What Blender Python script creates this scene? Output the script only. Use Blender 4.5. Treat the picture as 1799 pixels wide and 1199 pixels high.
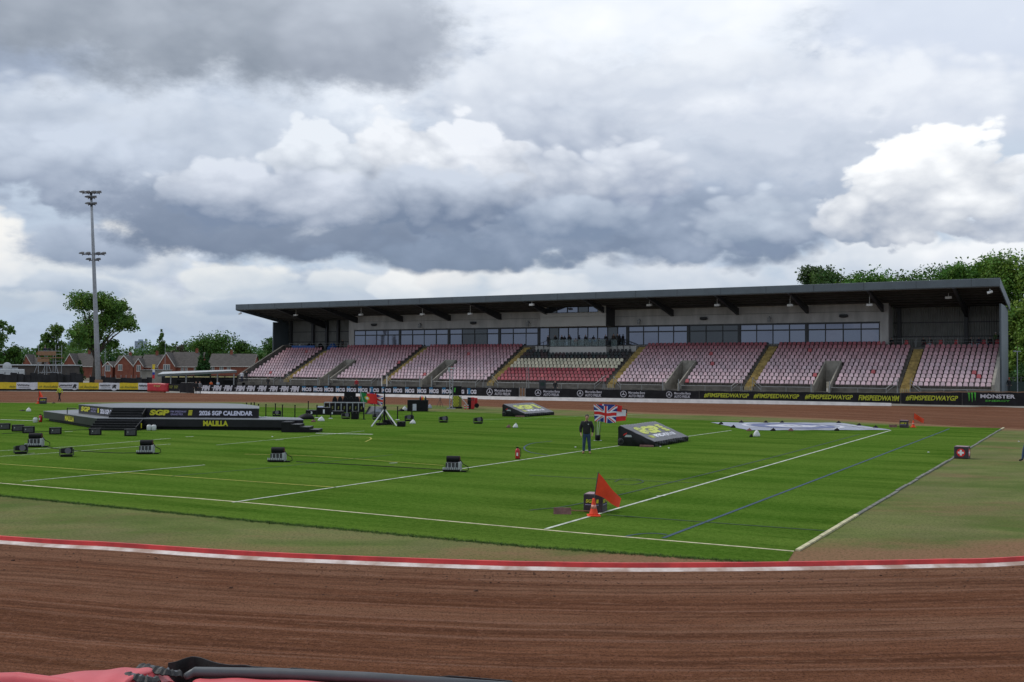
import bpy, bmesh, math, random
import numpy as np
from mathutils import Vector, Matrix
from mathutils.geometry import tessellate_polygon
random.seed(7)
for o in list(bpy.data.objects): bpy.data.objects.remove(o)
SC = bpy.context.scene
COL = SC.collection
rad = math.radians

# ------------------------------------------------------------------ camera
FPX, CX, CY, CAMH = 1799.0, 899.5, 599.5, 4.0
PITCH, ROLL = math.atan((644.4-599.5)/FPX), math.atan(.0063)
_fw = np.array([0, math.cos(PITCH), math.sin(PITCH)])
_u0 = np.array([0, -math.sin(PITCH), math.cos(PITCH)])
_r0 = np.array([1., 0, 0])
_rt = _r0*math.cos(ROLL)+_u0*math.sin(ROLL)
_up = _u0*math.cos(ROLL)-_r0*math.sin(ROLL)
_o = np.array([0, 0, CAMH])
cam_data = bpy.data.cameras.new('camera')
cam_data.lens, cam_data.sensor_width = 36.0, 36.0
cam_data.clip_start, cam_data.clip_end = 0.1, 6000
cam = bpy.data.objects.new('camera', cam_data)
COL.objects.link(cam)
cam.matrix_world = Matrix(((_rt[0], _up[0], -_fw[0], 0), (_rt[1], _up[1], -_fw[1], 0), (_rt[2], _up[2], -_fw[2], CAMH), (0, 0, 0, 1)))
SC.camera = cam

def ray(px, py): return _fw+_rt*(px-CX)/FPX-_up*(py-CY)/FPX
def G(px, py, z=0.0):
    'point on the level plane z seen at photo pixel (px, py)'
    r = ray(px, py); return r*((z-CAMH)/r[2])+_o
def D(px, py, Y):
    'point at depth Y seen at photo pixel (px, py)'
    r = ray(px, py); return r*(Y/r[1])+_o

# ------------------------------------------------------------------ colour management
SC.view_settings.view_transform = 'Standard'
SC.view_settings.look = 'None'
SC.view_settings.exposure = 0.12
SC.view_settings.gamma = 1.0

def lin(c):
    c = c/255.0
    return c/12.92 if c <= .04045 else ((c+.055)/1.055)**2.4
def L3(r, g, b): return (lin(r), lin(g), lin(b), 1.0)

# ------------------------------------------------------------------ sun and sky
SUN_EL, SUN_AZ = rad(48), rad(-68)          # azimuth from +Y towards +X
sd = bpy.data.lights.new('sun', 'SUN')
sd.energy, sd.angle, sd.color = 1.5, rad(11), (1.0, .96, .90)
sun = bpy.data.objects.new('sun', sd); COL.objects.link(sun)
sdir = Vector((math.sin(SUN_AZ)*math.cos(SUN_EL), math.cos(SUN_AZ)*math.cos(SUN_EL), math.sin(SUN_EL)))
sun.rotation_euler = (-sdir).to_track_quat('-Z', 'Y').to_euler()
sun.location = (-60, 30, 80)

class NT:
    'small helper that writes node trees as expressions'
    def __init__(s, tree): s.t = tree; s.n = tree.nodes; s.l = tree.links
    def _in(s, sock, v):
        if v is None: return
        if isinstance(v, bpy.types.NodeSocket): s.l.new(v, sock)
        else: sock.default_value = v
    def node(s, typ, **kw):
        n = s.n.new(typ)
        for k, v in kw.items(): setattr(n, k, v)
        return n
    def m(s, op, a, b=None, c=None, clamp=False):
        n = s.n.new('ShaderNodeMath'); n.operation = op; n.use_clamp = clamp
        s._in(n.inputs[0], a); s._in(n.inputs[1], b); s._in(n.inputs[2], c)
        return n.outputs[0]
    def mix(s, f, a, b):
        n = s.n.new('ShaderNodeMix'); n.data_type = 'RGBA'
        s._in(n.inputs[0], f); s._in(n.inputs[6], a); s._in(n.inputs[7], b)
        return n.outputs[2]
    def mr(s, v, a, b, c=0.0, d=1.0, smooth=True):
        n = s.n.new('ShaderNodeMapRange'); n.interpolation_type = 'SMOOTHSTEP' if smooth else 'LINEAR'
        s._in(n.inputs[0], v)
        for i, x in enumerate((a, b, c, d)): s._in(n.inputs[1+i], x)
        return n.outputs[0]
    def noise(s, vec, scale, detail=4, rough=.5, dist=0.0, dim='3D', out=0):
        n = s.n.new('ShaderNodeTexNoise'); n.noise_dimensions = dim
        if vec is not None: s.l.new(vec, n.inputs['Vector'])
        n.inputs['Scale'].default_value = scale; n.inputs['Detail'].default_value = detail
        n.inputs['Roughness'].default_value = rough; n.inputs['Distortion'].default_value = dist
        return n.outputs[out]
    def vmul(s, vec, xyz, add=(0, 0, 0)):
        n = s.n.new('ShaderNodeVectorMath'); n.operation = 'MULTIPLY_ADD'
        s.l.new(vec, n.inputs[0]); n.inputs[1].default_value = xyz; n.inputs[2].default_value = add
        return n.outputs[0]

world = bpy.data.worlds.new('World'); SC.world = world; world.use_nodes = True
def make_sky():
    t = world.node_tree; t.nodes.clear(); N = NT(t)
    tc = N.node('ShaderNodeTexCoord').outputs['Generated']
    sky = N.node('ShaderNodeTexSky'); sky.sky_type = 'NISHITA'; sky.sun_disc = False
    sky.sun_elevation, sky.sun_rotation = SUN_EL, SUN_AZ
    bg_sky = N.node('ShaderNodeBackground'); N.l.new(sky.outputs[0], bg_sky.inputs[0]); bg_sky.inputs[1].default_value = .1
    sep = N.node('ShaderNodeSeparateXYZ'); N.l.new(tc, sep.inputs[0])
    x, y, z = sep.outputs
    az = N.m('ARCTAN2', x, y); el = N.m('ARCSINE', z)
    vs = N.vmul(tc, (1, 1, 1.7))
    warp = N.noise(vs, 3.2, 3, .52, out=1)
    big = N.noise(vs, 5.5, 6, .56)
    fine = N.noise(vs, 22, 6, .62)
    wisp = N.noise(N.vmul(tc, (1, 1, 2.6)), 6, 6, .6)
    wv = N.node('ShaderNodeVectorMath'); wv.operation = 'MULTIPLY_ADD'
    N.l.new(warp, wv.inputs[0]); wv.inputs[1].default_value = (.10, .10, .10); N.l.new(vs, wv.inputs[2])
    n = N.node('ShaderNodeTexVoronoi'); n.feature = 'F1'; N.l.new(wv.outputs[0], n.inputs['Vector'])
    n.inputs['Scale'].default_value = 13; n.inputs['Detail'].default_value = 2.2; n.inputs['Roughness'].default_value = .5
    puff = N.m('MULTIPLY_ADD', n.outputs['Distance'], .6, -.19)
    n = N.node('ShaderNodeTexVoronoi'); n.feature = 'F1'; N.l.new(wv.outputs[0], n.inputs['Vector'])
    n.inputs['Scale'].default_value = 38; n.inputs['Detail'].default_value = 1.0; n.inputs['Roughness'].default_value = .5
    puff2 = N.m('MULTIPLY_ADD', n.outputs['Distance'], .7, -.15)
    # place on the sky: (azimuth, elevation, elevation), gently warped
    cmb = N.node('ShaderNodeCombineXYZ'); N.l.new(az, cmb.inputs[0]); N.l.new(el, cmb.inputs[1]); N.l.new(el, cmb.inputs[2])
    sp = N.node('ShaderNodeSeparateXYZ'); N.l.new(warp, sp.inputs[0])
    wc = N.node('ShaderNodeCombineXYZ'); N.l.new(sp.outputs[0], wc.inputs[0]); N.l.new(sp.outputs[1], wc.inputs[1]); N.l.new(sp.outputs[1], wc.inputs[2])
    def warped(k):
        q = N.vmul(wc.outputs[0], (k, k*.45, k*.45), (-k*.5, -k*.225, -k*.225))
        v = N.node('ShaderNodeVectorMath'); v.operation = 'ADD'; N.l.new(cmb.outputs[0], v.inputs[0]); N.l.new(q, v.inputs[1]); return v.outputs[0]
    P = {'s': warped(.05), 'b': warped(.16)}
    def pert(af, ap): return N.m('MULTIPLY_ADD', N.m('SUBTRACT', fine, .5), af, N.m('MULTIPLY_ADD', puff, ap, -.36*ap))
    PERT = {'crisp': N.m('MULTIPLY_ADD', puff2, .55, N.m('ADD', pert(.62, .48), -.21)), 'soft': pert(.75, .25), 'wild': N.m('MULTIPLY_ADD', N.m('SUBTRACT', wisp, .5), 2.2, pert(.9, .3))}
    # light and dark inside the clouds
    lumps = N.m('MULTIPLY_ADD', puff2, -.38, N.m('MULTIPLY_ADD', fine, .5, N.m('MULTIPLY_ADD', puff, -1.05, N.m('MULTIPLY_ADD', big, .8, -.10))))
    calm = N.m('MULTIPLY', lumps, .5)
    h = N.mr(el, 0.0, .36)
    col = N.mix(h, L3(178, 195, 213), L3(206, 215, 229))
    col = N.mix(N.mr(wisp, .42, .68), col, L3(158, 171, 192))
    col = N.mix(N.mr(big, .50, .72), col, L3(232, 238, 246))
    def vm(op, a, b):
        v = N.node('ShaderNodeVectorMath'); v.operation = op; N.l.new(a, v.inputs[0]); v.inputs[1].default_value = b; return v
    def blob(cx, cy, rx, rt, rb, top, bot, style='soft', soft=.25, lift=0.0, op=1.0):
        nonlocal col
        r = ray(cx, cy); r = r/np.linalg.norm(r)
        ca, ce = math.atan2(r[0], r[1]), math.asin(r[2])
        k = 1/1799.0/(1+((cx-CX)/FPX)**2)
        S = (1/(rx*k), 1/(rt*k), -1/(rb*k)); p = P['s' if rx < 170 else 'b']
        q3 = N.vmul(p, S, (-ca*S[0], -ce*S[1], -ce*S[2]))
        ln = vm('LENGTH', vm('MAXIMUM', q3, (-99, 0, 0)).outputs[0], (0, 0, 0)).outputs['Value']
        mask = N.mr(N.m('ADD', ln, PERT[style]), 1.0+soft*.3, 1.0-soft, 0.0, op)
        g = 1/((rt+rb)*k)
        hh = N.m('ADD', N.m('MULTIPLY_ADD', el, g*1.15, rb/(rt+rb)-ce*g*1.15-.04+lift), lumps if style != 'soft' else calm)
        c = N.mix(N.mr(hh, 0.0, 1.05, smooth=False), L3(*bot), L3(*top))
        col = N.mix(mask, col, c)
    for b in SKY: blob(*b[:7], **b[7])
    bg = N.node('ShaderNodeBackground'); N.l.new(col, bg.inputs[0]); bg.inputs[1].default_value = 1.0
    cover = N.mr(wisp, .30, .44, .90, 1.0)
    ms = N.node('ShaderNodeMixShader'); N.l.new(cover, ms.inputs[0])
    N.l.new(bg_sky.outputs[0], ms.inputs[1]); N.l.new(bg.outputs[0], ms.inputs[2])
    out = N.node('ShaderNodeOutputWorld'); N.l.new(ms.outputs[0], out.inputs[0])
    world.cycles.sampling_method = 'MANUAL'; world.cycles.sample_map_resolution = 512
SKY = [
    # cx, cy, rx, r_up, r_down, lit colour, base colour (farthest first)
    (1130, 40, 640, 300, 250, (246, 249, 253), (226, 233, 243), dict(soft=.8, style='wild')),
    (1690, 60, 330, 160, 110, (218, 226, 239), (204, 213, 229), dict(soft=.5)),
    (1060, 190, 330, 110, 110, (224, 230, 239), (190, 199, 214), dict(soft=.35, style='crisp')),
    (1500, 220, 420, 130, 100, (230, 235, 243), (194, 203, 219), dict(soft=.4, style='crisp')),
    (1250, 130, 200, 50, 50, (232, 237, 244), (204, 212, 225), dict(soft=.4, style='crisp')),
    (250, 250, 640, 110, 150, (206, 215, 228), (166, 178, 196), dict(soft=.4, style='crisp')),
    (1300, 330, 420, 110, 120, (204, 212, 225), (160, 173, 193), dict(soft=.35, style='crisp')),
    (140, 300, 230, 100, 90, (200, 210, 225), (142, 155, 176), dict(soft=.25, style='crisp')),
    (300, 520, 620, 70, 50, (218, 223, 227), (178, 191, 206), dict(soft=.4, style='wild')),
    (150, 505, 150, 26, 22, (196, 206, 218), (164, 179, 198), dict(soft=.35, style='wild')),
    (430, 535, 160, 26, 22, (192, 203, 216), (166, 181, 199), dict(soft=.35, style='wild')),
    (1000, 505, 520, 65, 50, (216, 222, 229), (184, 196, 211), dict(soft=.4, style='wild')),
    (5, 455, 80, 80, 60, (238, 238, 236), (196, 206, 218), dict(soft=.25, style='crisp', lift=.1)),
    (250, 440, 110, 70, 60, (236, 237, 236), (176, 189, 206), dict(soft=.25, style='crisp', lift=.05)),
    (430, 490, 120, 34, 26, (230, 232, 232), (190, 201, 213), dict(soft=.25, style='crisp', lift=.1)),
    (600, 495, 90, 30, 24, (226, 229, 231), (190, 201, 213), dict(soft=.25, style='crisp', lift=.1)),
    (705, 512, 70, 44, 24, (232, 234, 235), (198, 208, 218), dict(soft=.18, style='crisp', lift=.18)),
    (820, 495, 90, 56, 40, (234, 234, 233), (192, 203, 215), dict(soft=.2, style='crisp', lift=.12)),
    (960, 510, 110, 34, 30, (224, 228, 232), (190, 201, 214), dict(soft=.25, style='crisp', lift=.1)),
    (1200, 490, 160, 32, 26, (214, 220, 228), (184, 196, 211), dict(soft=.3, style='crisp', lift=.05)),
    (1560, 465, 260, 65, 40, (228, 232, 237), (196, 206, 219), dict(soft=.3, style='crisp')),
    (1750, 455, 130, 36, 30, (236, 239, 243), (209, 216, 227), dict(soft=.3, style='crisp')),
    # dark flat bases
    (175, 438, 130, 50, 36, (178, 190, 208), (142, 156, 177), dict(soft=.45, style='wild')),
    (560, 395, 400, 105, 62, (152, 164, 184), (119, 133, 155), dict(soft=.25)),
    (820, 450, 230, 50, 30, (140, 155, 178), (121, 136, 158), dict(soft=.35, style='crisp')),
    (1100, 410, 420, 95, 58, (168, 181, 201), (122, 137, 160), dict(soft=.35, style='crisp')),
    # sunlit heads above them
    (1000, 240, 160, 85, 75, (216, 223, 234), (164, 175, 194), dict(soft=.22, style='crisp', lift=.04)),
    (1100, 320, 120, 70, 70, (220, 226, 236), (142, 155, 178), dict(soft=.2, style='crisp', lift=.04)),
    (950, 335, 170, 66, 80, (218, 224, 234), (128, 143, 167), dict(soft=.2, style='crisp')),
    (390, 335, 130, 56, 60, (214, 221, 232), (132, 146, 168), dict(soft=.15, style='crisp', lift=.10)),
    (820, 315, 110, 105, 90, (232, 236, 243), (122, 137, 160), dict(soft=.13, style='crisp', lift=.10)),
    (690, 320, 120, 118, 95, (234, 238, 244), (120, 135, 158), dict(soft=.13, style='crisp', lift=.10)),
    (555, 325, 100, 112, 90, (226, 232, 240), (122, 137, 160), dict(soft=.13, style='crisp', lift=.10)),
    (470, 345, 190, 50, 60, (212, 219, 231), (122, 137, 161), dict(soft=.22, style='crisp')),
    (740, 345, 180, 40, 70, (200, 209, 223), (116, 131, 155), dict(soft=.3, style='crisp')),
    (1010, 385, 150, 40, 44, (186, 197, 213), (124, 140, 164), dict(soft=.25, style='crisp')),
    (1330, 395, 120, 66, 55, (200, 210, 224), (126, 141, 165), dict(soft=.22, style='crisp', lift=.04)),
    (1535, 388, 105, 58, 46, (236, 239, 244), (152, 164, 183), dict(soft=.15, style='crisp', lift=.06)),
    (1790, 350, 130, 100, 85, (244, 247, 251), (150, 162, 182), dict(soft=.12, style='crisp', lift=.18)),
    (1650, 365, 185, 138, 70, (249, 251, 253), (146, 158, 178), dict(soft=.12, style='crisp', lift=.18)),
    # dark cloud overhead, nearest
    (250, 0, 640, 300, 160, (192, 200, 212), (137, 147, 161), dict(soft=.4, lift=.1)),
    (650, 70, 200, 160, 98, (194, 202, 214), (143, 152, 167), dict(soft=.4, lift=.1)),
]
make_sky()
SC.cycles.max_bounces = 5; SC.cycles.diffuse_bounces = 3; SC.cycles.glossy_bounces = 2
SC.cycles.transparent_max_bounces = 6

# ------------------------------------------------------------------ materials
def mat(name, rgb, rough=.6, metal=0.0, var=.18, scale=3.0, bump=0.0, bscale=40.0, rgb2=None, spec=.5, stretch=(1, 1, 1), attr=False):
    m = bpy.data.materials.new(name); m.use_nodes = True
    t = m.node_tree; N = NT(t); b = t.nodes['Principled BSDF']
    b.inputs['Roughness'].default_value = rough; b.inputs['Metallic'].default_value = metal
    b.inputs['Specular IOR Level'].default_value = spec
    tc = N.node('ShaderNodeTexCoord').outputs['Object']; v = N.vmul(tc, stretch)
    nz = N.noise(v, scale, 6, .6)
    if attr:
        a = N.node('ShaderNodeVertexColor'); a.layer_name = 'col'; c0 = a.outputs[0]
        n = N.node('ShaderNodeMix'); n.data_type = 'RGBA'; n.blend_type = 'MULTIPLY'; n.inputs[0].default_value = 1
        N.l.new(c0, n.inputs[6]); g = N.mr(nz, .3, .7, 1-var, 1+var*.6)
        cc = N.node('ShaderNodeCombineColor'); [N.l.new(g, cc.inputs[i]) for i in range(3)]
        N.l.new(cc.outputs[0], n.inputs[7]); N.l.new(n.outputs[2], b.inputs[0])
    else:
        c1 = tuple(max(0, c*(1-var)) for c in rgb[:3])+(1,)
        c2 = (tuple(rgb2[:3])+(1,)) if rgb2 else tuple(min(1, c*(1+var)) for c in rgb[:3])+(1,)
        N.l.new(N.mix(N.mr(nz, .32, .68), c1, c2), b.inputs[0])
    if bump:
        bp = N.node('ShaderNodeBump'); bp.inputs[0].default_value = bump; bp.inputs['Distance'].default_value = .02
        N.l.new(N.noise(v, bscale, 4, .6), bp.inputs['Height']); N.l.new(bp.outputs[0], b.inputs['Normal'])
    return m
M = {}
def mk(key, rgb, *a, **k): M[key] = mat(key, rgb, *a, **k)

# ------------------------------------------------------------------ mesh helpers
class MB:
    def __init__(s): s.v = []; s.f = []; s.m = []; s.c = []; s.cur = (1, 1, 1)
    def add(s, vs, fs, m=0):
        n = len(s.v); s.v.extend(tuple(float(q) for q in p) for p in vs)
        for f in fs: s.f.append(tuple(i+n for i in f)); s.m.append(m); s.c.append(s.cur)
        return s
    def box(s, x0, x1, y0, y1, z0, z1, m=0):
        return s.add([(x0, y0, z0), (x1, y0, z0), (x1, y1, z0), (x0, y1, z0), (x0, y0, z1), (x1, y0, z1), (x1, y1, z1), (x0, y1, z1)],
                     [(3, 2, 1, 0), (4, 5, 6, 7), (0, 1, 5, 4), (1, 2, 6, 5), (2, 3, 7, 6), (3, 0, 4, 7)], m)
    def hexa(s, lo, hi, m=0):
        'eight-corner block: four low corners and four high corners, both counter-clockwise'
        return s.add(list(lo)+list(hi), [(3, 2, 1, 0), (4, 5, 6, 7), (0, 1, 5, 4), (1, 2, 6, 5), (2, 3, 7, 6), (3, 0, 4, 7)], m)
    def prism(s, poly, z0, z1, m=0):
        n = len(poly)
        a = sum(poly[i][0]*poly[(i+1) % n][1]-poly[(i+1) % n][0]*poly[i][1] for i in range(n))
        if a < 0: poly = poly[::-1]
        vs = [(p[0], p[1], z0) for p in poly]+[(p[0], p[1], z1) for p in poly]
        return s.add(vs, [tuple(range(n-1, -1, -1)), tuple(range(n, 2*n))]+[(i, (i+1) % n, n+(i+1) % n, n+i) for i in range(n)], m)
    def xprism(s, prof, x0, x1, m=0):
        'profile in (y, z) swept along x'
        n = len(prof)
        a = sum(prof[i][0]*prof[(i+1) % n][1]-prof[(i+1) % n][0]*prof[i][1] for i in range(n))
        if a < 0: prof = prof[::-1]
        vs = [(x0, p[0], p[1]) for p in prof]+[(x1, p[0], p[1]) for p in prof]
        return s.add(vs, [tuple(range(n-1, -1, -1)), tuple(range(n, 2*n))]+[(i, (i+1) % n, n+(i+1) % n, n+i) for i in range(n)], m)
    def tube(s, pts, r, n=6, m=0):
        pts = [Vector(p) for p in pts]; k = len(pts)
        rs = r if isinstance(r, (list, tuple)) else [r]*k
        vs = []; pu = None
        for i, p in enumerate(pts):
            d = (pts[min(i+1, k-1)]-pts[max(i-1, 0)]).normalized()
            if pu is None: u = d.orthogonal().normalized()
            else:
                u = (pu-d*pu.dot(d)); u = u.normalized() if u.length > 1e-6 else d.orthogonal().normalized()
            pu = u; w = d.cross(u)
            for j in range(n):
                a = 2*math.pi*j/n; vs.append(p+(u*math.cos(a)+w*math.sin(a))*rs[i])
        fs = [(i*n+j, i*n+(j+1) % n, (i+1)*n+(j+1) % n, (i+1)*n+j) for i in range(k-1) for j in range(n)]
        fs += [tuple(range(n-1, -1, -1)), tuple((k-1)*n+j for j in range(n))]
        return s.add(vs, fs, m)
    def lathe(s, prof, n=12, m=0, o=(0, 0, 0)):
        'profile of (radius, z) pairs'
        vs = [(o[0]+r*math.cos(2*math.pi*j/n), o[1]+r*math.sin(2*math.pi*j/n), o[2]+z) for r, z in prof for j in range(n)]
        k = len(prof)
        fs = [(i*n+j, i*n+(j+1) % n, (i+1)*n+(j+1) % n, (i+1)*n+j) for i in range(k-1) for j in range(n)]
        fs += [tuple(range(n-1, -1, -1)), tuple((k-1)*n+j for j in range(n))]
        return s.add(vs, fs, m)
    def ell(s, c, r, nu=10, nv=7, m=0, jit=0.0):
        vs = []; fs = []
        for i in range(nv+1):
            th = math.pi*i/nv
            for j in range(nu):
                a = 2*math.pi*j/nu; q = 1+random.uniform(-jit, jit)
                vs.append((c[0]+r[0]*math.sin(th)*math.cos(a)*q, c[1]+r[1]*math.sin(th)*math.sin(a)*q, c[2]+r[2]*math.cos(th)*q))
        for i in range(nv):
            for j in range(nu): fs.append((i*nu+j, (i+1)*nu+j, (i+1)*nu+(j+1) % nu, i*nu+(j+1) % nu))
        return s.add(vs, fs, m)
    def xf(s, mtx):
        s.v = [tuple(mtx @ Vector(p)) for p in s.v]; return s
    def mesh(s, name, mats, smooth=False, attr=False):
        me = bpy.data.meshes.new(name); me.from_pydata(s.v, [], s.f); me.update()
        for q in (mats if isinstance(mats, (list, tuple)) else [mats]): me.materials.append(M[q] if isinstance(q, str) else q)
        if len(me.polygons) == len(s.m): me.polygons.foreach_set('material_index', s.m)
        if smooth: me.polygons.foreach_set('use_smooth', [True]*len(me.polygons))
        if attr:
            ca = me.color_attributes.new('col', 'FLOAT_COLOR', 'CORNER')
            arr = []
            for p, c in zip(me.polygons, s.c): arr.extend((c[0], c[1], c[2], 1.0)*p.loop_total)
            ca.data.foreach_set('color', arr)
        return me
    def build(s, name, mats, parent=None, loc=(0, 0, 0), rz=0.0, smooth=False, bevel=0.0, attr=False, seg=2):
        me = s.mesh(name, mats, smooth, attr)
        if bevel:
            bm = bmesh.new(); bm.from_mesh(me)
            bmesh.ops.bevel(bm, geom=bm.edges[:], offset=bevel, segments=seg, affect='EDGES', profile=.5, clamp_overlap=True)
            bm.to_mesh(me); bm.free()
            if smooth: me.polygons.foreach_set('use_smooth', [True]*len(me.polygons))
        return link(name, me, parent, loc, rz)
def link(name, me, parent=None, loc=(0, 0, 0), rz=0.0):
    o = bpy.data.objects.new(name, me); COL.objects.link(o)
    o.location = loc; o.rotation_euler = (0, 0, rz)
    if parent is not None: o.parent = parent
    return o
def tag(o, label=None, cat=None, group=None, kind=None):
    if label: o['label'] = label
    if cat: o['category'] = cat
    if group: o['group'] = group
    if kind: o['kind'] = kind
    return o
def thing(name, label, cat, loc=(0, 0, 0), rz=0.0, group=None):
    o = bpy.data.objects.new(name, None); COL.objects.link(o); o.empty_display_size = .2
    o.location = tuple(float(q) for q in loc); o.rotation_euler = (0, 0, rz)
    return tag(o, label, cat, group)
def kids(o): return [c for c in COL.objects if c.parent is o]
def dup(root, loc, rz=0.0, label=None, scale=None, keep=None):
    'copy a thing with its parts and sub-parts'
    def rec(o, p):
        c = o.copy(); COL.objects.link(c); c.parent = p
        for k in CH.get(o.name, []): rec(k, c)
        return c
    CH = {}
    for q in list(COL.objects):
        if q.parent is not None: CH.setdefault(q.parent.name, []).append(q)
    r = rec(root, None); r.location = tuple(float(q) for q in loc); r.rotation_euler = (0, 0, rz)
    if label: r['label'] = label
    if scale: r.scale = (scale,)*3 if not isinstance(scale, tuple) else scale
    return r
_TXT = {}
def text_geo(body, bold=0.0, shear=0.0):
    'outline lettering as flat faces, cap height 1, starting at x = 0'
    key = (body, bold, shear)
    if key in _TXT: return _TXT[key]
    cu = bpy.data.curves.new('lettering', 'FONT'); cu.body = body; cu.size = 1; cu.shear = shear; cu.offset = bold
    cu.fill_mode = 'FRONT'; cu.resolution_u = 3
    o = bpy.data.objects.new('lettering', cu); COL.objects.link(o)
    dg = bpy.context.evaluated_depsgraph_get(); me = bpy.data.meshes.new_from_object(o.evaluated_get(dg))
    v = np.array([p.co[:2] for p in me.vertices]) if len(me.vertices) else np.zeros((1, 2)); f = [tuple(p.vertices) for p in me.polygons]
    bpy.data.objects.remove(o); bpy.data.curves.remove(cu); bpy.data.meshes.remove(me)
    v[:, 0] -= v[:, 0].min(); y0 = v[:, 1].min(); v[:, 1] -= y0; v[:, 1] /= max(v[:, 1].max(), 1e-6); v[:, 0] /= max(v[:, 0].max(), 1e-6)
    _TXT[key] = (v, f); return v, f
def lettering(mb, body, org, U, V, m=0, bold=.02, shear=0.0):
    'write body into the box spanned by U (whole width) and V (whole height) from org'
    v, f = text_geo(body, bold, shear)
    org, U, V = np.array(org, float), np.array(U, float), np.array(V, float)
    mb.add([org+U*a+V*b for a, b in v], f, m); return mb
def poly_sheet(pts, z, m, name, sub=0):
    tri = tessellate_polygon([[Vector((p[0], p[1], 0)) for p in pts]])
    mb = MB(); vs = [(p[0], p[1], z) for p in pts]
    fs = []
    for a, b, c in tri:
        A, B_, C = vs[a], vs[b], vs[c]
        s = (B_[0]-A[0])*(C[1]-A[1])-(B_[1]-A[1])*(C[0]-A[0])
        fs.append((a, b, c) if s > 0 else (a, c, b))
    mb.add(vs, fs); return mb.build(name, m)
def catmull(pts, n=6, closed=False):
    P = [np.array(p, float) for p in pts]; out = []; k = len(P)
    rng = range(k if closed else k-1)
    for i in rng:
        p0 = P[(i-1) % k] if closed or i > 0 else 2*P[0]-P[1]
        p1, p2 = P[i], P[(i+1) % k]
        p3 = P[(i+2) % k] if closed or i+2 < k else 2*P[k-1]-P[k-2]
        for j in range(n):
            t = j/n
            out.append(.5*((2*p1)+(-p0+p2)*t+(2*p0-5*p1+4*p2-p3)*t*t+(-p0+3*p1-3*p2+p3)*t**3))
    if not closed: out.append(P[-1])
    return out
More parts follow.
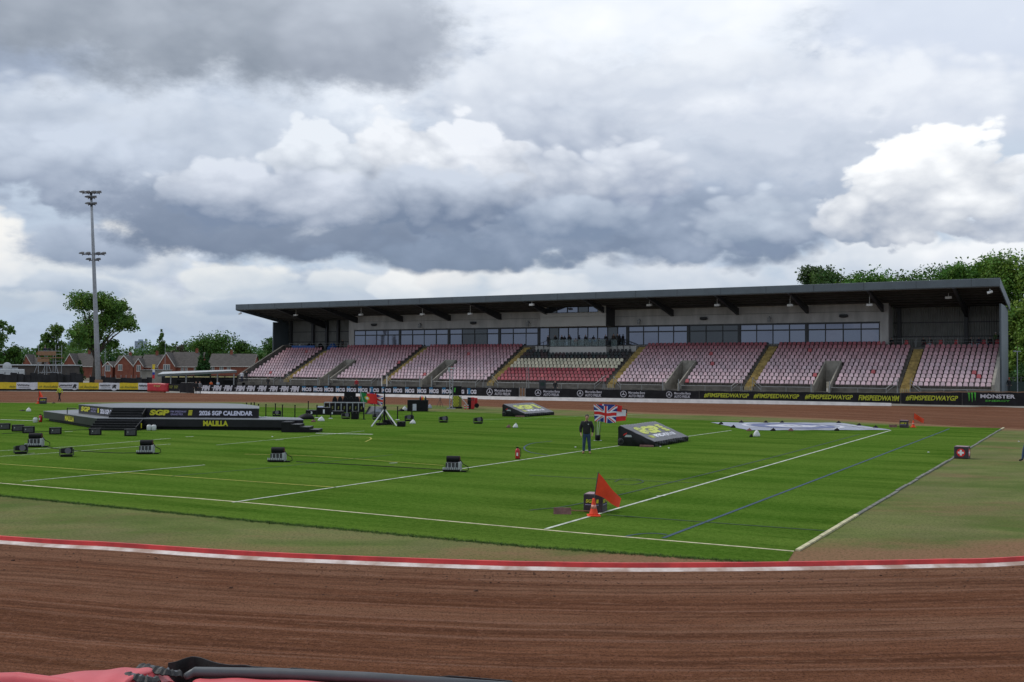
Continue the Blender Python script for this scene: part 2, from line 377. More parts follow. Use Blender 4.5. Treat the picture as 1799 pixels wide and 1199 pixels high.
# ------------------------------------------------------------------ ground
def ground_mats():
    # shale track: streaks along the lap, grains, darker damp bands
    m = bpy.data.materials.new('shale'); m.use_nodes = True; N = NT(m.node_tree); b = m.node_tree.nodes['Principled BSDF']
    uv = N.node('ShaderNodeUVMap').outputs[0]
    tc = N.node('ShaderNodeTexCoord').outputs['Object']
    st = N.noise(N.vmul(uv, (.10, 2.6, 1)), 1.0, 9, .72, .35)
    st2 = N.noise(N.vmul(uv, (.035, .55, 1), (7, 3, 0)), 1.0, 5, .6, .3)
    st3 = N.noise(N.vmul(uv, (.9, 7.5, 1), (3, 1, 0)), 1.0, 5, .75, .2)
    st4 = N.noise(N.vmul(uv, (.010, 3.6, 1), (2, 9, 0)), 1.0, 4, .6, .15)
    pat = N.noise(tc, .35, 6, .65)
    gr = N.noise(tc, 24, 4, .8)
    gr2 = N.noise(tc, 8, 5, .78)
    c = N.mix(N.mr(st, .36, .64), (.108, .043, .020, 1), (.190, .083, .045, 1))
    c = N.mix(N.m('MULTIPLY', N.mr(st2, .45, .60), .75), c, (.212, .110, .066, 1))
    c = N.mix(N.m('MULTIPLY', N.mr(st4, .53, .62), .55), c, (.070, .028, .014, 1))
    c = N.mix(N.m('MULTIPLY', N.mr(st4, .45, .37), .55), c, (.24, .130, .088, 1))
    c = N.mix(N.m('MULTIPLY', N.mr(pat, .5, .72), .5), c, (.125, .047, .022, 1))
    c = N.mix(N.m('MULTIPLY', N.mr(st3, .52, .66), .65), c, (.060, .024, .013, 1))
    c = N.mix(N.m('MULTIPLY', N.mr(st3, .45, .33), .5), c, (.255, .142, .092, 1))
    c = N.mix(N.m('MULTIPLY', N.mr(gr, .48, .64), .85), c, (.034, .013, .008, 1))
    c = N.mix(N.m('MULTIPLY', N.mr(gr2, .52, .66), .55), c, (.235, .108, .068, 1))
    # sweep across the lap: paler loose dust close to the inner kerb
    N.l.new(c, b.inputs[0]); b.inputs['Roughness'].default_value = .95; b.inputs['Specular IOR Level'].default_value = .04
    bp = N.node('ShaderNodeBump'); bp.inputs[0].default_value = .9; bp.inputs['Distance'].default_value = .02
    hh = N.m('ADD', N.m('ADD', gr, N.m('MULTIPLY', gr2, 1.6)), N.m('ADD', st, N.m('MULTIPLY', st3, 1.2))); N.l.new(hh, bp.inputs['Height']); N.l.new(bp.outputs[0], b.inputs['Normal'])
    M['shale'] = m
    # artificial turf: fibre grain, tufts, streaks and bands laid along the pitch
    m = bpy.data.materials.new('turf'); m.use_nodes = True; N = NT(m.node_tree); b = m.node_tree.nodes['Principled BSDF']
    tc0 = N.node('ShaderNodeTexCoord').outputs['Object']
    mp = N.node('ShaderNodeMapping'); N.l.new(tc0, mp.inputs[0]); mp.inputs['Rotation'].default_value = (0, 0, rad(27)); tc = mp.outputs[0]
    sp = N.node('ShaderNodeSeparateXYZ'); N.l.new(tc, sp.inputs[0])
    f1 = N.noise(tc, 30, 4, .8); f2 = N.noise(tc, 6.5, 4, .75); f3 = N.noise(N.vmul(tc, (.12, 1.3, 1)), .5, 6, .66, .3); f4 = N.noise(tc, .11, 5, .62)
    wob = N.m('MULTIPLY_ADD', f4, 2.2, sp.outputs[0]); band = N.m('SINE', N.m('MULTIPLY', wob, 2*math.pi/9.0))
    c = N.mix(N.mr(f3, .34, .66), (.052, .108, .012, 1), (.116, .186, .030, 1))
    c = N.mix(N.mr(band, -.5, .5, 0.0, .30), c, (.080, .172, .020, 1))
    c = N.mix(N.m('MULTIPLY', N.mr(f4, .46, .68), .6), c, (.098, .160, .026, 1))
    c = N.mix(N.m('MULTIPLY', N.mr(f4, .44, .30), .55), c, (.030, .088, .006, 1))
    c = N.mix(N.m('MULTIPLY', N.mr(f2, .48, .70), .55), c, (.105, .200, .030, 1))
    c = N.mix(N.m('MULTIPLY', N.mr(f2, .50, .34), .45), c, (.024, .072, .004, 1))
    c = N.mix(N.m('MULTIPLY', N.mr(f1, .47, .68), .80), c, (.014, .048, .004, 1))
    N.l.new(c, b.inputs[0]); b.inputs['Roughness'].default_value = 1.0; b.inputs['Specular IOR Level'].default_value = 0.0
    bp = N.node('ShaderNodeBump'); bp.inputs[0].default_value = .7; bp.inputs['Distance'].default_value = .03
    N.l.new(N.m('ADD', f1, f2), bp.inputs['Height']); N.l.new(bp.outputs[0], b.inputs['Normal'])
    M['turf'] = m
    # worn margin: olive turf with sand and shale dust
    m = bpy.data.materials.new('worn margin'); m.use_nodes = True; N = NT(m.node_tree); b = m.node_tree.nodes['Principled BSDF']
    tc = N.node('ShaderNodeTexCoord').outputs['Object']
    g1 = N.noise(tc, 15, 5, .8); g2 = N.noise(N.vmul(tc, (.5, 1.1, 1)), .5, 6, .62, .5); g3 = N.noise(tc, .16, 5, .6)
    uv = N.node('ShaderNodeUVMap').outputs[0]; us = N.node('ShaderNodeSeparateXYZ'); N.l.new(uv, us.inputs[0])
    dust = N.m('MULTIPLY_ADD', N.m('SUBTRACT', g2, .5), 1.5, us.outputs[0])
    c = N.mix(N.mr(g2, .35, .65), (.090, .128, .030, 1), (.158, .178, .058, 1))
    c = N.mix(N.m('MULTIPLY', N.mr(g3, .46, .64), .6), c, (.172, .152, .074, 1))
    g4 = N.noise(N.vmul(tc, (.6, 1, 1), (9, 4, 0)), .22, 6, .68, .4)
    c = N.mix(N.m('MULTIPLY', N.mr(g4, .50, .70), .55), c, (.215, .122, .072, 1))
    c = N.mix(N.m('MULTIPLY', N.mr(dust, .16, .80), .9), c, (.235, .125, .075, 1))
    c = N.mix(N.m('MULTIPLY', N.mr(g1, .46, .66), .75), c, (.040, .052, .016, 1))
    N.l.new(c, b.inputs[0]); b.inputs['Roughness'].default_value = .95; b.inputs['Specular IOR Level'].default_value = .04
    bp = N.node('ShaderNodeBump'); bp.inputs[0].default_value = .4; bp.inputs['Distance'].default_value = .02
    N.l.new(g1, bp.inputs['Height']); N.l.new(bp.outputs[0], b.inputs['Normal'])
    M['margin'] = m
ground_mats()
mk('earth', (.10, .085, .05), .95, var=.3, scale=.2)
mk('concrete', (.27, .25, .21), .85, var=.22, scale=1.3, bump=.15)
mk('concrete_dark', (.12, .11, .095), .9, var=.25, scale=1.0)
mk('line_white', (.46, .49, .40), .8, var=.28, scale=3.5)
mk('line_cream', (.50, .46, .28), .8, var=.28, scale=4)
mk('line_yellow', (.33, .32, .035), .8, var=.2, scale=4)
mk('line_blue', (.022, .055, .085), .8, var=.25, scale=4)
mk('line_dark', (.018, .050, .022), .85, var=.2, scale=4)
mk('kerb_red', (.60, .045, .042), .55, var=.25, scale=1.4)
mk('kerb_white', (.40, .27, .21), .85, var=.1, scale=1.6, bump=.3, rgb2=(.70, .62, .58))
mk('edge_board', (.15, .15, .125), .8, var=.3, scale=3)

tag(poly_sheet([(-3000, -500), (3000, -500), (3000, 5000), (-3000, 5000)], -.06, 'earth', 'ground'), kind='structure')

KERB = [G(*p) for p in [(0, 953), (200, 965), (420, 980), (640, 990), (860, 998), (960, 1000), (1100, 1002), (1300, 1001), (1500, 998), (1650, 995), (1799, 990)]]
FAR_IN = [G(*p) for p in [(1799, 754.6), (1700, 750), (1480, 737), (1250, 728.5), (1150, 725.5), (1000, 719), (850, 714.5), (620, 709.5), (400, 706.7), (0, 707.5)]]
inner = [(-40, 33.5), (-22, 26.7)]+[p[:2] for p in KERB]+[(17, 23.6), (28, 32), (38, 46), (41, 60)]+[p[:2] for p in FAR_IN]+[(-70, 103), (-84, 92), (-88, 75), (-80, 55), (-62, 43)]
BASE = [(-200, 686.8), (-60, 687.5), (0, 688), (150, 688.5), (260, 689.3), (345, 691.3), (500, 694), (700, 698), (900, 703), (1100, 706.6), (1250, 709), (1490, 712.5), (1560, 713.5), (1700, 716), (1799, 717.5), (1860, 718), (2000, 720.5)]
def base_py(px): return float(np.interp(px, [b[0] for b in BASE], [b[1] for b in BASE]))
def BP(px):
    'foot of the far trackside barrier at photo column px'
    return G(px, base_py(px))
outer = [(-44, 17), (-24, 11.5)]+[(-13.5, 9.4), (-9.5, 8.9), (-6, 8.5), (-3, 8.2), (-.4, 8.1), (.8, 8.1), (2.6, 8.2), (5.2, 8.5), (8, 9), (10, 9.6), (12.5, 10.4)]+[(22, 12), (40, 20), (58, 40), (66, 70)]
outer += [(BP(q)-np.array([0, -1.2, 0]))[:2] for q in (1799, 1700, 1480, 1250, 1150, 1000, 850, 620, 400, 0)]+[(-100, 148), (-118, 128), (-122, 78), (-108, 38), (-76, 22)]
NI = 6
IN = catmull([np.array(p) for p in inner], NI, True); OUT = catmull([np.array(p) for p in outer], NI, True)
def make_track():
    k = len(IN); R = 8; mb = MB(); uvs = []
    cum = [0.0]
    for i in range(k): cum.append(cum[-1]+float(np.linalg.norm(.5*(IN[(i+1) % k]+OUT[(i+1) % k]-IN[i]-OUT[i]))))
    for i in range(k+1):
        a, b = IN[i % k], OUT[i % k]; w = float(np.linalg.norm(b-a))
        for j in range(R+1):
            p = a+(b-a)*j/R; mb.v.append((p[0], p[1], 0.0)); uvs.append((cum[i], w*j/R))
    for i in range(k):
        for j in range(R):
            q = i*(R+1)+j; mb.f.append((q, q+1, q+R+2, q+R+1)); mb.m.append(0); mb.c.append((1, 1, 1))
    me = mb.mesh('track', 'shale'); ul = me.uv_layers.new(name='UVMap')
    for lp in me.loops: ul.data[lp.index].uv = uvs[lp.vertex_index]
    me.validate(); bm = bmesh.new(); bm.from_mesh(me); bmesh.ops.recalc_face_normals(bm, faces=bm.faces)
    if sum(f.normal.z for f in bm.faces) < 0: bmesh.ops.reverse_faces(bm, faces=bm.faces)
    bm.to_mesh(me); bm.free()
    tag(link('track', me), kind='structure')
make_track()
def make_margin():
    'worn ground inside the lap: rings towards the centre, u = 1 at the kerb falling to 0 a few metres in'
    k = len(IN); c = np.array([-14., 62.]); mb = MB(); uvs = []; dist = (0, .6, 1.4, 2.6, 4.2, 9.0)
    for q in dist:
        for p in IN:
            d = c-p; L = float(np.linalg.norm(d)); v = p+d*min(.95, q/L); mb.v.append((v[0], v[1], .006)); uvs.append((max(0.0, 1-q/4.2)*min(1.25, max(.42, .42+(p[0]+2)/7.0)), 0))
    mb.v.append((c[0], c[1], .006)); uvs.append((0, 0)); n = len(dist)
    for r in range(n-1):
        for i in range(k): mb.f.append((r*k+i, r*k+(i+1) % k, (r+1)*k+(i+1) % k, (r+1)*k+i))
    for i in range(k): mb.f.append(((n-1)*k+i, (n-1)*k+(i+1) % k, n*k))
    mb.m = [0]*len(mb.f); mb.c = [(1, 1, 1)]*len(mb.f)
    me = mb.mesh('infield_margin', 'margin'); ul = me.uv_layers.new(name='UVMap')
    for lp in me.loops: ul.data[lp.index].uv = uvs[lp.vertex_index]
    tag(link('infield_margin', me), kind='structure')
make_margin()
turf = [G(1380, 993), G(1395, 970), G(1763, 753), G(1250, 739.5), G(850, 726.3), G(400, 714), G(200, 709.6), G(0, 708.3)]
turf += [np.array([-70, 101, 0]), np.array([-82, 88, 0]), np.array([-85, 74, 0]), np.array([-70, 55.8, 0]), G(0, 872), G(450, 917), G(930, 962)]
tag(poly_sheet([p[:2] for p in turf], .012, 'turf', 'turf_pitch'), kind='structure')
def line(name, pts, w, m, z=.018):
    P = catmull([p[:2] for p in pts], 6) if len(pts) > 2 else [np.array(p[:2]) for p in pts]
    mb = MB(); k = len(P)
    for i in range(k):
        d = P[min(i+1, k-1)]-P[max(i-1, 0)]; d = d/np.linalg.norm(d); nr = np.array([-d[1], d[0]])*w/2
        mb.v += [(*(P[i]+nr), z), (*(P[i]-nr), z)]
    mb.f = [(2*i, 2*i+1, 2*i+3, 2*i+2) for i in range(k-1)]; mb.m = [0]*(k-1); mb.c = [(1, 1, 1)]*(k-1)
    return tag(mb.build(name, m), kind='structure')
NL = G(0, 850); NLd = (G(1395, 970)-NL)/np.linalg.norm(G(1395, 970)-NL)
line('pitch_marking', [NL-NLd*45, NL, G(400, 881.5), G(930, 930), G(1395, 970)], .10, 'line_cream')
line('pitch_marking', [G(958, 931), G(1565, 757)], .10, 'line_white', .020)
line('pitch_marking', [G(1165, 947), G(1640, 765), G(1668, 754)], .10, 'line_blue', .020)
line('pitch_marking', [G(408, 884), G(930, 807), G(1085, 784.5), G(1285, 757)], .10, 'line_white', .020)
line('pitch_marking', [G(590, 857.5)-(G(590, 857.5)-G(0, 816))*1.6, G(0, 816), G(590, 857.5)], .09, 'line_yellow', .020)
line('pitch_marking', [G(430, 799), G(560, 803), G(780, 819)], .09, 'line_yellow', .021)
line('pitch_marking', [G(40, 847), G(160, 836), G(360, 818)], .08, 'line_white', .022)
line('pitch_marking', [G(0, 793), G(120, 786), G(300, 771)], .08, 'line_white', .020)
line('pitch_marking', [G(0, 803), G(90, 797), G(300, 781)], .07, 'line_white', .020)
line('pitch_marking', [G(1100, 944), G(1115, 941), G(1135, 939), G(1155, 939), G(1172, 941)], .07, 'line_blue', .022)
line('pitch_marking', [G(965, 801), G(930, 795), G(921, 787), G(935, 780), G(970, 776)], .08, 'line_blue', .022)
line('pitch_marking', [G(1240, 834), G(1390, 796), G(1510, 764)], .09, 'line_dark', .021)
line('pitch_marking', [G(930, 898), G(1030, 884), G(1240, 834)], .08, 'line_dark', .022)
line('pitch_marking', [G(1065, 906), G(1240, 919), G(1460, 935)], .07, 'line_dark', .023)
line('pitch_marking', [G(930, 836), G(1040, 842), G(1230, 850)], .07, 'line_dark', .023)
line('pitch_marking', [G(1080, 848), G(1092, 843), G(1118, 843), G(1130, 848), G(1110, 853), G(1085, 852)], .05, 'line_dark', .024)
line('pitch_marking', [G(642, 777), G(652, 772), G(646, 769), G(620, 769)], .08, 'line_yellow', .022)
line('pitch_marking', [G(555, 762), G(655, 764)], .30, 'line_white', .022)
line('pitch_marking', [G(0, 738), G(60, 740)], .30, 'line_white', .022)
line('pitch_marking', [G(850, 738), G(1000, 733), G(1130, 728)], .06, 'line_white', .022)
line('pitch_marking', [G(380, 783), G(560, 766), G(640, 758)], .06, 'line_white', .023)
line('pitch_marking', [G(300, 838), G(480, 822), G(690, 800)], .06, 'line_dark', .023)
for q in ((120, 759.5), (332, 768.5), (490, 774), (690, 815), (1160, 873), (53, 798)):
    line('pitch_marking', [G(q[0]-6, q[1]), G(q[0]+8, q[1]-.6)], .12, 'line_white', .024)
# edge board along the right of the turf
def edge_board():
    a, b = G(1400, 969), G(1763, 752.5); d = (b-a)/np.linalg.norm(b-a); nr = np.array([-d[1], d[0], 0]); Ln = float(np.linalg.norm(b-a))
    t = thing('edge_board', 'low grey and cream edging board along the right side of the green turf', 'edging', a)
    n = 26; mb = MB()
    for i in range(n):
        p, q = d*Ln*i/n, d*Ln*(i+.985)/n; w = .05; h = .045+random.uniform(-.012, .015); o = nr*random.uniform(-.02, .02)
        c = [p+o-nr*w, q+o-nr*w, q+o+nr*w, p+o+nr*w]
        mb.hexa([(v[0], v[1], .004) for v in c], [(v[0], v[1], h) for v in c], 1 if i < 3 or i > 24 else 0)
    mb.build('board', ['edge_board', 'line_cream'], t)
edge_board()
def kerb():
    P = catmull([np.array(p[:2]) for p in [(-40, 33.5), (-22, 26.7)]+[p for p in KERB]+[(17, 23.6), (28, 32)]], 6)
    t = thing('track_kerb', 'low red board with whitewashed foot curving along the inside of the near bend', 'kerb', (0, 0, 0))
    def strip(name, prof, m):
        mb = MB(); k = len(P); n = len(prof)
        for i in range(k):
            d = P[min(i+1, k-1)]-P[max(i-1, 0)]; d = d/np.linalg.norm(d); nr = np.array([-d[1], d[0]])
            for o, z in prof:
                q = P[i]+nr*o; mb.v.append((q[0], q[1], z))
        for i in range(k-1):
            for j in range(n): mb.f.append((i*n+j, (i+1)*n+j, (i+1)*n+(j+1) % n, i*n+(j+1) % n))
        mb.m = [0]*len(mb.f); mb.c = [(1, 1, 1)]*len(mb.f)
        mb.build(name, m, t)
    strip('red_board', [(.02, .0), (.04, .13), (.10, .13), (.12, .0)], 'kerb_red')
    strip('whitewash_foot', [(-.17, .003), (-.05, .045), (.018, .042), (.018, .003)], 'kerb_white')
kerb()

def clods():
    'loose lumps of shale thrown against the inner kerb'
    R = random.Random(11); mb = MB()
    for i in range(520):
        q = R.random()*(len(KERB)-1); j = int(q); p = KERB[j]*(1-q+j)+KERB[min(j+1, len(KERB)-1)]*(q-j); off = .32+abs(R.gauss(0, 1))*1.1; d = KERB[min(j+1, len(KERB)-1)]-KERB[max(0, j-1)]; d = d/np.linalg.norm(d)
        x, y = p[0]+d[1]*off, p[1]-d[0]*off; s = R.uniform(.006, .017)*(1.9 if R.random() < .05 else 1); mb.ell((x, y, s*.25), (s*1.5, s, s*.6), 5, 4, jit=.3)
    tag(mb.build('shale_clods', mat('clod', (.085, .038, .022), .95, var=.5, scale=3)), 'loose dark lumps of shale scattered along the foot of the red kerb', 'dirt', kind='stuff')
clods()

def turf_fringe():
    'loose fibres along the cut edge of the turf'
    R = np.random.default_rng(4); a, b, c, d = [p[:2] for p in (G(-60, 866), G(450, 917), G(930, 962), G(1380, 993))]; n = 11000
    segs = [(a, b), (b, c), (c, d)]; L = np.array([np.linalg.norm(q-p) for p, q in segs]); k = R.choice(3, n, p=L/L.sum()); t = R.random(n)
    P = np.array([s[0] for s in segs])[k]*(1-t)[:, None]+np.array([s[1] for s in segs])[k]*t[:, None]
    D_ = np.array([(s[1]-s[0])/np.linalg.norm(s[1]-s[0]) for s in segs])[k]; Nn = np.stack([D_[:, 1], -D_[:, 0]], 1)
    P = P+Nn*(R.normal(size=n)*.07+.03*np.sin(t*90+k)+.02)[:, None]; h = .02+.035*R.random(n); w = .004+.006*R.random(n); lean = R.normal(size=(n, 2))*.03; ang = R.random(n)*math.pi
    o = np.stack([np.cos(ang), np.sin(ang)], 1)*w[:, None]; z0 = np.full(n, .008)
    v = np.stack([np.column_stack([P-o, z0]), np.column_stack([P+o, z0]), np.column_stack([P+lean, z0+h])], 1).reshape(-1, 3)
    me = bpy.data.meshes.new('turf_fringe'); me.from_pydata(v.tolist(), [], np.arange(3*n).reshape(-1, 3).tolist()); me.materials.append(M['fringe'])
    tag(link('turf_fringe', me), 'ragged dark green fibres along the near cut edge of the turf', 'grass', kind='stuff')
mk('fringe', (.045, .095, .012), .9, var=.4, scale=9)
turf_fringe()
# ------------------------------------------------------------------ grandstand (local x along the stand, y away from the track)
ANG = -rad(30.3837)
SO = D(1757, 489, 115.6); SO = np.array([SO[0], SO[1], 0.0])
SD = np.array([math.cos(ANG), math.sin(ANG), 0]); SN = np.array([-SD[1], SD[0], 0])
def S(s, t, z): return SO+SD*s+SN*t+np.array([0, 0, z])
mk('steel_blue', (.088, .110, .125), .45, var=.10, scale=.6)
mk('roof_under', (.050, .048, .045), .8, var=.2, scale=.8)
mk('steel_dark', (.030, .032, .035), .55, var=.2)
mk('steel_grey', (.26, .27, .27), .5, .3, var=.15)
mk('render_grey', (.47, .46, .44), .8, var=.16, scale=.5, stretch=(1.5, 1, .35))
mk('render_pale', (.47, .46, .43), .8, var=.08, scale=.35)
mk('cladding', (.30, .30, .28), .6, var=.12, scale=.8)
mk('frame_dark', (.028, .033, .038), .5, var=.1)
mk('yellow_step', (.33, .235, .075), .8, var=.35, scale=1.6)
mk('lamp_white', (.75, .75, .72), .4)
mk('black', (.007, .007, .008), .6, var=.3, spec=.2)
mk('seat', (.5, .3, .35), .55, var=.14, scale=.9, attr=True)
mk('ground_concrete', (.21, .195, .165), .9, var=.25, scale=.4)
def glass_mat(name, base, metal):
    m = bpy.data.materials.new(name); m.use_nodes = True; N = NT(m.node_tree); b = m.node_tree.nodes['Principled BSDF']
    b.inputs[0].default_value = (*base, 1); b.inputs['Metallic'].default_value = metal; b.inputs['Roughness'].default_value = .04
    b.inputs['Specular IOR Level'].default_value = .9
    tc = N.node('ShaderNodeTexCoord').outputs['Object']
    bp = N.node('ShaderNodeBump'); bp.inputs[0].default_value = .12; bp.inputs['Distance'].default_value = .05
    N.l.new(N.noise(tc, .5, 2), bp.inputs['Height']); N.l.new(bp.outputs[0], b.inputs['Normal']); M[name] = m
glass_mat('window_glass', (.165, .17, .205), .85)
glass_mat('window_dark', (.030, .032, .036), .25)
def clear_glass():
    m = bpy.data.materials.new('balustrade_glass'); m.use_nodes = True; t = m.node_tree; N = NT(t)
    b = t.nodes['Principled BSDF']; tr = N.node('ShaderNodeBsdfTransparent'); tr.inputs[0].default_value = (.82, .88, .86, 1)
    b.inputs[0].default_value = (.30, .36, .36, 1); b.inputs['Roughness'].default_value = .05
    ms = N.node('ShaderNodeMixShader'); ms.inputs[0].default_value = .28
    N.l.new(tr.outputs[0], ms.inputs[1]); N.l.new(b.outputs[0], ms.inputs[2]); N.l.new(ms.outputs[0], t.nodes['Material Output'].inputs[0]); M['balustrade_glass'] = m
clear_glass()
def corrugated():
    m = mat('ribbed_cladding', (.17, .17, .155), .6, var=.12, scale=.8); N = NT(m.node_tree); b = m.node_tree.nodes['Principled BSDF']
    tc = N.node('ShaderNodeTexCoord').outputs['Object']; w = N.node('ShaderNodeTexWave'); w.bands_direction = 'X'
    N.l.new(tc, w.inputs[0]); w.inputs['Scale'].default_value = 1.1; bp = N.node('ShaderNodeBump'); bp.inputs[0].default_value = .9; bp.inputs['Distance'].default_value = .08
    N.l.new(w.outputs['Fac'], bp.inputs['Height']); N.l.new(bp.outputs[0], b.inputs['Normal']); M['ribbed'] = m
corrugated()
AISLES = [-105.9, -85.7, -66.7, -47.6, -28.6, -10.0]
VOMS = [-97.0, -77.2, -38.5, -19.4]
T0, TR, Z0, RI = -1.5, .93, 1.7, .455
def rt(i): return T0+TR*i
def rz_(i): return Z0+RI*i
SL, SR = -115.6, -.75
def grandstand():
    g = thing('grandstand', 'long grey grandstand with tiers of faded pink seats under a cantilever roof', 'grandstand', SO, ANG)
    def cuts(i, half):
        'stretches of row i free of openings'
        iv = [(SL, SR)]
        for a in AISLES: iv = [q for lo, hi in iv for q in ((lo, min(hi, a-.66)), (max(lo, a+.66), hi)) if q[1]-q[0] > .2]
        if i <= 5:
            for a in VOMS: iv = [q for lo, hi in iv for q in ((lo, min(hi, a-half)), (max(lo, a+half), hi)) if q[1]-q[0] > .2]
        if i == 9: iv = [q for lo, hi in iv for q in ((lo, min(hi, -61.5)), (max(lo, -52.2), hi)) if q[1]-q[0] > .2]
        return iv
    mb = MB()
    for i in range(12):
        for lo, hi in cuts(i, 1.05):
            if i == 11: lo, hi = max(lo, -102.2), min(hi, -13.9)
            if i > 9 and lo > -66 and hi < -48: continue
            if hi-lo < .3: continue
            mb.box(lo, hi, rt(i), rt(i+1)+.02, max(0.0, rz_(i)-1.3), rz_(i))
    mb.box(SL, SR, -2.3, T0-.005, 0, 1.22)
    mb.box(SL, -102.2, rt(11)+.03, 13, 5.6, 6.72); mb.box(-13.85, SR, rt(11)+.03, 13, 5.6, 6.72)
    mb.box(-102.2, -13.85, rt(12)+.03, 13, 5.6, 7.16)
    mb.build('terrace', 'concrete_dark', g)
    for a in AISLES:
        mb = MB(); top = 11 if a in (-105.9, -10.0) else 12
        for i in range(top*2):
            z = Z0-.22+RI/2*(i+1); mb.box(a-.55, a+.55, T0+TR/2*i+.004, T0+TR/2*(i+1)+.05, max(0, z-.6), z)
        mb.build('aisle_stair', 'yellow_step', g)
    for a in VOMS:
        v = MB()
        def sl(t): return 1.7+.489*(t+1.5)+.62
        for sgn in (-1, 1):
            x0 = a+sgn*.86; x1 = a+sgn*1.04
            v.xprism([(-2.6, 0), (4.0, 0), (4.0, sl(4.0)), (-2.2, sl(-2.2)), (-2.6, sl(-2.2))], min(x0, x1), max(x0, x1))
        v.box(a-.86, a+.86, 3.8, 4.0, 2.35, sl(4.0)-.02)
        vo = v.build('vomitory', 'concrete', g, bevel=.02)
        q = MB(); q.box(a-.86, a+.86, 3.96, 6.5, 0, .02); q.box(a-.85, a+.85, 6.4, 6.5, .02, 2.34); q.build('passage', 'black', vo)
        q = MB(); q.box(a-.25, a+.25, 3.74, 3.79, 2.42, 2.6); q.build('exit_sign', mat('exit green', (.05, .35, .16), .5), vo)
    # raking end walls
    for nm, x0, x1 in (('raking_wall', SL-.45, SL-.05), ('raking_wall', SR+.02, SR+.32)):
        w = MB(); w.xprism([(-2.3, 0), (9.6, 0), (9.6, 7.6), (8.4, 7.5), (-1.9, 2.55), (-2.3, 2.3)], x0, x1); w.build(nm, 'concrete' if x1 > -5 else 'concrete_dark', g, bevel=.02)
    # ---------------- seats
    def seat_geo(mb, x, t, z):
        w = .235
        mb.hexa([(x-w, t+.50, z+.40), (x+w, t+.50, z+.40), (x+w, t+.55, z+.40), (x-w, t+.55, z+.40)],
                [(x-w+.005, t+.58, z+.68), (x+w-.005, t+.58, z+.68), (x+w-.005, t+.63, z+.68), (x-w+.005, t+.63, z+.68)])
        mb.hexa([(x-w+.005, t+.58, z+.684), (x+w-.005, t+.58, z+.684), (x+w-.005, t+.63, z+.684), (x-w+.005, t+.63, z+.684)],
                [(x-w+.09, t+.63, z+.83), (x+w-.09, t+.63, z+.83), (x+w-.09, t+.70, z+.80), (x-w+.09, t+.70, z+.80)])
        mb.hexa([(x-w, t+.33, z+.36), (x+w, t+.33, z+.36), (x+w, t+.55, z+.34), (x-w, t+.55, z+.34)],
                [(x-w+.02, t+.31, z+.45), (x+w-.02, t+.31, z+.45), (x+w-.02, t+.52, z+.46), (x-w+.02, t+.52, z+.46)])
        c = mb.cur; mb.cur = (.05, .045, .045)
        mb.box(x-.03, x+.03, t+.5, t+.56, z, z+.36); mb.cur = c
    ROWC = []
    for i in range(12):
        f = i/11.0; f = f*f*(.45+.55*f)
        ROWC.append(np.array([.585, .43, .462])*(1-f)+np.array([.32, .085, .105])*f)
    big = MB(); singles = []
    for i in range(12):
        for lo, hi in cuts(i, 1.12):
            if i == 11:
                lo, hi = max(lo, -102.2), min(hi, -13.9)
            mid = lo > -67 and hi < -47
            if hi-lo < .7 or (i > 9 and mid): continue
            n = int((hi-lo-.1)/.6); off = lo+(hi-lo-n*.6)/2+.3
            for k in range(n):
                x = off+k*.6
                if mid:
                    c = np.array([.25, .032, .045]) if i < 4 else np.array([.60, .55, .40]) if i < 7 else np.array([.014, .014, .015])
                    if i < 4: c = c*(1.25-.08*i)+np.array([.06, .05, .05])*(3-i)/3
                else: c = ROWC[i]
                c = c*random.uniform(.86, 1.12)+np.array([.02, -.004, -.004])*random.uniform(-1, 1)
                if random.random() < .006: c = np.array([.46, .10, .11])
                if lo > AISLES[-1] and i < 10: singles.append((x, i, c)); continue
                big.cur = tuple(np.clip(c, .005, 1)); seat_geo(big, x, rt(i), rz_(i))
    for j, (x, i, c) in enumerate(singles):
        if j >= 100:
            big.cur = tuple(np.clip(c, .005, 1)); seat_geo(big, x, rt(i), rz_(i)); continue
        mb = MB(); mb.cur = tuple(np.clip(c, .005, 1)); seat_geo(mb, 0, 0, 0); mb.build('seat', 'seat', g, (x, rt(i), rz_(i)), attr=True)
    tag(big.build('seat', 'seat', g, attr=True), kind='stuff')
    # ---------------- lounge wall and windows
    LW = 9.9; LX0, LX1 = -102.25, -13.83
    mb = MB()
    mb.box(LX0, LX1, LW, LW+.25, 10.02, 11.42); mb.box(LX0, LX1, LW+.06, LW+.26, 11.46, 12.5)
    mb.box(LX0, LX1, LW+.01, LW+.25, 7.0, 7.2)
    mb.box(LX0, -101.1, LW+.002, LW+.25, 7.2, 10.02); mb.box(-14.9, LX1, LW+.002, LW+.25, 7.2, 10.02)
    mb.box(LX0, LX0+.25, LW+.27, 13, 7.0, 12.4); mb.box(LX1-.25, LX1, LW+.27, 13, 7.0, 12.4)
    mb.build('lounge_wall', 'render_grey', g)
    mb = MB(); mb.box(LX0+.3, LX1-.3, 12.2, 12.4, 7.0, 12.0); mb.build('lounge_back_wall', 'steel_dark', g)
    bays = [(-101.05, -91.5, 4), (-91.2, -81.7, 4), (-81.4, -71.95, 4), (-71.85, -64.95, 3), (-64.8, -50.15, 9), (-50.0, -40.75, 4), (-40.65, -33.4, 3), (-33.25, -24.3, 4), (-24.05, -14.95, 4)]
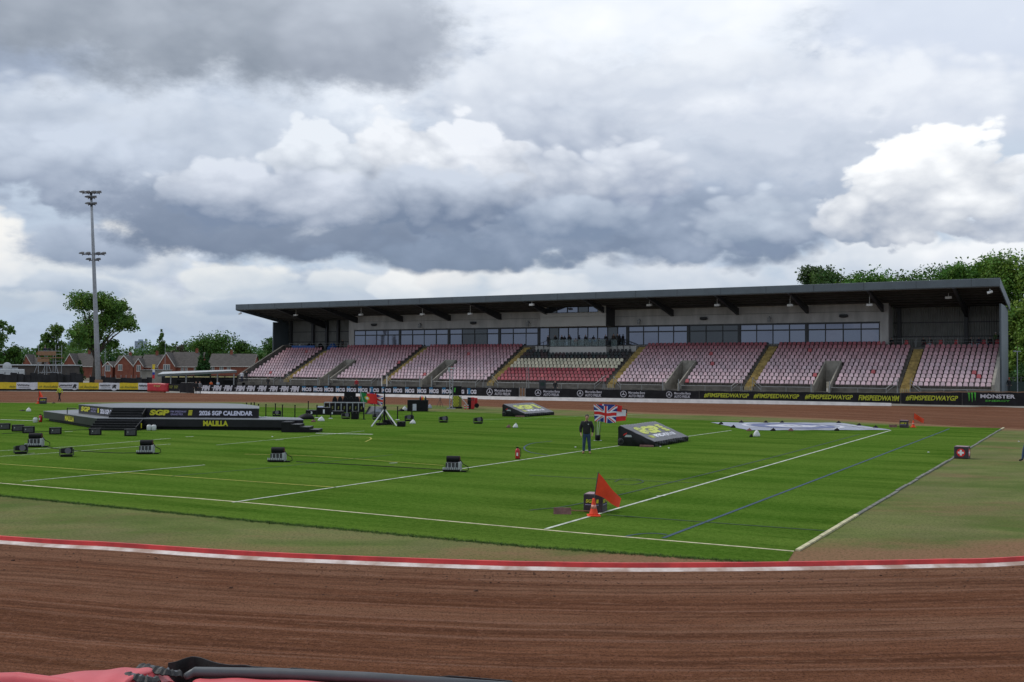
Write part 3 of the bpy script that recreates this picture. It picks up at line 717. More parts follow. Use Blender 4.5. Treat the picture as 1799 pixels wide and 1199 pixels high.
    for b0, b1, n in bays:
        st = (b1-b0)/n
        for k in range(n):
            x0, x1 = b0+k*st, b0+(k+1)*st; c = (x0+x1)/2
            dark = -79.3 < c < -74 or -40.7 < c < -33.3 or (n == 9 and k in (1, 7))
            f = MB(); fw = .07
            f.box(x0, x0+fw, LW, LW+.1, 7.22, 10.0); f.box(x1-fw, x1-.004, LW, LW+.1, 7.22, 10.0)
            for z0, z1 in ((7.22, 7.32), (9.86, 10.0)): f.box(x0+fw+.002, x1-fw-.002, LW+.003, LW+.1, z0, z1)
            if n < 9: f.box(x0+fw+.002, x1-fw-.002, LW+.003, LW+.1, 9.06, 9.24)
            fr = f.build('window', 'frame_dark', g, (0, 0, 0))
            p = MB(); tl = random.uniform(-.028, .028)
            if n < 9:
                p.hexa([(x0+fw, LW+.05+tl, 7.3), (x1-fw, LW+.05-tl, 7.3), (x1-fw, LW+.07-tl, 7.3), (x0+fw, LW+.07+tl, 7.3)], [(x0+fw, LW+.05+tl, 9.08), (x1-fw, LW+.05-tl, 9.08), (x1-fw, LW+.07-tl, 9.08), (x0+fw, LW+.07+tl, 9.08)])
                p.box(x0+fw, x1-fw, LW+.05, LW+.07, 9.22, 9.88)
            else: p.box(x0+fw, x1-fw, LW+.05, LW+.07, 7.3, 9.88)
            p.build('pane', 'window_dark' if dark else 'window_glass', fr)
    mb = MB()
    for b0, b1, n in bays[1:]: mb.box(b0-.4, b0+.0, LW-.06, LW+.12, 7.2, 10.02)
    mb.box(LX0+1.1, LX1-1.0, LW-.03, LW+.14, 10.0, 10.10)
    mb.build('mullion', 'frame_dark', g)
    # commentary box over the balcony
    bx = MB(); B0, B1, BT = -63.1, -52.3, 6.9
    bx.box(B0, B1, BT, LW-.02, 9.98, 11.42); bx.box(B0, B0+1.0, BT+.03, LW-.02, 11.45, 12.9); bx.box(-53.55, B1, BT+.03, LW-.02, 11.45, 12.9)
    bx.box(B0+1.0, -53.55, BT+.03, LW-.02, 11.45, 11.98)
    cb = bx.build('commentary_box', 'render_pale', g)
    mb = MB(); mb.box(B1+.02, B1+.1, BT+.05, LW-.03, 9.98, 12.9); mb.build('dark_return', 'steel_dark', cb)  # thin darker panel on the right return of the box
    xs = [-62.05, -60.3, -58.55, -56.8, -55.1, -53.55]
    for k in range(5):
        f = MB(); x0, x1 = xs[k], xs[k+1]
        f.box(x0, x0+.07, BT, BT+.1, 12.0, 12.85); f.box(x1-.07, x1-.004, BT, BT+.1, 12.0, 12.85); f.box(x0+.072, x1-.072, BT+.003, BT+.1, 12.0, 12.06); f.box(x0+.072, x1-.072, BT+.003, BT+.1, 12.78, 12.85)
        fr = f.build('window', 'frame_dark', cb)
        p = MB(); p.box(x0+.05, x1-.05, BT+.05, BT+.07, 12.04, 12.8); p.build('pane', 'window_dark' if k in (0, 3) else 'window_glass', fr)
    # balcony
    mb = MB(); mb.box(-61.5, -52.2, BT, LW-.02, 5.75, 6.98); mb.box(-64.9, -61.52, 8.7, LW-.02, 6.2, 7.1); mb.box(-52.18, -48.3, 8.7, LW-.02, 6.2, 7.1)
    bal = mb.build('balcony', 'render_pale', g, bevel=.01)
    p = MB(); q = MB()
    for x in np.linspace(-61.4, -52.3, 9): q.box(x-.03, x+.03, BT+.04, BT+.10, 6.98, 8.12)
    q.tube([(-61.4, BT+.07, 8.13), (-52.3, BT+.07, 8.13)], .03); p.box(-61.35, -52.35, BT+.06, BT+.08, 7.05, 8.05)
    for x, sgn in ((-61.45, -1), (-52.25, 1)):
        for k in range(4):
            xx = x+sgn*1.0*k; zz = 8.12 if k < 2 else 8.12-.35*(k-1)
            q.box(xx-.03, xx+.03, BT+1.7, BT+1.76, 6.3, zz)
        q.tube([(x, BT+1.73, 8.13), (x+sgn*1.0, BT+1.73, 8.13), (x+sgn*3.2, BT+1.73, 7.3)], .03)
        q.tube([(x, BT+.07, 8.13), (x, BT+1.73, 8.13)], .03)
        if sgn > 0: q.tube([(x+.8, LW-.3, 8.3), (x+3.4, LW-.3, 7.4)], .035); q.tube([(x+.8, LW-.3, 7.9), (x+3.4, LW-.3, 7.0)], .03)
        p.box(min(x, x+sgn*1.0), max(x, x+sgn*1.0), BT+1.72, BT+1.74, 7.05, 8.05)
    q.build('balustrade', 'steel_dark', bal); p.build('glass_panel', 'balustrade_glass', bal)
    # ---------------- open ends: ribbed back wall, columns, rails
    for a, b, cols in ((-118.9, LX0-.02, (-118.0, -112.8, -109.6, -107.0)), (LX1+.02, -.55, (-13.0, -5.0))):
        w = MB(); w.box(a, b, 13.0-.01, 13.12, 4.5, 12.1); w.build('back_wall', 'ribbed', g)
        c = MB()
        for x in cols: c.box(x-.22, x+.22, 12.5, 12.96, 6.7, 12.2)
        for z in (8.2, 10.0): c.box(a, b, 12.9, 12.98, z-.06, z+.06)
        c.build('column', 'steel_dark', g)
    r = MB()
    for lo, hi in ((LX1+.1, SR), (SL, -102.3)):
        n = int((hi-lo)/1.6)
        for k in range(n+1): r.box(lo+(hi-lo)*k/n-.025, lo+(hi-lo)*k/n+.025, 9.62, 9.67, 6.72, 7.85)
        for z in (7.85, 7.45): r.tube([(lo, 9.64, z), (hi, 9.64, z)], .028)
    r.build('railing', 'steel_grey', g)
    f = MB(); n = 40
    def front_rail(lo, hi, z):
        f.tube([(lo, -2.42, z), (hi, -2.42, z)], .035)
        k = max(1, int((hi-lo)/2.3))
        for j in range(k+1): f.box(lo+(hi-lo)*j/k-.025, lo+(hi-lo)*j/k+.025, -2.45, -2.40, 0, z)
    ed = [SL]+sorted([x for a in AISLES for x in (a-1.9, a+1.9)]+[x for a in VOMS for x in (a-1.1, a+1.1)])+[SR]
    for lo, hi in zip(ed[::2], ed[1::2]): front_rail(lo, hi, 1.72)
    for a in AISLES:
        for sg in (-1, 1):
            f.tube([(a+sg*1.9, -2.42, 1.72), (a+sg*.7, -2.1, 2.75), (a+sg*.7, -1.2, 2.9)], .035)
            f.tube([(a+sg*1.9, -2.42, 1.3), (a+sg*.75, -2.15, 2.3)], .03); f.tube([(a+sg*.7, -2.1, 1.2), (a+sg*.7, -2.1, 2.75)], .035)
        n2 = 7
        for k in range(n2): f.box(a-.7+1.4*k/(n2-1)-.02, a-.7+1.4*k/(n2-1)+.02, -2.44, -2.40, .3, 1.72)
    for a in VOMS:
        for sg in (-1, 1): f.box(a+sg*1.1-.05, a+sg*1.1+.05, -2.72, -2.62, 0, 2.5)
    f.build('front_railing', 'steel_grey', g)
    # ---------------- roof
    RL, RR, RB = -119.05, 0.0, 13.0
    def rtop(t): return 14.36-2.05*t/13
    rf = MB(); rf.xprism([(.18, rtop(.18)-.02), (RB, rtop(RB)-.02), (RB, rtop(RB)-.34), (.18, rtop(.18)-.34)], RL+.14, RR-.14)
    roof = rf.build('roof', 'roof_under', g)
    mb = MB(); mb.xprism([(0, rtop(0)), (.16, rtop(0)+.03), (.16, rtop(0)-.98), (.05, rtop(0)-.95), (0, rtop(0)-.86)], RL, RR)
    for x0, x1 in ((RL, RL+.12), (RR-.12, RR)):
        mb.xprism([(.165, rtop(.165)+.02), (RB+.1, rtop(RB)+.02), (RB+.1, rtop(RB)-1.0), (.165, rtop(.165)-1.0)], x0, x1)
    mb.build('fascia', 'steel_blue', roof)
    mb = MB()
    for x in np.arange(RL+3, RR-1, 5.95): mb.box(x-.02, x+.02, -.012, .0, rtop(0)-.84, rtop(0)-.01)
    mb.build('fascia_joint', 'steel_dark', roof)
    mb = MB(); mb.tube([(RL+.2, .30, rtop(0)-.93), (RR-.2, .30, rtop(0)-.93)], .075); mb.build('gutter', 'steel_grey', roof)
    mb = MB()
    for t in np.arange(1.4, 12.9, 1.45): mb.box(RL+.2, RR-.2, t-.05, t+.05, rtop(t)-.56, rtop(t)-.36)
    mb.build('purlin', 'roof_under', roof)
    k = 0
    for s0 in np.arange(-4.9, -118, -9.54):
        b = MB(); h = .09
        back = LW-.05 if LX0 < s0 < LX1 else 12.9
        tipz = 11.3 if LX0 < s0 < LX1 else 10.6
        b.xprism([(.35, rtop(.35)-.57), (back, rtop(back)-.57), (back, tipz), (back-.5, tipz), (.35, rtop(.35)-1.0)], s0-.05, s0+.05)
        b.hexa([(s0-.17, .35, rtop(.35)-1.02), (s0+.17, .35, rtop(.35)-1.02), (s0+.17, back-.5, tipz-.02), (s0-.17, back-.5, tipz-.02)],
               [(s0-.17, .35, rtop(.35)-.98), (s0+.17, .35, rtop(.35)-.98), (s0+.17, back-.5, tipz+.02), (s0-.17, back-.5, tipz+.02)])
        b.build('roof_beam', 'steel_dark', roof)
        bb = MB(); bb.box(s0-.10, s0+.10, .05, .45, rtop(0)-1.05, rtop(0)-.82); bb.build('gutter_bracket', 'steel_dark', roof)
    for s0, t, z in ((-94.5, 3.5, 12.3), (-82.3, 3.5, 12.1), (-73.4, 3.5, 12.0), (-108.5, 3.5, 12.5), (-61.2, .9, 12.95), (-44.1, 3.5, 12.6), (-34.4, 3.5, 12.35), (-24.7, 3.5, 12.1), (-14.9, 3.5, 11.9), (-6, 4.5, 12.6)):
        l = MB(); l.box(-.36, .36, -.16, .16, -.13, .13); l.box(-.025, .025, -.02, .02, .13, rtop(t)-z-.4)
        l.hexa([(-.32, -.26, -.17), (.32, -.26, -.17), (.32, -.17, -.12), (-.32, -.17, -.12)], [(-.32, -.26, .09), (.32, -.26, .09), (.32, -.165, .11), (-.32, -.165, .11)])
        l.build('floodlight', 'lamp_white', roof, (s0, t, z))
    for s0, t in ((-1.1, .5), (RL+.7, .5)):
        c = MB(); c.tube([(0, 0, 0), (.0, -.05, -.35)], .04); c.tube([(-.25, -.25, -.48), (.25, -.05, -.3)], .14, 8); c.build('security_camera', 'lamp_white', roof, (s0, t, 13.2))
    for s0 in (-96.7, -76.8, -38.5, -19.4):
        c = MB(); c.ell((0, 0, 0), (.62, .22, .2), 12, 6); c.box(-.5, .5, -.16, .16, .0, .25); c.build('loudspeaker', 'steel_dark', g, (s0, LW-.22, 10.85))
    for s0 in (-87.2, -66.8, -48.3, -29.2):
        c = MB(); c.box(-.22, .22, -.2, .14, -.1, .12); c.box(-.04, .04, -.1, .2, .12, .3); c.box(-.18, .18, -.3, -.1, -.5, -.18)
        c.build('wall_lamp', 'steel_grey', g, (s0, LW-.2, 10.75))
    # end walls
    mb = MB(); mb.box(-.45, -.25, 4.2, 13.1, 0, rtop(13)-.6); mb.build('end_wall', 'steel_blue', g)
    mb = MB(); mb.box(-119.0, -118.8, 9.0, 13.1, 0, rtop(13)-.6); mb.build('end_wall', 'steel_blue', g)
    return g
STAND = grandstand()
tag(poly_sheet([(BP(q)+np.array([0, .25, 0]))[:2] for q in (1860, 1700, 1490, 1250, 1100, 900, 700, 500, 345, 150, 0, -60)]+[(-120, 160), (-100, 240), (120, 200), (130, 120)], -.03, 'ground_concrete', 'concourse'), kind='structure')
# ------------------------------------------------------------------ trackside barrier, banners
mk('banner_black', (.009, .009, .011), .6, var=.5, scale=1.4, bump=.25, bscale=3, spec=.3)
mk('banner_yellow', (.70, .52, .015), .55, var=.08)
mk('banner_white', (.68, .69, .72), .55, var=.08)
mk('print_white', (.62, .62, .66), .6, var=.06)
mk('print_yellow', (.48, .53, .03), .6, var=.1)
mk('print_blue', (.02, .16, .30), .6)
mk('print_green', (.06, .40, .03), .6)
mk('print_ink', (.02, .02, .02), .6)
mk('print_olive', (.16, .17, .03), .7)
mk('kick_white', (.66, .63, .60), .7, var=.12, scale=1.2)
mk('brick_earth', (.20, .095, .05), .9, var=.25)
mk('wood', (.27, .15, .08), .8, var=.2, stretch=(1, 1, 6))
mk('red_pvc', (.47, .025, .035), .45, var=.14, scale=1.5)
mk('orange_cloth', (.75, .055, .012), .7, var=.1)
mk('dark_green', (.018, .038, .03), .8, var=.2)
mk('galv', (.30, .32, .34), .45, .3, var=.15)
ZTOP = [(-60, 1.30), (262, 1.30), (345, 1.25), (900, 1.43), (1250, 1.38), (1560, 1.39), (1720, 1.6), (1860, 1.62)]
ZBOT = [(-60, .36), (262, .36), (345, .26), (700, .34), (1250, .42), (1560, .30), (1600, .22), (1860, .20)]
def ztop(px): return float(np.interp(px, *zip(*ZTOP)))
def zbot(px): return float(np.interp(px, *zip(*ZBOT)))
def bpos(px, f, off=0.0):
    'point on the banner face: f = 0 bottom, 1 top; off = metres towards the track'
    p = BP(px); q = BP(px+.5)-p; q = q/np.linalg.norm(q); nr = np.array([q[1], -q[0], 0])
    z0, z1 = zbot(px), ztop(px)
    w = .035*math.sin(px*.37)*math.sin(px*.11+1)+.02*math.sin(px*.9)
    return p+nr*(off+.06+w*(1-.4*f))+np.array([0, 0, z0+(z1-z0)*f+(.02*math.sin(px*.21)*f)])
def face_strip(mb, a, b, f0, f1, off=0.0, m=0, rows=3, step=5.0, thick=.05):
    n = max(2, int(abs(b-a)/step)); base = len(mb.v); vs = []
    for back in (0, 1):
        for i in range(n+1):
            for j in range(rows+1):
                vs.append(bpos(a+(b-a)*i/n, f0+(f1-f0)*j/rows, off-back*thick))
    fs = []; st = (n+1)*(rows+1); R = rows+1
    for i in range(n):
        for j in range(rows):
            q = i*R+j; fs.append((q, q+R, q+R+1, q+1)); fs.append((st+q, st+q+1, st+q+R+1, st+q+R))
        for j in (0, rows):
            q = i*R+j; fs.append((q, st+q, st+q+R, q+R) if j == 0 else (q, q+R, st+q+R, st+q))
    for i in (0, n):
        for j in range(rows):
            q = i*R+j; fs.append((q, q+1, st+q+1, st+q) if i == 0 else (q, st+q, st+q+1, q+1))
    mb.add(vs, fs, m)
def word(parent, body, a, b, f0, f1, m, bold=.03, shear=0.0, off=.05, name='lettering'):
    mb = MB(); o = bpos(a, f0, off); U = bpos(b, f0, off)-o; V = bpos(a, f1, off)-o
    lettering(mb, body, o, U, V, 0, bold, shear); return mb.build(name, m, parent)
def banner(name, label, a, b, cat='banner', group=None):
    t = thing(name, label, cat, BP((a+b)/2), 0, group)
    return t
def under(t, fn):
    'parent world-space parts to a thing that stands at its own place'
    n0 = set(o.name for o in COL.objects); fn()
    for o in COL.objects:
        if o.name not in n0 and o.parent is t: o.matrix_parent_inverse = Matrix.Translation(-Vector(t.location))
def worldparts(t):
    for o in COL.objects:
        if o.parent is t: o.matrix_parent_inverse = Matrix.Translation(-Vector(t.location))
def star(mb, px, fc, rpx, m=0, off=.055):
    c = bpos(px, fc, off); U = bpos(px+rpx, fc, off)-c; V = np.array([0, 0, np.linalg.norm(U)])
    n = 28
    def P(r, a): return c+U*r*math.cos(a)+V*r*math.sin(a)
    vs = []; fs = []
    for j in range(n): a = 2*math.pi*j/n; vs += [P(1, a), P(.84, a)]
    fs = [(2*j, 2*((j+1) % n), 2*((j+1) % n)+1, 2*j+1) for j in range(n)]; mb.add(vs, fs, m)
    for k in range(3):
        a = math.pi/2+k*2*math.pi/3
        mb.add([P(0, 0), P(.17, a-1.05), P(.88, a), P(.17, a+1.05)], [(0, 1, 2, 3)], m)
def trackside():
    # white kickboard along the far straight
    t = thing('kickboard', 'white kickboard at the foot of the black banners along the far straight', 'kickboard', BP(900))
    mb = MB(); n = 150; pts = []
    for i in range(n+1):
        px = 344+(1566-344)*i/n; p = BP(px); q = BP(px+.5)-p; q = q/np.linalg.norm(q); nr = np.array([q[1], -q[0], 0])
        pts += [p+nr*.30+np.array([0, 0, .004]), p+nr*.16+np.array([0, 0, zbot(px)+.03]), p+nr*.10+np.array([0, 0, zbot(px)+.03]), p+nr*.10]
    mb.add(pts, [(4*i+j, 4*(i+1)+j, 4*(i+1)+(j+1) % 4, 4*i+(j+1) % 4) for i in range(n) for j in range(4)])
    mb.build('board', 'kick_white', t); worldparts(t)
    # FIM + MCG banner
    t = banner('advertising_banner', 'black trackside banner repeating white FIM lettering, left end of the far straight', 342, 528)
    mb = MB(); face_strip(mb, 343, 528, 0, 1); mb.build('sheet', 'banner_black', t)
    for a, b in ((353, 370), (372.5, 390), (392, 409), (413, 431), (432.5, 449), (452, 469), (472.5, 489), (491.5, 508), (510, 526.5)):
        w = word(t, 'FIM', a+2.0, b+.3, .14, .88, 'print_white', .07, .28)
        q = MB(); c = [bpos(a, .50, .05), bpos(a+3.4, .50, .05), bpos(a+3.9, .60, .05), bpos(a+.5, .60, .05)]; q.add(c, [(0, 1, 2, 3)])
        q.build('emblem', 'print_white', t)
    worldparts(t)
    t = banner('advertising_banner', 'black trackside banner repeating white MCG lettering with blue squares', 528, 912)
    mb = MB(); face_strip(mb, 528.6, 911.5, 0, 1); mb.build('sheet', 'banner_black', t)
    for x in (525, 605, 680, 762, 840, 920, 1000, 1085, 1165, 1250, 1335, 1420, 1510, 1600, 1685):
        a = 400+x/4.0
        q = MB(); a0, b0 = bpos(a+.2, .22, .042), bpos(a+6.0, .22, .042); q.add([a0, b0, bpos(a+6.0, .92, .042), bpos(a+.2, .92, .042)], [(0, 1, 2, 3)]); q.build('emblem', 'print_blue', t)
        word(t, 'MCG', a, a+16.2, .24, .74, 'print_white', .07)
    def merc(t, cx):
        q = MB(); star(q, cx, .52, 5.4); q.build('emblem', 'print_white', t)
        word(t, 'Mercedes-Benz', cx+9, cx+38, .56, .84, 'print_white', .01)
        word(t, 'AUTO FRELIK', cx+9, cx+37, .16, .46, 'print_white', .015)
    merc(t, 860.8); worldparts(t)
    t = thing('timber_gate', 'narrow tan timber gate post panel in the gap between two black banners', 'gate', BP(918))
    mb = MB(); face_strip(mb, 912.4, 923.4, .1, .98, -.02, 0, 2, 3); mb.build('panel', 'wood', t)
    mb = MB()
    for px in (912.8, 918, 923): mb.tube([bpos(px, -.3, .02), bpos(px, 1.08, .02)], .045)
    mb.build('post', 'steel_grey', t); worldparts(t)
    t = banner('advertising_banner', 'black trackside banner with four white three pointed star emblems in rings', 924, 1228)
    mb = MB(); face_strip(mb, 924, 1228, 0, 1); mb.build('sheet', 'banner_black', t)
    for cx in (945.8, 1019.5, 1095.5, 1175.6): merc(t, cx)
    worldparts(t)
    t = banner('advertising_banner', 'black trackside banner with yellow hashtag lettering, ending in a folded crease', 1228, 1582)
    mb = MB(); face_strip(mb, 1228.6, 1582, 0, 1); mb.build('sheet', 'banner_black', t)
    for a, b, w in ((1237, 1316, '#FIMSPEEDWAYGP'), (1324, 1404, '#FIMSPEEDWAYGP'), (1414, 1498, '#FIMSPEEDWAYGP'), (1508, 1573, 'FIMSPEEDWAY'), (1570, 1580, 'IM')):
        word(t, w, a, b, .24, .76, 'print_yellow', .025, .22, .05 if w != 'IM' else .07)
    worldparts(t)
    t = banner('advertising_banner', 'separate black trackside banner with yellow hashtag lettering beside the green claw banner', 1582, 1690)
    mb = MB(); face_strip(mb, 1583, 1690, 0, 1, .05); mb.build('sheet', 'banner_black', t)
    word(t, '#FIMSPEEDWAYGP', 1591, 1683, .30, .78, 'print_yellow', .025, .22, .10); worldparts(t)
    t = banner('advertising_banner', 'black trackside banner with green claw mark and white lettering, right end of the far straight', 1690, 1830)
    mb = MB(); face_strip(mb, 1690.6, 1980, 0, 1, .05); mb.build('sheet', 'banner_black', t)
    q = MB()
    for k, (x, f) in enumerate(((1702, .30), (1707.3, .22), (1712.6, .34))):
        pl = [(x-2.2, .98), (x-.6, 1.0), (x+1.9, .98), (x+1.5, .8), (x+1.3, .62), (x+.9, f+.12), (x+.1, f), (x-.2, f+.2), (x-.8, .6), (x-.9, .8)]
        q.add([bpos(a, b, .10) for a, b in pl], [tuple(range(len(pl)-1, -1, -1))])
    q.build('emblem', 'print_green', t)
    word(t, 'MONSTER', 1722, 1783, .56, .86, 'print_white', .03, .0, .10); word(t, 'ENERGY', 1731, 1774, .30, .44, 'print_green', .02, .0, .10)
    o = bpos(1733.6, .5, .105); q = MB(); c = bpos(1735.6, .52, .105); q.add([c, bpos(1736.3, .52, .105), bpos(1736.3, .92, .105), bpos(1735.6, .92, .105)], [(0, 1, 2, 3)]); q.build('emblem', 'print_white', t)
    worldparts(t)
    t = thing('timber_rail', 'weathered reddish capping rail on the barrier behind the claw banner', 'rail', BP(1720))
    mb = MB(); face_strip(mb, 1583, 1980, 1.015, 1.07, .0, 0, 1, 6, .16); mb.build('rail', 'wood', t); worldparts(t)
    # left hand barrier: yellow and white boards
    t = banner('advertising_banner', 'yellow and white advertising boards with three ringed R emblems, left bend barrier', -60, 262, 'advertising board')
    mb = MB(); x = -45; segs = [(-190, -150, 0), (-150, -98, 1), (-98, -60, 0), (-60, -12, 1), (-12, 29, 0), (29, 66, 1), (66, 103, 0), (103, 138, 1), (138, 174, 0), (174, 210, 1), (210, 243, 0), (243, 262, 1)]
    for a, b, w in segs: face_strip(mb, a+.05, b-.05, 0, 1, 0, w, 2, 6)
    mb.build('sheet', ['banner_yellow', 'banner_white'], t)
    mb = MB(); face_strip(mb, -190, 262, -.30, -.01, -.05, 0, 1, 8); mb.build('base_strip', 'black', t)
    for cx in (58.5, 131, 201):
        q = MB(); n = 24; c = bpos(cx, .42, .05); U = bpos(cx+6.6, .42, .05)-c; V = np.array([0, 0, np.linalg.norm(U)])
        q.add([c+U*math.cos(2*math.pi*j/n)+V*math.sin(2*math.pi*j/n) for j in range(n)], [tuple(range(n))]); q.build('roundel', 'banner_white', t)
        word(t, 'R', cx-3.6, cx+4.0, .16, .74, 'print_ink', .07, .35, .07)
    for a, b, w in segs:
        if w == 0: word(t, 'ch Rochdale', a+2, b-1.5, .20, .52, 'print_olive', .02, .4)
        else:
            q = MB(); e = min(b-9, b) if b < 262 else b-1
            pts = [bpos(a+2+(e-a-4)*i/40.0, .58+.14*math.sin(i*1.3)*(1 if i % 7 else .2), .05) for i in range(41)]
            q.tube(pts, .03, 4); pts = [bpos(a+4+(e-a-6)*i/10.0, .24, .05) for i in range(11)]; q.tube(pts, .02, 4); q.build('scribble', 'print_ink', t)
    worldparts(t)
    t = thing('inflatable_cushion', 'red inflatable safety cushion with a gold mark at the end of the left boards', 'cushion', BP(279))
    mb = MB(); face_strip(mb, 262.5, 296, -.20, 1.02, .35, 0, 5, 3, .6); ob = mb.build('cushion', 'red_pvc', t, smooth=True)
    word(t, 'TSS', 274, 286, .45, .75, mat('gold', (.5, .36, .12), .5), .03, .3, .42)
    mb = MB(); face_strip(mb, 262, 292, -.38, -.21, .30, 0, 1, 3, .3); mb.build('base', 'brick_earth', t); worldparts(t)
    t = banner('advertising_banner', 'short black panel with two yellow marks between the red cushion and the black gate', 296, 316)
    mb = MB(); face_strip(mb, 296.6, 316, -.1, .95, 0); mb.build('sheet', 'banner_black', t)
    for a in (297.5, 306.5): word(t, 'SGP', a, a+7, .3, .75, 'print_olive', .05)
    worldparts(t)
    t = thing('black_gate', 'tall black sheeted gate across the track entrance beside two standing people', 'gate', BP(328))
    mb = MB(); face_strip(mb, 316.6, 340, -.25, 1.15, .0, 0, 4, 4, .12); mb.build('sheeting', 'banner_black', t)
    mb = MB()
    for px in (317, 328, 339.5): mb.tube([bpos(px, -.3, -.15), bpos(px, 1.3, -.15)], .05)
    mb.tube([bpos(317, 1.2, -.15), bpos(339.5, 1.2, -.15)], .04); mb.build('frame', 'steel_dark', t); worldparts(t)
trackside()

# ------------------------------------------------------------------ left background: fence, sheds, shelter, mast
def pbox(mb, x0, x1, y0, y1, Y, dep, m=0):
    'box whose front face fills photo columns x0..x1 and rows y0 (top)..y1 (bottom, or None for the ground) at depth Y'
    a, b = D(x0, y0, Y), D(x1, y0, Y); z0 = 0 if y1 is None else D((x0+x1)/2, y1, Y)[2]
    mb.box(a[0], b[0], Y, Y+dep, z0, (a[2]+b[2])/2, m); return mb
mk('black_mesh', (.016, .016, .018), .9, var=.4, scale=.6)
mk('shed_brown', (.055, .045, .038), .85, var=.25, scale=.5)
mk('pale_metal', (.45, .47, .48), .5, .2, var=.1)
mk('gable_grey', (.10, .115, .11), .6, var=.1)
mk('van_white', (.42, .44, .45), .45, var=.1)
def left_side():
    t = thing('screen_fence', 'black sheeted screen fence behind the yellow and white boards', 'fence', D(70, 668, 158)*np.array([1, 1, 0]))
    mb = MB(); n = 16
    for i in range(n):
        a, b = -40+186*i/n, -40+186*(i+1)/n; y = 657+2*math.sin(i*2.1); pbox(mb, a, b-.2, y, None, 157+.4*math.sin(i), .1)
    mb.build('sheeting', 'black_mesh', t)
    mb = MB(); [pbox(mb, x, x+.7, 654, None, 157.8, .12) for x in range(-40, 147, 12)]; mb.build('post', 'steel_dark', t); worldparts(t)
    t = thing('screen_fence', 'low dark mesh fence in front of the brick houses right of the light mast', 'fence', D(210, 668, 160)*np.array([1, 1, 0]))
    mb = MB(); n = 12
    for i in range(n):
        a, b = 157+110*i/n, 157+110*(i+1)/n; pbox(mb, a, b-.15, (662 if i < 4 else 664.5)+1.2*math.sin(i*2.7), None, 159+.5*math.sin(i*1.3), .1)
    mb.build('sheeting', 'black_mesh', t)
    mb = MB(); [pbox(mb, x, x+.5, 659, None, 160, .12) for x in range(158, 266, 9)]; mb.build('post', 'steel_grey', t); worldparts(t)
    t = thing('shed', 'long low brown shed with pale flat roof edge at far left', 'shed', D(40, 660, 190)*np.array([1, 1, 0]))
    mb = MB(); pbox(mb, -60, 92, 642.2, None, 190, 12); mb.build('wall', 'shed_brown', t)
    mb = MB(); pbox(mb, -61, 93, 640.6, 642.3, 189.5, 13); mb.build('roof', 'pale_metal', t); worldparts(t)
    t = thing('outside_broadcast_truck', 'grey white truck roof with a satellite dish showing over the black fence', 'truck', D(14, 660, 175)*np.array([1, 1, 0]))
    mb = MB(); pbox(mb, -14, 29, 649, None, 175, 3); mb.build('body', 'van_white', t, bevel=.1)
    mb = MB()
    for x in (-8, 3, 20): pbox(mb, x, x+5, 646.5, 649, 175.6, 1.4)
    mb.build('roof_unit', 'galv', t, bevel=.05)
    c = D(13, 645.5, 175.5); mb = MB(); n = 20; R = [.0, .35, .62, .8]; vs = []
    for r in R:
        for j in range(n): a = 2*math.pi*j/n; vs.append((c[0]+.35*r*0+r*math.cos(a), c[1]-.25+.28*r*r, c[2]+.1+r*math.sin(a)*.95))
    mb.add(vs, [(i*n+j, i*n+(j+1) % n, (i+1)*n+(j+1) % n, (i+1)*n+j) for i in range(3) for j in range(n)])
    mb.tube([c+np.array([0, .2, 0]), c+np.array([0, .3, -.8])], .08); mb.build('satellite_dish', 'pale_metal', t, smooth=True); worldparts(t)
    # scaffold camera tower
    b0 = D(82, 668, 163)*np.array([1, 1, 0]); t = thing('scaffold_tower', 'open scaffold camera platform with a figure standing on it above the black fence', 'scaffold', b0)
    k = 163/1799.0; mb = MB(); w = 1.35; zt = 4+(639.2-606)*k; zp = 4+(639.2-628)*k
    for x in (-w, 0, w):
        for y in (0, 2.2): mb.tube([(x, y, 0), (x, y, zt if x != 0 else zp+1)], .045, 5)
    for z in (1.2, 2.6, zp-.6, zp+.5, zp+1.0):
        for y in (0, 2.2): mb.tube([(-w, y, z), (w, y, z)], .035, 5)
        for x in (-w, w): mb.tube([(x, 0, z), (x, 2.2, z)], .035, 5)
    for s in (-1, 1): mb.tube([(s*w, 0, 1), (0, 0, zp-.6)], .035, 5); mb.tube([(s*w*1.0, 0, zp-.8), (s*w*2.0, -.6, 0)], .035, 5)
    mb.build('frame', 'galv', t)
    mb = MB(); mb.box(-w-.2, w+.2, -.2, 2.4, zp-.12, zp); mb.box(-w-.1, w+.1, -.15, -.08, zp+.3, zp+.95); mb.box(-w-.1, .4, -.15, -.08, zp-.75, zp-.2); mb.build('deck', 'wood', t)
    # flood light mast, leaning slightly
    b0 = D(173.5, 668, 155)*np.array([1, 1, 0]); tp = D(160, 337, 155); lx = tp[0]-b0[0]; H = tp[2]
    t = thing('floodlight_mast', 'tall grey floodlight mast leaning left with two rings of lamps', 'floodlight', b0)
    mb = MB(); mb.tube([(lx*f, 0, H*f) for f in (0, .25, .5, .75, 1.0)], [.42, .36, .29, .23, .16], 12); mb.build('pole', 'galv', t, smooth=True)
    mb = MB(); mb.box(-.45, .45, -.45, .45, 0, 1.6); mb.build('base', 'wood', t, bevel=.05)
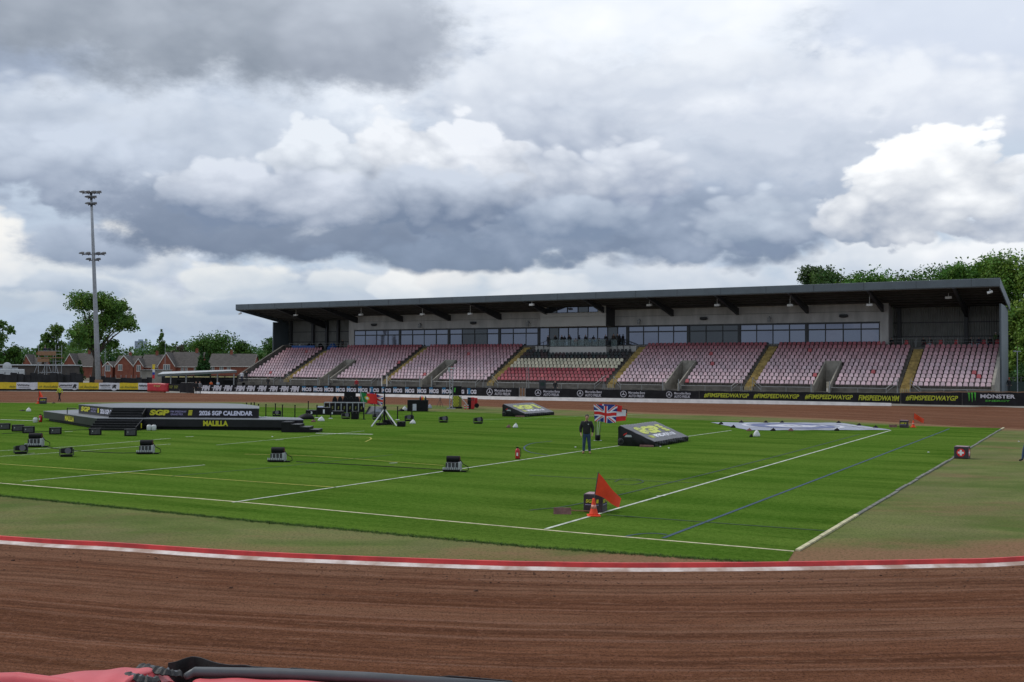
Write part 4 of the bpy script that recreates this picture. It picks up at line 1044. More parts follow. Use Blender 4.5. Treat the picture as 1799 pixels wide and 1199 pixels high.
    def lamps(zc, rows):
        for dz, xs, rl in rows:
            f = (zc+dz)/H; cx = lx*f
            m2 = MB(); m2.tube([(cx+min(xs), 0, zc+dz), (cx+max(xs), 0, zc+dz)], .06, 6); m2.tube([(cx, 0, zc+dz-.3), (cx, 0, zc+dz+.2)], .2, 8)
            m2.build('crossarm', 'steel_dark', t)
            for x in xs:
                l = MB(); l.hexa([(-.34, -.5, -.02), (.34, -.5, -.02), (.26, .25, .02), (-.26, .25, .02)], [(-.30, -.42, .14), (.30, -.42, .14), (.2, .2, .34), (-.2, .2, .34)])
                l.tube([(0, 0, .2), (0, .1, -.25 if rl > 0 else .5)], .05, 5)
                l.hexa([(-.3, -.47, -.06), (.3, -.47, -.06), (.24, .2, -.03), (-.24, .2, -.03)], [(-.3, -.47, -.022), (.3, -.47, -.022), (.24, .2, .018), (-.24, .2, .018)], 1)
                l.build('lamp', ['steel_dark', 'pale_metal'], t, (cx+x, 0, zc+dz+.1*rl))
    k = 155/1799.0
    lamps(H-.25, [(.0, (-1.3, -.45, .45, 1.25), 1), (-.75, (-.5, .5), 1), (-1.75, (-.5, .5), 1)])
    z2 = 4+(639.8-449)*k
    lamps(z2, [(.15, (-1.7, -.75, .75, 1.6), 1), (-.75, (-.7, .75), 1)])
    # pit shelter with light roof
    Y = 168; t = thing('pit_shelter', 'open pit shelter with a thin pale sloping roof and painted yellow backlight at the back', 'shelter', D(345, 690, Y)*np.array([1, 1, 0]))
    a, b = D(277, 657.5, Y), D(416, 651, Y); a2, b2 = D(286, 653.5, Y+4), D(404, 650, Y+4)
    mb = MB(); mb.hexa([a-np.array([0, 0, .07]), b-np.array([0, 0, .07]), b2-np.array([0, 0, .07]), a2-np.array([0, 0, .07])], [a, b, b2, a2]); mb.build('roof', 'pale_metal', t)
    mb = MB(); a3, b3 = D(277, 662, Y-.1), D(416, 655, Y-.1); mb.hexa([a3, b3, b3+np.array([0, .1, 0]), a3+np.array([0, .1, 0])], [a+np.array([0, -.1, -.09]), b+np.array([0, -.1, -.09]), b+np.array([0, 0, -.09]), a+np.array([0, 0, -.09])]); mb.build('valance', 'gable_grey', t)
    mb = MB(); [pbox(mb, x, x+1.6, 657, None, Y+.2, .2) for x in (299, 326, 381, 410)]; mb.build('post', 'steel_grey', t)
    mb = MB(); pbox(mb, 284, 418, 660, None, Y+6, .2); mb.build('back_wall', 'black_mesh', t)
    mb = MB()
    for x0, x1 in ((290, 312), (315, 325), (329, 339), (341, 368), (371, 381), (384, 394), (396, 416)): pbox(mb, x0, x1, 661.6, 663.4, Y+5.9, .08)
    mb.build('backlit_gap', mat('pale yellow', (.75, .66, .30), .6), t)  # light through the gap at the back, painted as pale yellow panels
    mb = MB()
    for x0, x1, y0 in ((310, 330, 668), (352, 378, 664), (392, 412, 668)): pbox(mb, x0, x1, y0, None, Y+3, 1.5)
    mb.build('equipment_case', 'black', t, bevel=.05); worldparts(t)
    t = thing('block_wall', 'plain grey block building beside the pit shelter', 'outbuilding', D(258, 660, 200)*np.array([1, 1, 0]))
    mb = MB(); pbox(mb, 246, 284, 650.5, None, 200, 6); mb.build('wall', 'ground_concrete', t); mb = MB(); pbox(mb, 245.5, 284.5, 649.9, 650.6, 199.7, 6.6); mb.build('roof', 'steel_grey', t); worldparts(t)
    t = thing('feather_flag', 'tall feather flag in yellow white blue and red beside the pit shelter', 'flag', D(272, 668, 162)*np.array([1, 1, 0]))
    k = 162/1799.0; mb = MB(); mb.tube([(0, 0, 0), (0, 0, 3.6), (-.25, 0, 4.05)], .03); mb.build('pole', 'steel_grey', t)
    for z0, z1, cm in ((3.2, 4.0, (.75, .55, .02)), (2.75, 3.2, (.7, .7, .7)), (2.35, 2.75, (.02, .05, .3)), (1.75, 2.35, (.6, .03, .03))):
        mb = MB(); mb.hexa([(.02, -.02, z0), (-.42, .03, z0), (-.42, .06, z0), (.02, .02, z0)], [(.02, -.02, z1-.005), (-.40, .0, z1-.005), (-.40, .03, z1-.005), (.02, .02, z1-.005)]); mb.build('cloth', mat('flag cloth', cm, .8), t)
    for px, top, Y, lab in ((184, 592, 260, 'thin grey street lamp rising in front of the small gabled house'), (289.5, 600, 260, 'thin grey street lamp in front of the tall gabled house')):
        b0 = D(px, 668, Y)*np.array([1, 1, 0]); t = thing('street_lamp', lab, 'street lamp', b0, 0, 'street lamps by the houses'); h = D(px, top, Y)[2]
        mb = MB(); mb.tube([(0, 0, 0), (0, 0, h*.5), (0, 0, h)], [.10, .07, .05]); mb.build('pole', 'galv', t)
        mb = MB(); mb.tube([(0, 0, h-.1), (-1.5, 0, h+.15)], .04); mb.box(-1.9, -1.1, -.1, .1, h+.05, h+.17); mb.build('lamp_head', 'galv', t)
    # right edge: dark green fence and camera pole
    t = thing('screen_fence', 'dark green sheeted fence beyond the right end of the grandstand', 'fence', D(1775, 690, 128)*np.array([1, 1, 0]))
    mb = MB(); pbox(mb, 1751, 1850, 671, None, 128, .12); mb.build('sheeting', 'dark_green', t)
    mb = MB(); [pbox(mb, x, x+.9, 662, None, 128.2, .15) for x in range(1752, 1850, 14)]; mb.tube([D(1751, 664, 128.3), D(1850, 664, 128.3)], .03); mb.build('post', 'steel_dark', t); worldparts(t)
    b0 = D(1787.5, 690, 126)*np.array([1, 1, 0]); t = thing('lamp_post', 'slim grey post with short crossbar standing by the dark green fence', 'lamp post', b0)
    mb = MB(); h = D(1787.5, 617.5, 126)[2]; mb.tube([(0, 0, 0), (0, 0, h)], .06); mb.tube([(-.45, 0, h-.02), (.45, 0, h-.02)], .05); mb.build('pole', 'galv', t); mb = MB(); mb.box(-.5, -.15, -.1, .1, h-.06, h+.08); mb.build('lamp_head', 'galv', t)
left_side()

# ------------------------------------------------------------------ brick houses
def brick_mat():
    m = bpy.data.materials.new('brick'); m.use_nodes = True; N = NT(m.node_tree); b = m.node_tree.nodes['Principled BSDF']
    tc = N.node('ShaderNodeTexCoord').outputs['Object']; nz = N.noise(tc, .8, 5, .6); n2 = N.noise(N.vmul(tc, (1, 1, 5)), 2.5, 3, .7)
    c = N.mix(N.mr(nz, .3, .7), (.20, .060, .036, 1), (.27, .092, .055, 1)); c = N.mix(N.m('MULTIPLY', N.mr(n2, .5, .7), .4), c, (.15, .05, .035, 1))
    N.l.new(c, b.inputs[0]); b.inputs['Roughness'].default_value = .9; M['brick'] = m
brick_mat()
mk('roof_tile', (.085, .075, .068), .9, var=.22, scale=1.2, stretch=(1, 1, 4))
mk('trim_white', (.62, .60, .55), .6, var=.05)
mk('house_glass', (.13, .16, .17), .15, var=.3, scale=.5)
def house(label, Y, main, wings, wins, group='red brick houses beyond the left bend'):
    'main = (x0, x1, ridge row, eave row, open gable side); wings = (x0, apex x, x1, apex row, eave row); pixel columns and rows at depth Y'
    k = Y/1799.0; x0, x1, yr, ye, side = main; c = D((x0+x1)/2, 640, Y); ox = c[0]
    X = lambda px: D(px, 640, Y)[0]-ox
    Zc = lambda py, px: D(px, py, Y)[2]
    t = thing('brick_house', label, 'house', (ox, Y, 0), 0, group)
    zr, ze = Zc(yr, (x0+x1)/2), Zc(ye, (x0+x1)/2); dep = 8.0; a, b = X(x0), X(x1)
    w = MB(); w.box(a, b, .15, dep-.15, -.05, ze)
    for xs in (a, b): w.add([(xs, .2, ze), (xs, dep-.2, ze), (xs, dep/2, zr-.1)], [(0, 1, 2)])
    r = MB(); ov = .25
    for s in (0, 1):
        y0, y1 = (-.25, dep/2) if s == 0 else (dep+.25, dep/2)
        r.hexa([(a-ov, y0, ze-.12), (b+ov, y0, ze-.12), (b+ov, y1, zr-.02), (a-ov, y1, zr-.02)] if s == 0 else [(b+ov, y0, ze-.12), (a-ov, y0, ze-.12), (a-ov, y1, zr-.02), (b+ov, y1, zr-.02)],
               [(a-ov, y0, ze+.06), (b+ov, y0, ze+.06), (b+ov, y1, zr+.16), (a-ov, y1, zr+.16)] if s == 0 else [(b+ov, y0, ze+.06), (a-ov, y0, ze+.06), (a-ov, y1, zr+.16), (b+ov, y1, zr+.16)])
    tr = MB(); tr.box(a-ov, b+ov, -.30, -.22, ze-.16, ze+.02)
    if side:
        xs = b if side > 0 else a; q = xs+side*.27
        tr.add([(q, -.25, ze-.2), (q, dep/2, zr-.12), (q, dep/2, zr+.18), (q, -.25, ze+.1)], [(0, 1, 2, 3)])
    for (wx0, wa, wx1, wya, wye) in wings:
        l, m_, rr = X(wx0), X(wa), X(wx1); za, zl = Zc(wya, wa), Zc(wye, wa); P = 1.3
        w.add([(l, -P, -.05), (rr, -P, -.05), (rr, -P, zl), (m_, -P, za-.15), (l, -P, zl), (l, .5, -.05), (rr, .5, -.05), (rr, .5, zl), (l, .5, zl)], [(0, 1, 2, 3, 4), (0, 4, 8, 5), (1, 6, 7, 2)])
        for sx, e in ((l, -1), (rr, 1)):
            ex = sx+e*.22; zz = zl-.2
            pts = [(m_, -P-.2, za-.02), (ex, -P-.2, zz), (ex, dep/2, zz), (m_, dep/2, za-.02)]
            up = [(p[0], p[1], p[2]+.16) for p in pts]
            r.hexa(pts, up) if e < 0 else r.hexa(pts[::-1], up[::-1])
            tr.add([(m_, -P-.22, za-.22), (ex, -P-.22, zz-.22), (ex, -P-.22, zz+.14), (m_, -P-.22, za+.14)], [(0, 1, 2, 3) if e < 0 else (3, 2, 1, 0)])
    w.build('wall', 'brick', t); rf = r.build('roof', 'roof_tile', t)
    ch = MB(); q = a+(b-a)*random.uniform(.25, .8); ch.box(q-.35, q+.35, dep/2-.3, dep/2+.3, zr-.6, zr+.95); ch.box(q-.42, q+.42, dep/2-.37, dep/2+.37, zr+.95, zr+1.08)
    for e in (-.15, .15): ch.tube([(q+e, dep/2, zr+1.08), (q+e, dep/2, zr+1.4)], .09, 6)
    ch.build('chimney', 'brick', rf); tr.build('bargeboard', 'trim_white', t)
    for (a0, a1, y0, y1, fy) in wins:
        xa, xb, zt, zb = X(a0), X(a1), Zc(y0, a0), Zc(y1, a0); f = MB(); yy = -1.3 if fy else .15
        f.box(xa-.12, xb+.12, yy-.06, yy+.02, zb-.18, zb-.02); f.box(xa-.08, xb+.08, yy-.06, yy+.02, zt+.0, zt+.16)
        n = 3 if xb-xa > 1.4 else 2
        for j in range(n+1): xx = xa+(xb-xa)*j/n; f.box(xx-.06, xx+.06, yy-.05, yy+.02, zb-.018, zt-.002)
        wn = f.build('window', 'trim_white', t); p = MB(); p.box(xa, xb, yy-.02, yy+.01, zb, zt); p.build('pane', 'house_glass', wn)
    return t
house('brick house at far left with a white edged gable half hidden by the scaffold', 330, (48, 70, 624.5, 642, 0), [(43, 48.8, 59.5, 623.5, 642)], [])
house('brick house with a large white edged gable left of the floodlight mast', 300, (128, 162, 621.5, 644, 0), [(113.8, 125.7, 137, 622, 643)], [(123, 132.5, 641.8, 651.5, 1)])
house('brick house with a broad central gable right of the floodlight mast', 300, (201, 240, 626, 645, 0), [(184.5, 192.5, 200.5, 636, 643.5), (205.5, 220.5, 237, 625, 643)], [(189, 196.5, 642, 651.5, 1), (211, 217.5, 641.5, 650.5, 1)])
house('brick house with one small narrow gable in the middle of the row', 300, (246, 284, 624, 645, 0), [(238, 246, 254, 630.5, 643)], [(243.5, 250, 642.5, 652, 1), (266, 271, 643.5, 652, 0), (275, 280, 643.5, 652, 0)])
house('brick house with the tallest gable and a long roof, just left of the conifer', 298, (298, 352, 619.5, 644.5, 0), [(281, 294.5, 309.5, 620, 643)], [(290, 301, 641.5, 652, 1), (318, 322, 643.8, 652, 0), (325, 329, 643.8, 652, 0), (341, 345.5, 643.8, 652, 0)])
house('long roofed brick house between the conifer and the grandstand wall', 290, (366, 444, 622.5, 643.8, 1), [], [(370, 376, 644.8, 652, 0), (386, 392, 644.8, 652, 0), (399, 404.5, 644.8, 652, 0)])
# ------------------------------------------------------------------ things on the infield
mk('stage_black', (.008, .008, .009), .5, var=.4, scale=1.5, spec=.2)
mk('stage_panel', (.013, .012, .016), .4, var=.3, scale=.8, spec=.3)
mk('stage_top', (.15, .16, .175), .45, var=.12, scale=.8)
mk('screen_white', (.62, .62, .74), .5, var=.05)
mk('screen_lilac', (.30, .27, .45), .5, var=.05)
mk('screen_yellow', (.55, .52, .02), .5, var=.05)
mk('gear_black', (.007, .007, .008), .6, var=.4, scale=6, spec=.2)
mk('gear_grey', (.05, .05, .053), .5, var=.2, scale=8)
mk('fin_white', (.42, .44, .45), .45, var=.12, scale=8)
mk('box_purple', (.032, .020, .028), .55, var=.3, scale=5)
mk('box_top_lit', (.34, .22, .25), .6, var=.12, scale=3)  # pinkish cube top, light from above painted into its paler tone
mk('flag_red', (.62, .020, .018), .75, var=.06)
mk('flag_blue', (.012, .03, .21), .75, var=.06)
mk('flag_white', (.72, .72, .76), .75, var=.04)
mk('flag_green', (.01, .20, .05), .75, var=.06)
mk('flag_gold', (.60, .42, .02), .75, var=.06)
mk('ramp_grey', (.145, .145, .155), .55, var=.14, scale=2)
mk('ramp_black', (.009, .009, .010), .5, var=.35, scale=1.5, spec=.3)
mk('ramp_yellow', (.56, .60, .10), .55, var=.08)
mk('sheet_lilac', (.28, .30, .37), .7, var=.08, scale=1)
mk('sheet_white', (.50, .51, .57), .7, var=.05)
mk('sheet_blue', (.12, .14, .26), .7, var=.1)
mk('bag_white', (.62, .63, .63), .7, var=.08, bump=.4, bscale=14)
mk('jug_white', (.52, .54, .53), .35, var=.08)
mk('ext_red', (.42, .012, .015), .3, var=.08)
mk('rust_board', (.17, .085, .075), .85, var=.3, scale=6)
def gp(px, py): p = G(px, py); p[2] = .013; return p
def stage():
    t = thing('stage', 'low black two tier stage with yellow and white lettering and corner steps', 'stage', gp(250, 759))
    Z1, Z2 = .68, 1.28
    A, Bc, Cc, Dc = [G(*q, Z1)[:2] for q in ((76.7, 722.5), (170, 735.2), (250, 735.7), (533, 738))]
    e = np.array([-2.0, 7.5]); low = [A, Bc, Cc, Dc, Dc+np.array([-.8, 2.6]), np.array([-16.7, 66.2]), np.array([-18.6, 72.0]), A+np.array([12, 3.5]), A+np.array([3.0, 5.5])]
    mb = MB(); mb.prism([p for p in low], .20, Z1-.03, 0)
    mb.build('lower_deck', 'stage_panel', t)
    mb = MB(); c = sum(low)/len(low); mb.prism([c+(p-c)*1.004 for p in low], Z1-.03, Z1+.004, 0); mb.build('deck_top', 'stage_top', t)
    mb = MB(); mb.prism([c+(p-c)*.96 for p in low], .0, .2, 0); mb.build('plinth', 'stage_black', t)
    A2, B2, C2, D2 = [G(*q, Z2)[:2] for q in ((138.3, 711), (198, 716.4), (255, 716.7), (455, 718))]
    up = [A2, B2, C2, D2, D2+np.array([-.9, 3.6]), D2+np.array([-3.0, 7.2]), A2+np.array([8.5, 3.6]), A2+np.array([2, 3.0])]
    mb = MB(); mb.prism(up, Z1+.006, Z2-.025); mb.build('upper_deck', 'stage_panel', t)
    mb = MB(); c2 = sum(up)/len(up); mb.prism([c2+(p-c2)*1.004 for p in up], Z2-.025, Z2+.005); mb.build('deck_top', 'stage_top', t)
    def face(P, Q, z0, z1):
        P, Q = np.append(P, 0), np.append(Q, 0); d = (Q-P)/np.linalg.norm(Q-P); n = np.array([d[1], -d[0], 0])
        return lambda u, v: P+(Q-P)*u+n*.02+np.array([0, 0, z0+(z1-z0)*v])
    def put(f, body, u0, u1, v0, v1, m, bold=.03, shear=.0, name='lettering'):
        mb = MB(); o = f(u0, v0); lettering(mb, body, o, f(u1, v0)-o, f(u0, v1)-o, 0, bold, shear); mb.build(name, m, t)
    def bar(f, u0, u1, v0, v1, m):
        mb = MB(); mb.add([f(u0, v0), f(u1, v0), f(u1, v1), f(u0, v1)], [(0, 1, 2, 3)]); mb.build('emblem', m, t)
    fl, ff = face(A, Bc, .2, Z1), face(Cc, Dc, .2, Z1); ul, uf = face(A2, B2, Z1, Z2), face(C2, D2, Z1, Z2)
    put(fl, 'MALILLA', .44, .61, .10, .82, 'screen_yellow', .05)
    put(ff, 'MALILLA', .38, .535, .12, .80, 'screen_yellow', .05)
    put(uf, 'SGP', .04, .215, .22, .80, 'screen_yellow', .06, .15); put(uf, 'FIM SPEEDWAY', .225, .365, .52, .72, 'screen_lilac', .02); put(uf, 'GRAND PRIX', .225, .335, .24, .44, 'screen_lilac', .02)
    for k in range(4): bar(uf, .378+.002*k, .412+.002*k, .24+.14*k, .35+.14*k, 'screen_yellow')
    put(uf, '2026 SGP CALENDAR', .475, .945, .24, .74, 'screen_white', .05, .05)
    put(ul, 'SGP', .08, .36, .30, .84, 'screen_yellow', .06, .15); put(ul, 'FIM SPEEDWAY', .38, .56, .58, .78, 'screen_lilac', .02); put(ul, 'GRAND PRIX', .38, .53, .30, .5, 'screen_lilac', .02)
    bar(ul, .58, .62, .30, .80, 'screen_yellow'); put(ul, '2026 SGP C', .66, .97, .24, .76, 'screen_white', .05)
    # corner steps, lower and upper flights
    def steps(P, Q, z0, z1, n, run, name):
        P, Q = np.append(P, 0), np.append(Q, 0); d = (Q-P)/np.linalg.norm(Q-P); nn = np.array([d[1], -d[0], 0])
        mb = MB(); mt = MB()
        for k in range(n):
            o0, o1 = run*(n-k-1), run*(n-k); zt = z0+(z1-z0)*(k+1)/(n+1)
            if o0 == 0: o0 = .005
            c = [P+nn*o1, Q+nn*o1, Q+nn*o0, P+nn*o0]
            mb.hexa([(p[0], p[1], z0) for p in c], [(p[0], p[1], zt) for p in c])
            c2_ = [P+nn*(o1+.01), Q+nn*(o1+.01), Q+nn*(o1-.03), P+nn*(o1-.03)]
            mt.hexa([(p[0], p[1], zt-.012) for p in c2_], [(p[0], p[1], zt+.006) for p in c2_])
        s_ = mb.build(name, 'stage_black', t); mt.build('nosing', 'gear_grey', s_)
        mb = MB(); c = [Q+d*.006, Q+nn*run*n+d*.006, Q+nn*run*n+d*.07, Q+d*.07]; mb.hexa([(p[0], p[1], z0) for p in c], [(c[0][0], c[0][1], z1-.02), (c[1][0], c[1][1], z0+.22), (c[2][0], c[2][1], z0+.22), (c[3][0], c[3][1], z1-.02)]); mb.build('stringer', 'stage_black', s_)
        return P, Q, d, nn
    P, Q, d, nn = steps(Bc, Cc, .0, Z1, 4, .30, 'steps')
    mb = MB(); o = Q-d*.02+nn*.30+d*.11; lettering(mb, '1', o+np.array([0, 0, .12]), nn*.18, (0, 0, .30), 0, .06); mb.build('lettering', 'screen_yellow', t)
    steps(B2, C2, Z1+.006, Z2, 3, .22, 'steps')
    P, Q = Dc+np.array([-.9, -.005]), Dc+np.array([.55, .1])
    mb = MB(); x0 = Dc[0]-1.0; y0 = Dc[1]-1.5
    for k in range(4): mb.box(x0+.55*(k)+(.004 if k else 0), x0+.55*(k+1) if k else x0+.55, y0, y0+1.35, .02 if k else .02, .62-.15*k)
    s_ = mb.build('steps', 'stage_black', t)
    mb = MB()
    for k in range(1, 4): mb.box(x0+.55*k+.02, x0+.55*(k+1)+.01, y0-.004, y0+1.355, .62-.15*k, .635-.15*k)
    mb.build('tread', 'gear_grey', s_)
    mb = MB(); p = np.append(A2, 0)+np.array([-.5, -.6, Z1])
    for a, b in (((0, 0, 0), (0, 0, .38)), ((0, 0, .38), (.9, -.75, .38))): mb.tube([p+np.array(a), p+np.array(b)], .03)
    mb.build('handrail', 'gear_black', t)
    worldparts(t)
stage()

def subwoofer():
    t = thing('speaker_box', 'x', 'speaker', (0, 0, 0), 0, 'black speaker boxes in front of the stage')
    mb = MB(); n = 10; W, Dp, Hh = .33, .24, .38
    pl = [(-W, -Dp*.7)]+[(-W+2*W*j/n, -Dp*.7-.10*math.sin(math.pi*j/n)) for j in range(1, n)]+[(W, -Dp*.7), (W*.92, Dp), (-W*.92, Dp)]
    mb.prism(pl, .02, Hh); mb.build('cabinet', 'gear_black', t, bevel=.012)
    mb = MB(); mb.prism([(p[0]*.9, p[1]-.012) for p in pl[1:n]]+[(W*.85, -Dp*.6), (-W*.85, -Dp*.6)], .06, Hh-.05); mb.build('grille', 'gear_grey', t)
    mb = MB(); mb.box(-W*.5, -W*.42, -Dp*.7-.105, -Dp*.7-.06, .2, .25); mb.build('light', 'lamp_white', t)
    mb = MB(); [mb.box(x-.04, x+.04, y-.04, y+.04, 0, .02) for x in (-.26, .26) for y in (-.14, .18)]; mb.build('foot', 'gear_black', t)
    return t
SB = subwoofer()
SPOTS = [(8, 755.5, 'black speaker box cut off by the left edge of the photo'), (31.7, 758.5, 'black speaker box second from the left, overlapping its neighbour'), (50, 761.5, 'black speaker box third from the left with a small white light'),
         (97, 763.5, 'black speaker box fourth from the left, standing alone on the grass'), (167, 765, 'black speaker box in front of the corner steps of the stage'), (229, 766.5, 'black speaker box nearest the two white jugs')]
for i, (px, py, lab) in enumerate(SPOTS):
    if i == 0: SB.location = tuple(gp(px, py)); SB['label'] = lab; SB.rotation_euler = (0, 0, .42); o = SB
    else: o = dup(SB, gp(px, py), .40+random.uniform(-.1, .06), lab)
    o.scale = (1.0,)*3

def flame_unit():
    t = thing('stage_light', 'x', 'stage light', (0, 0, 0), 0, 'bar lights with white finned bases on the grass')
    mb = MB(); mb.box(-.44, .30, -.30, .22, .02, .11); mb.build('base', 'gear_black', t, bevel=.02)
    mb = MB()
    for k in range(9): mb.box(-.43+.08*k, -.385+.08*k, -.31, -.26, .10, .19)
    for k in range(4): mb.box(.315, .335, -.27+.13*k, -.21+.13*k, .05, .40)
    mb.box(.24, .31, -.29, .2, .11, .42)
    for k in (2, 4, 6): mb.box(-.40+.08*k, -.37+.08*k, -.24, -.21, .18, .38)
    mb.build('fin', 'fin_white', t)
    mb = MB(); mb.box(-.33, .236, -.18, .18, .11, .38); mb.build('body', 'gear_grey', t, bevel=.01)
    mb = MB(); mb.tube([(-.30, -.03, .53), (.27, -.03, .53)], .14, 14); mb.build('lamp_bar', 'gear_black', t)
    mb = MB(); mb.tube([(.275, -.03, .53), (.285, -.03, .53)], .12, 14); mb.build('end_cap', mat('dark red', (.10, .012, .015), .5), t)
    mb = MB(); mb.tube([(.28, 0, .5), (.42, -.05, .32), (.62, -.05, .22), (.66, -.1, .08), (.55, -.15, .03), (.36, -.15, .03)], .018); mb.box(.36, .56, -.22, -.10, .0, .06); mb.build('cable', 'gear_black', t)
    return t
FU = flame_unit()
for i, (px, py, lab, sc) in enumerate([(63, 786, 'bar light with white fins, farthest left on the grass', 1.0), (258, 798, 'bar light with white fins and a looping cable, second from the left', .93), (489, 812, 'bar light with white fins, third from the left, near the yellow line', .9), (797, 829, 'bar light with white fins standing on the white line, farthest right', .88)]):
    if i == 0: FU.location = tuple(gp(px, py)); FU['label'] = lab; FU.scale = (sc,)*3; FU.rotation_euler = (0, 0, .2)
    else: dup(FU, gp(px, py), (899-px)/1799-.19+random.uniform(-.05, .05), lab, sc)

def moving_head():
    t = thing('spotlight', 'x', 'spotlight', (0, 0, 0), 0, 'black tilted spotlights on the grass')
    mb = MB(); mb.box(-.24, .24, -.16, .16, .0, .09); mb.build('base', 'gear_black', t, bevel=.015)
    mb = MB(); mb.box(-.29, -.25, -.07, .07, .05, .34); mb.box(.25, .29, -.07, .07, .05, .34); mb.build('yoke', 'gear_grey', t)
    mb = MB(); mb.hexa([(-.24, -.20, .16), (.24, -.20, .13), (.24, .16, .11), (-.24, .16, .14)], [(-.24, -.14, .36), (.24, -.14, .42), (.20, .2, .38), (-.2, .2, .34)]); mb.build('head', 'gear_black', t, bevel=.03)
    mb = MB(); mb.lathe([(.02, 0), (.13, 0), (.13, .03), (.02, .03)], 14); o = mb.build('lens', 'window_dark', t, (.05, -.205, .26)); o.rotation_euler = (rad(80), 0, 0)
    return t
MH = moving_head()
for i, (px, py, lab, rz) in enumerate([(36.5, 798, 'black tilted spotlight nearest the left edge, in front of a white fleck', .5), (117, 803, 'black tilted spotlight nearest the yellow line on the left', .4), (779, 743, 'black tilted spotlight left of two on open grass right of the tripod', .1), (840, 745, 'black tilted spotlight right of two on open grass right of the tripod', .1), (719, 740.5, 'black tilted spotlight just right of the tripod beside a white bag', -.2), (662, 738, 'black tilted spotlight behind the white legs of the tripod', .2), (486.5, 732, 'black tilted spotlight beyond the right end of the stage, among thin posts', 0), (607.5, 736.5, 'black tilted spotlight in front of the winners podium beside a tall black case', .3)]):
    if i == 0: MH.location = tuple(gp(px, py)); MH.rotation_euler = (0, 0, rz); MH['label'] = lab
    else: dup(MH, gp(px, py), rz, lab, 1.0 if i < 2 else 1.15)

def case(px0, px1, py0, py1, lab, name='equipment_case', cat='case', m='gear_black', dep=.5, group=None):
    b = gp((px0+px1)/2, py1); k = b[1]/1799; w = (px1-px0)*k/2; h = (py1-py0)*k
    t = thing(name, lab, cat, b, 0, group)
    mb = MB(); mb.box(-w, w, 0, dep, .02, h*.8); mb.build('body', m, t, bevel=.02)
    mb = MB(); mb.box(-w-.004, w+.004, -.004, dep+.004, h*.8+.006, h); mb.build('lid', m, t, bevel=.02)
    mb = MB(); [mb.box(x-.03, x+.03, -.02, .0, h*.74, h*.88) for x in (-w*.5, w*.5)]; mb.build('latch', 'gear_grey', t)
    return t
case(697.5, 711.5, 741.5, 750.5, 'low black case on the grass at the right foot of the tripod')
case(616.5, 629, 723.5, 737.5, 'tall black case with pale top edge in front of the counter', dep=.55)
def sack(px, py, w, h, lab, m='bag_white', name='sandbag', cat='sandbag', group=None, seed=0):
    rnd = random.Random(seed+int(px*7)); b = gp(px, py); t = thing(name, lab, cat, b, 0, group)
    mb = MB(); n = 14; rows = [(1.0, 0), (1.05, .18), (.92, .45), (.62, .75), (.30, .95), (.08, 1.0)]; vs = []
    for r, z in rows:
        for j in range(n):
            a = 2*math.pi*j/n; q = r*(1+rnd.uniform(-.10, .10)); vs.append((w*q*math.cos(a)+.12*w*z, w*.7*q*math.sin(a), h*z*(1+rnd.uniform(-.05, .05))))
    mb.add(vs, [(i*n+j, i*n+(j+1) % n, (i+1)*n+(j+1) % n, (i+1)*n+j) for i in range(len(rows)-1) for j in range(n)]+[tuple(range(n-1, -1, -1)), tuple((len(rows)-1)*n+j for j in range(n))])
    mb.build('sack', m, t, smooth=True)
    mb = MB(); mb.tube([(.1*w, 0, h*.96), (.22*w, -.02, h*1.14)], .03, 5); mb.build('neck', m, t)
    return t
sack(564, 740.5, .24, .30, 'small white bag on the grass in front of the winners podium')
sack(725, 745, .20, .26, 'small white bag on the grass between the case and the spotlight by the tripod')
sack(905.5, 752, .17, .26, 'small white bag on open grass left of the standing man')
sack(1329, 767.5, .19, .36, 'small white bag on the grass in front of the big ground banner')
sack(50, 723.5, .20, .30, 'small white bag on the grass behind the left end of the stage')
sack(550.5, 742, .16, .16, 'small dark red brown bag beside the white bag by the podium', 'rust_board')
sack(893.5, 752, .14, .18, 'small dark red brown bag beside the white bag near the standing man', 'rust_board')
sack(1319.5, 768.5, .10, .16, 'small dark bag touching the white bag before the ground banner', 'gear_black')
sack(537, 737, .62, .42, 'large slumped black bag on the grass beyond the right end of the stage', 'gear_black', 'holdall', 'bag')
sack(39, 722.5, .25, .08, 'flat black bag lying beside the white bag behind the stage', 'gear_black')
sack(94, 709.3, .18, .10, 'tiny black bag on the grass near the far left orange flag', 'gear_black')

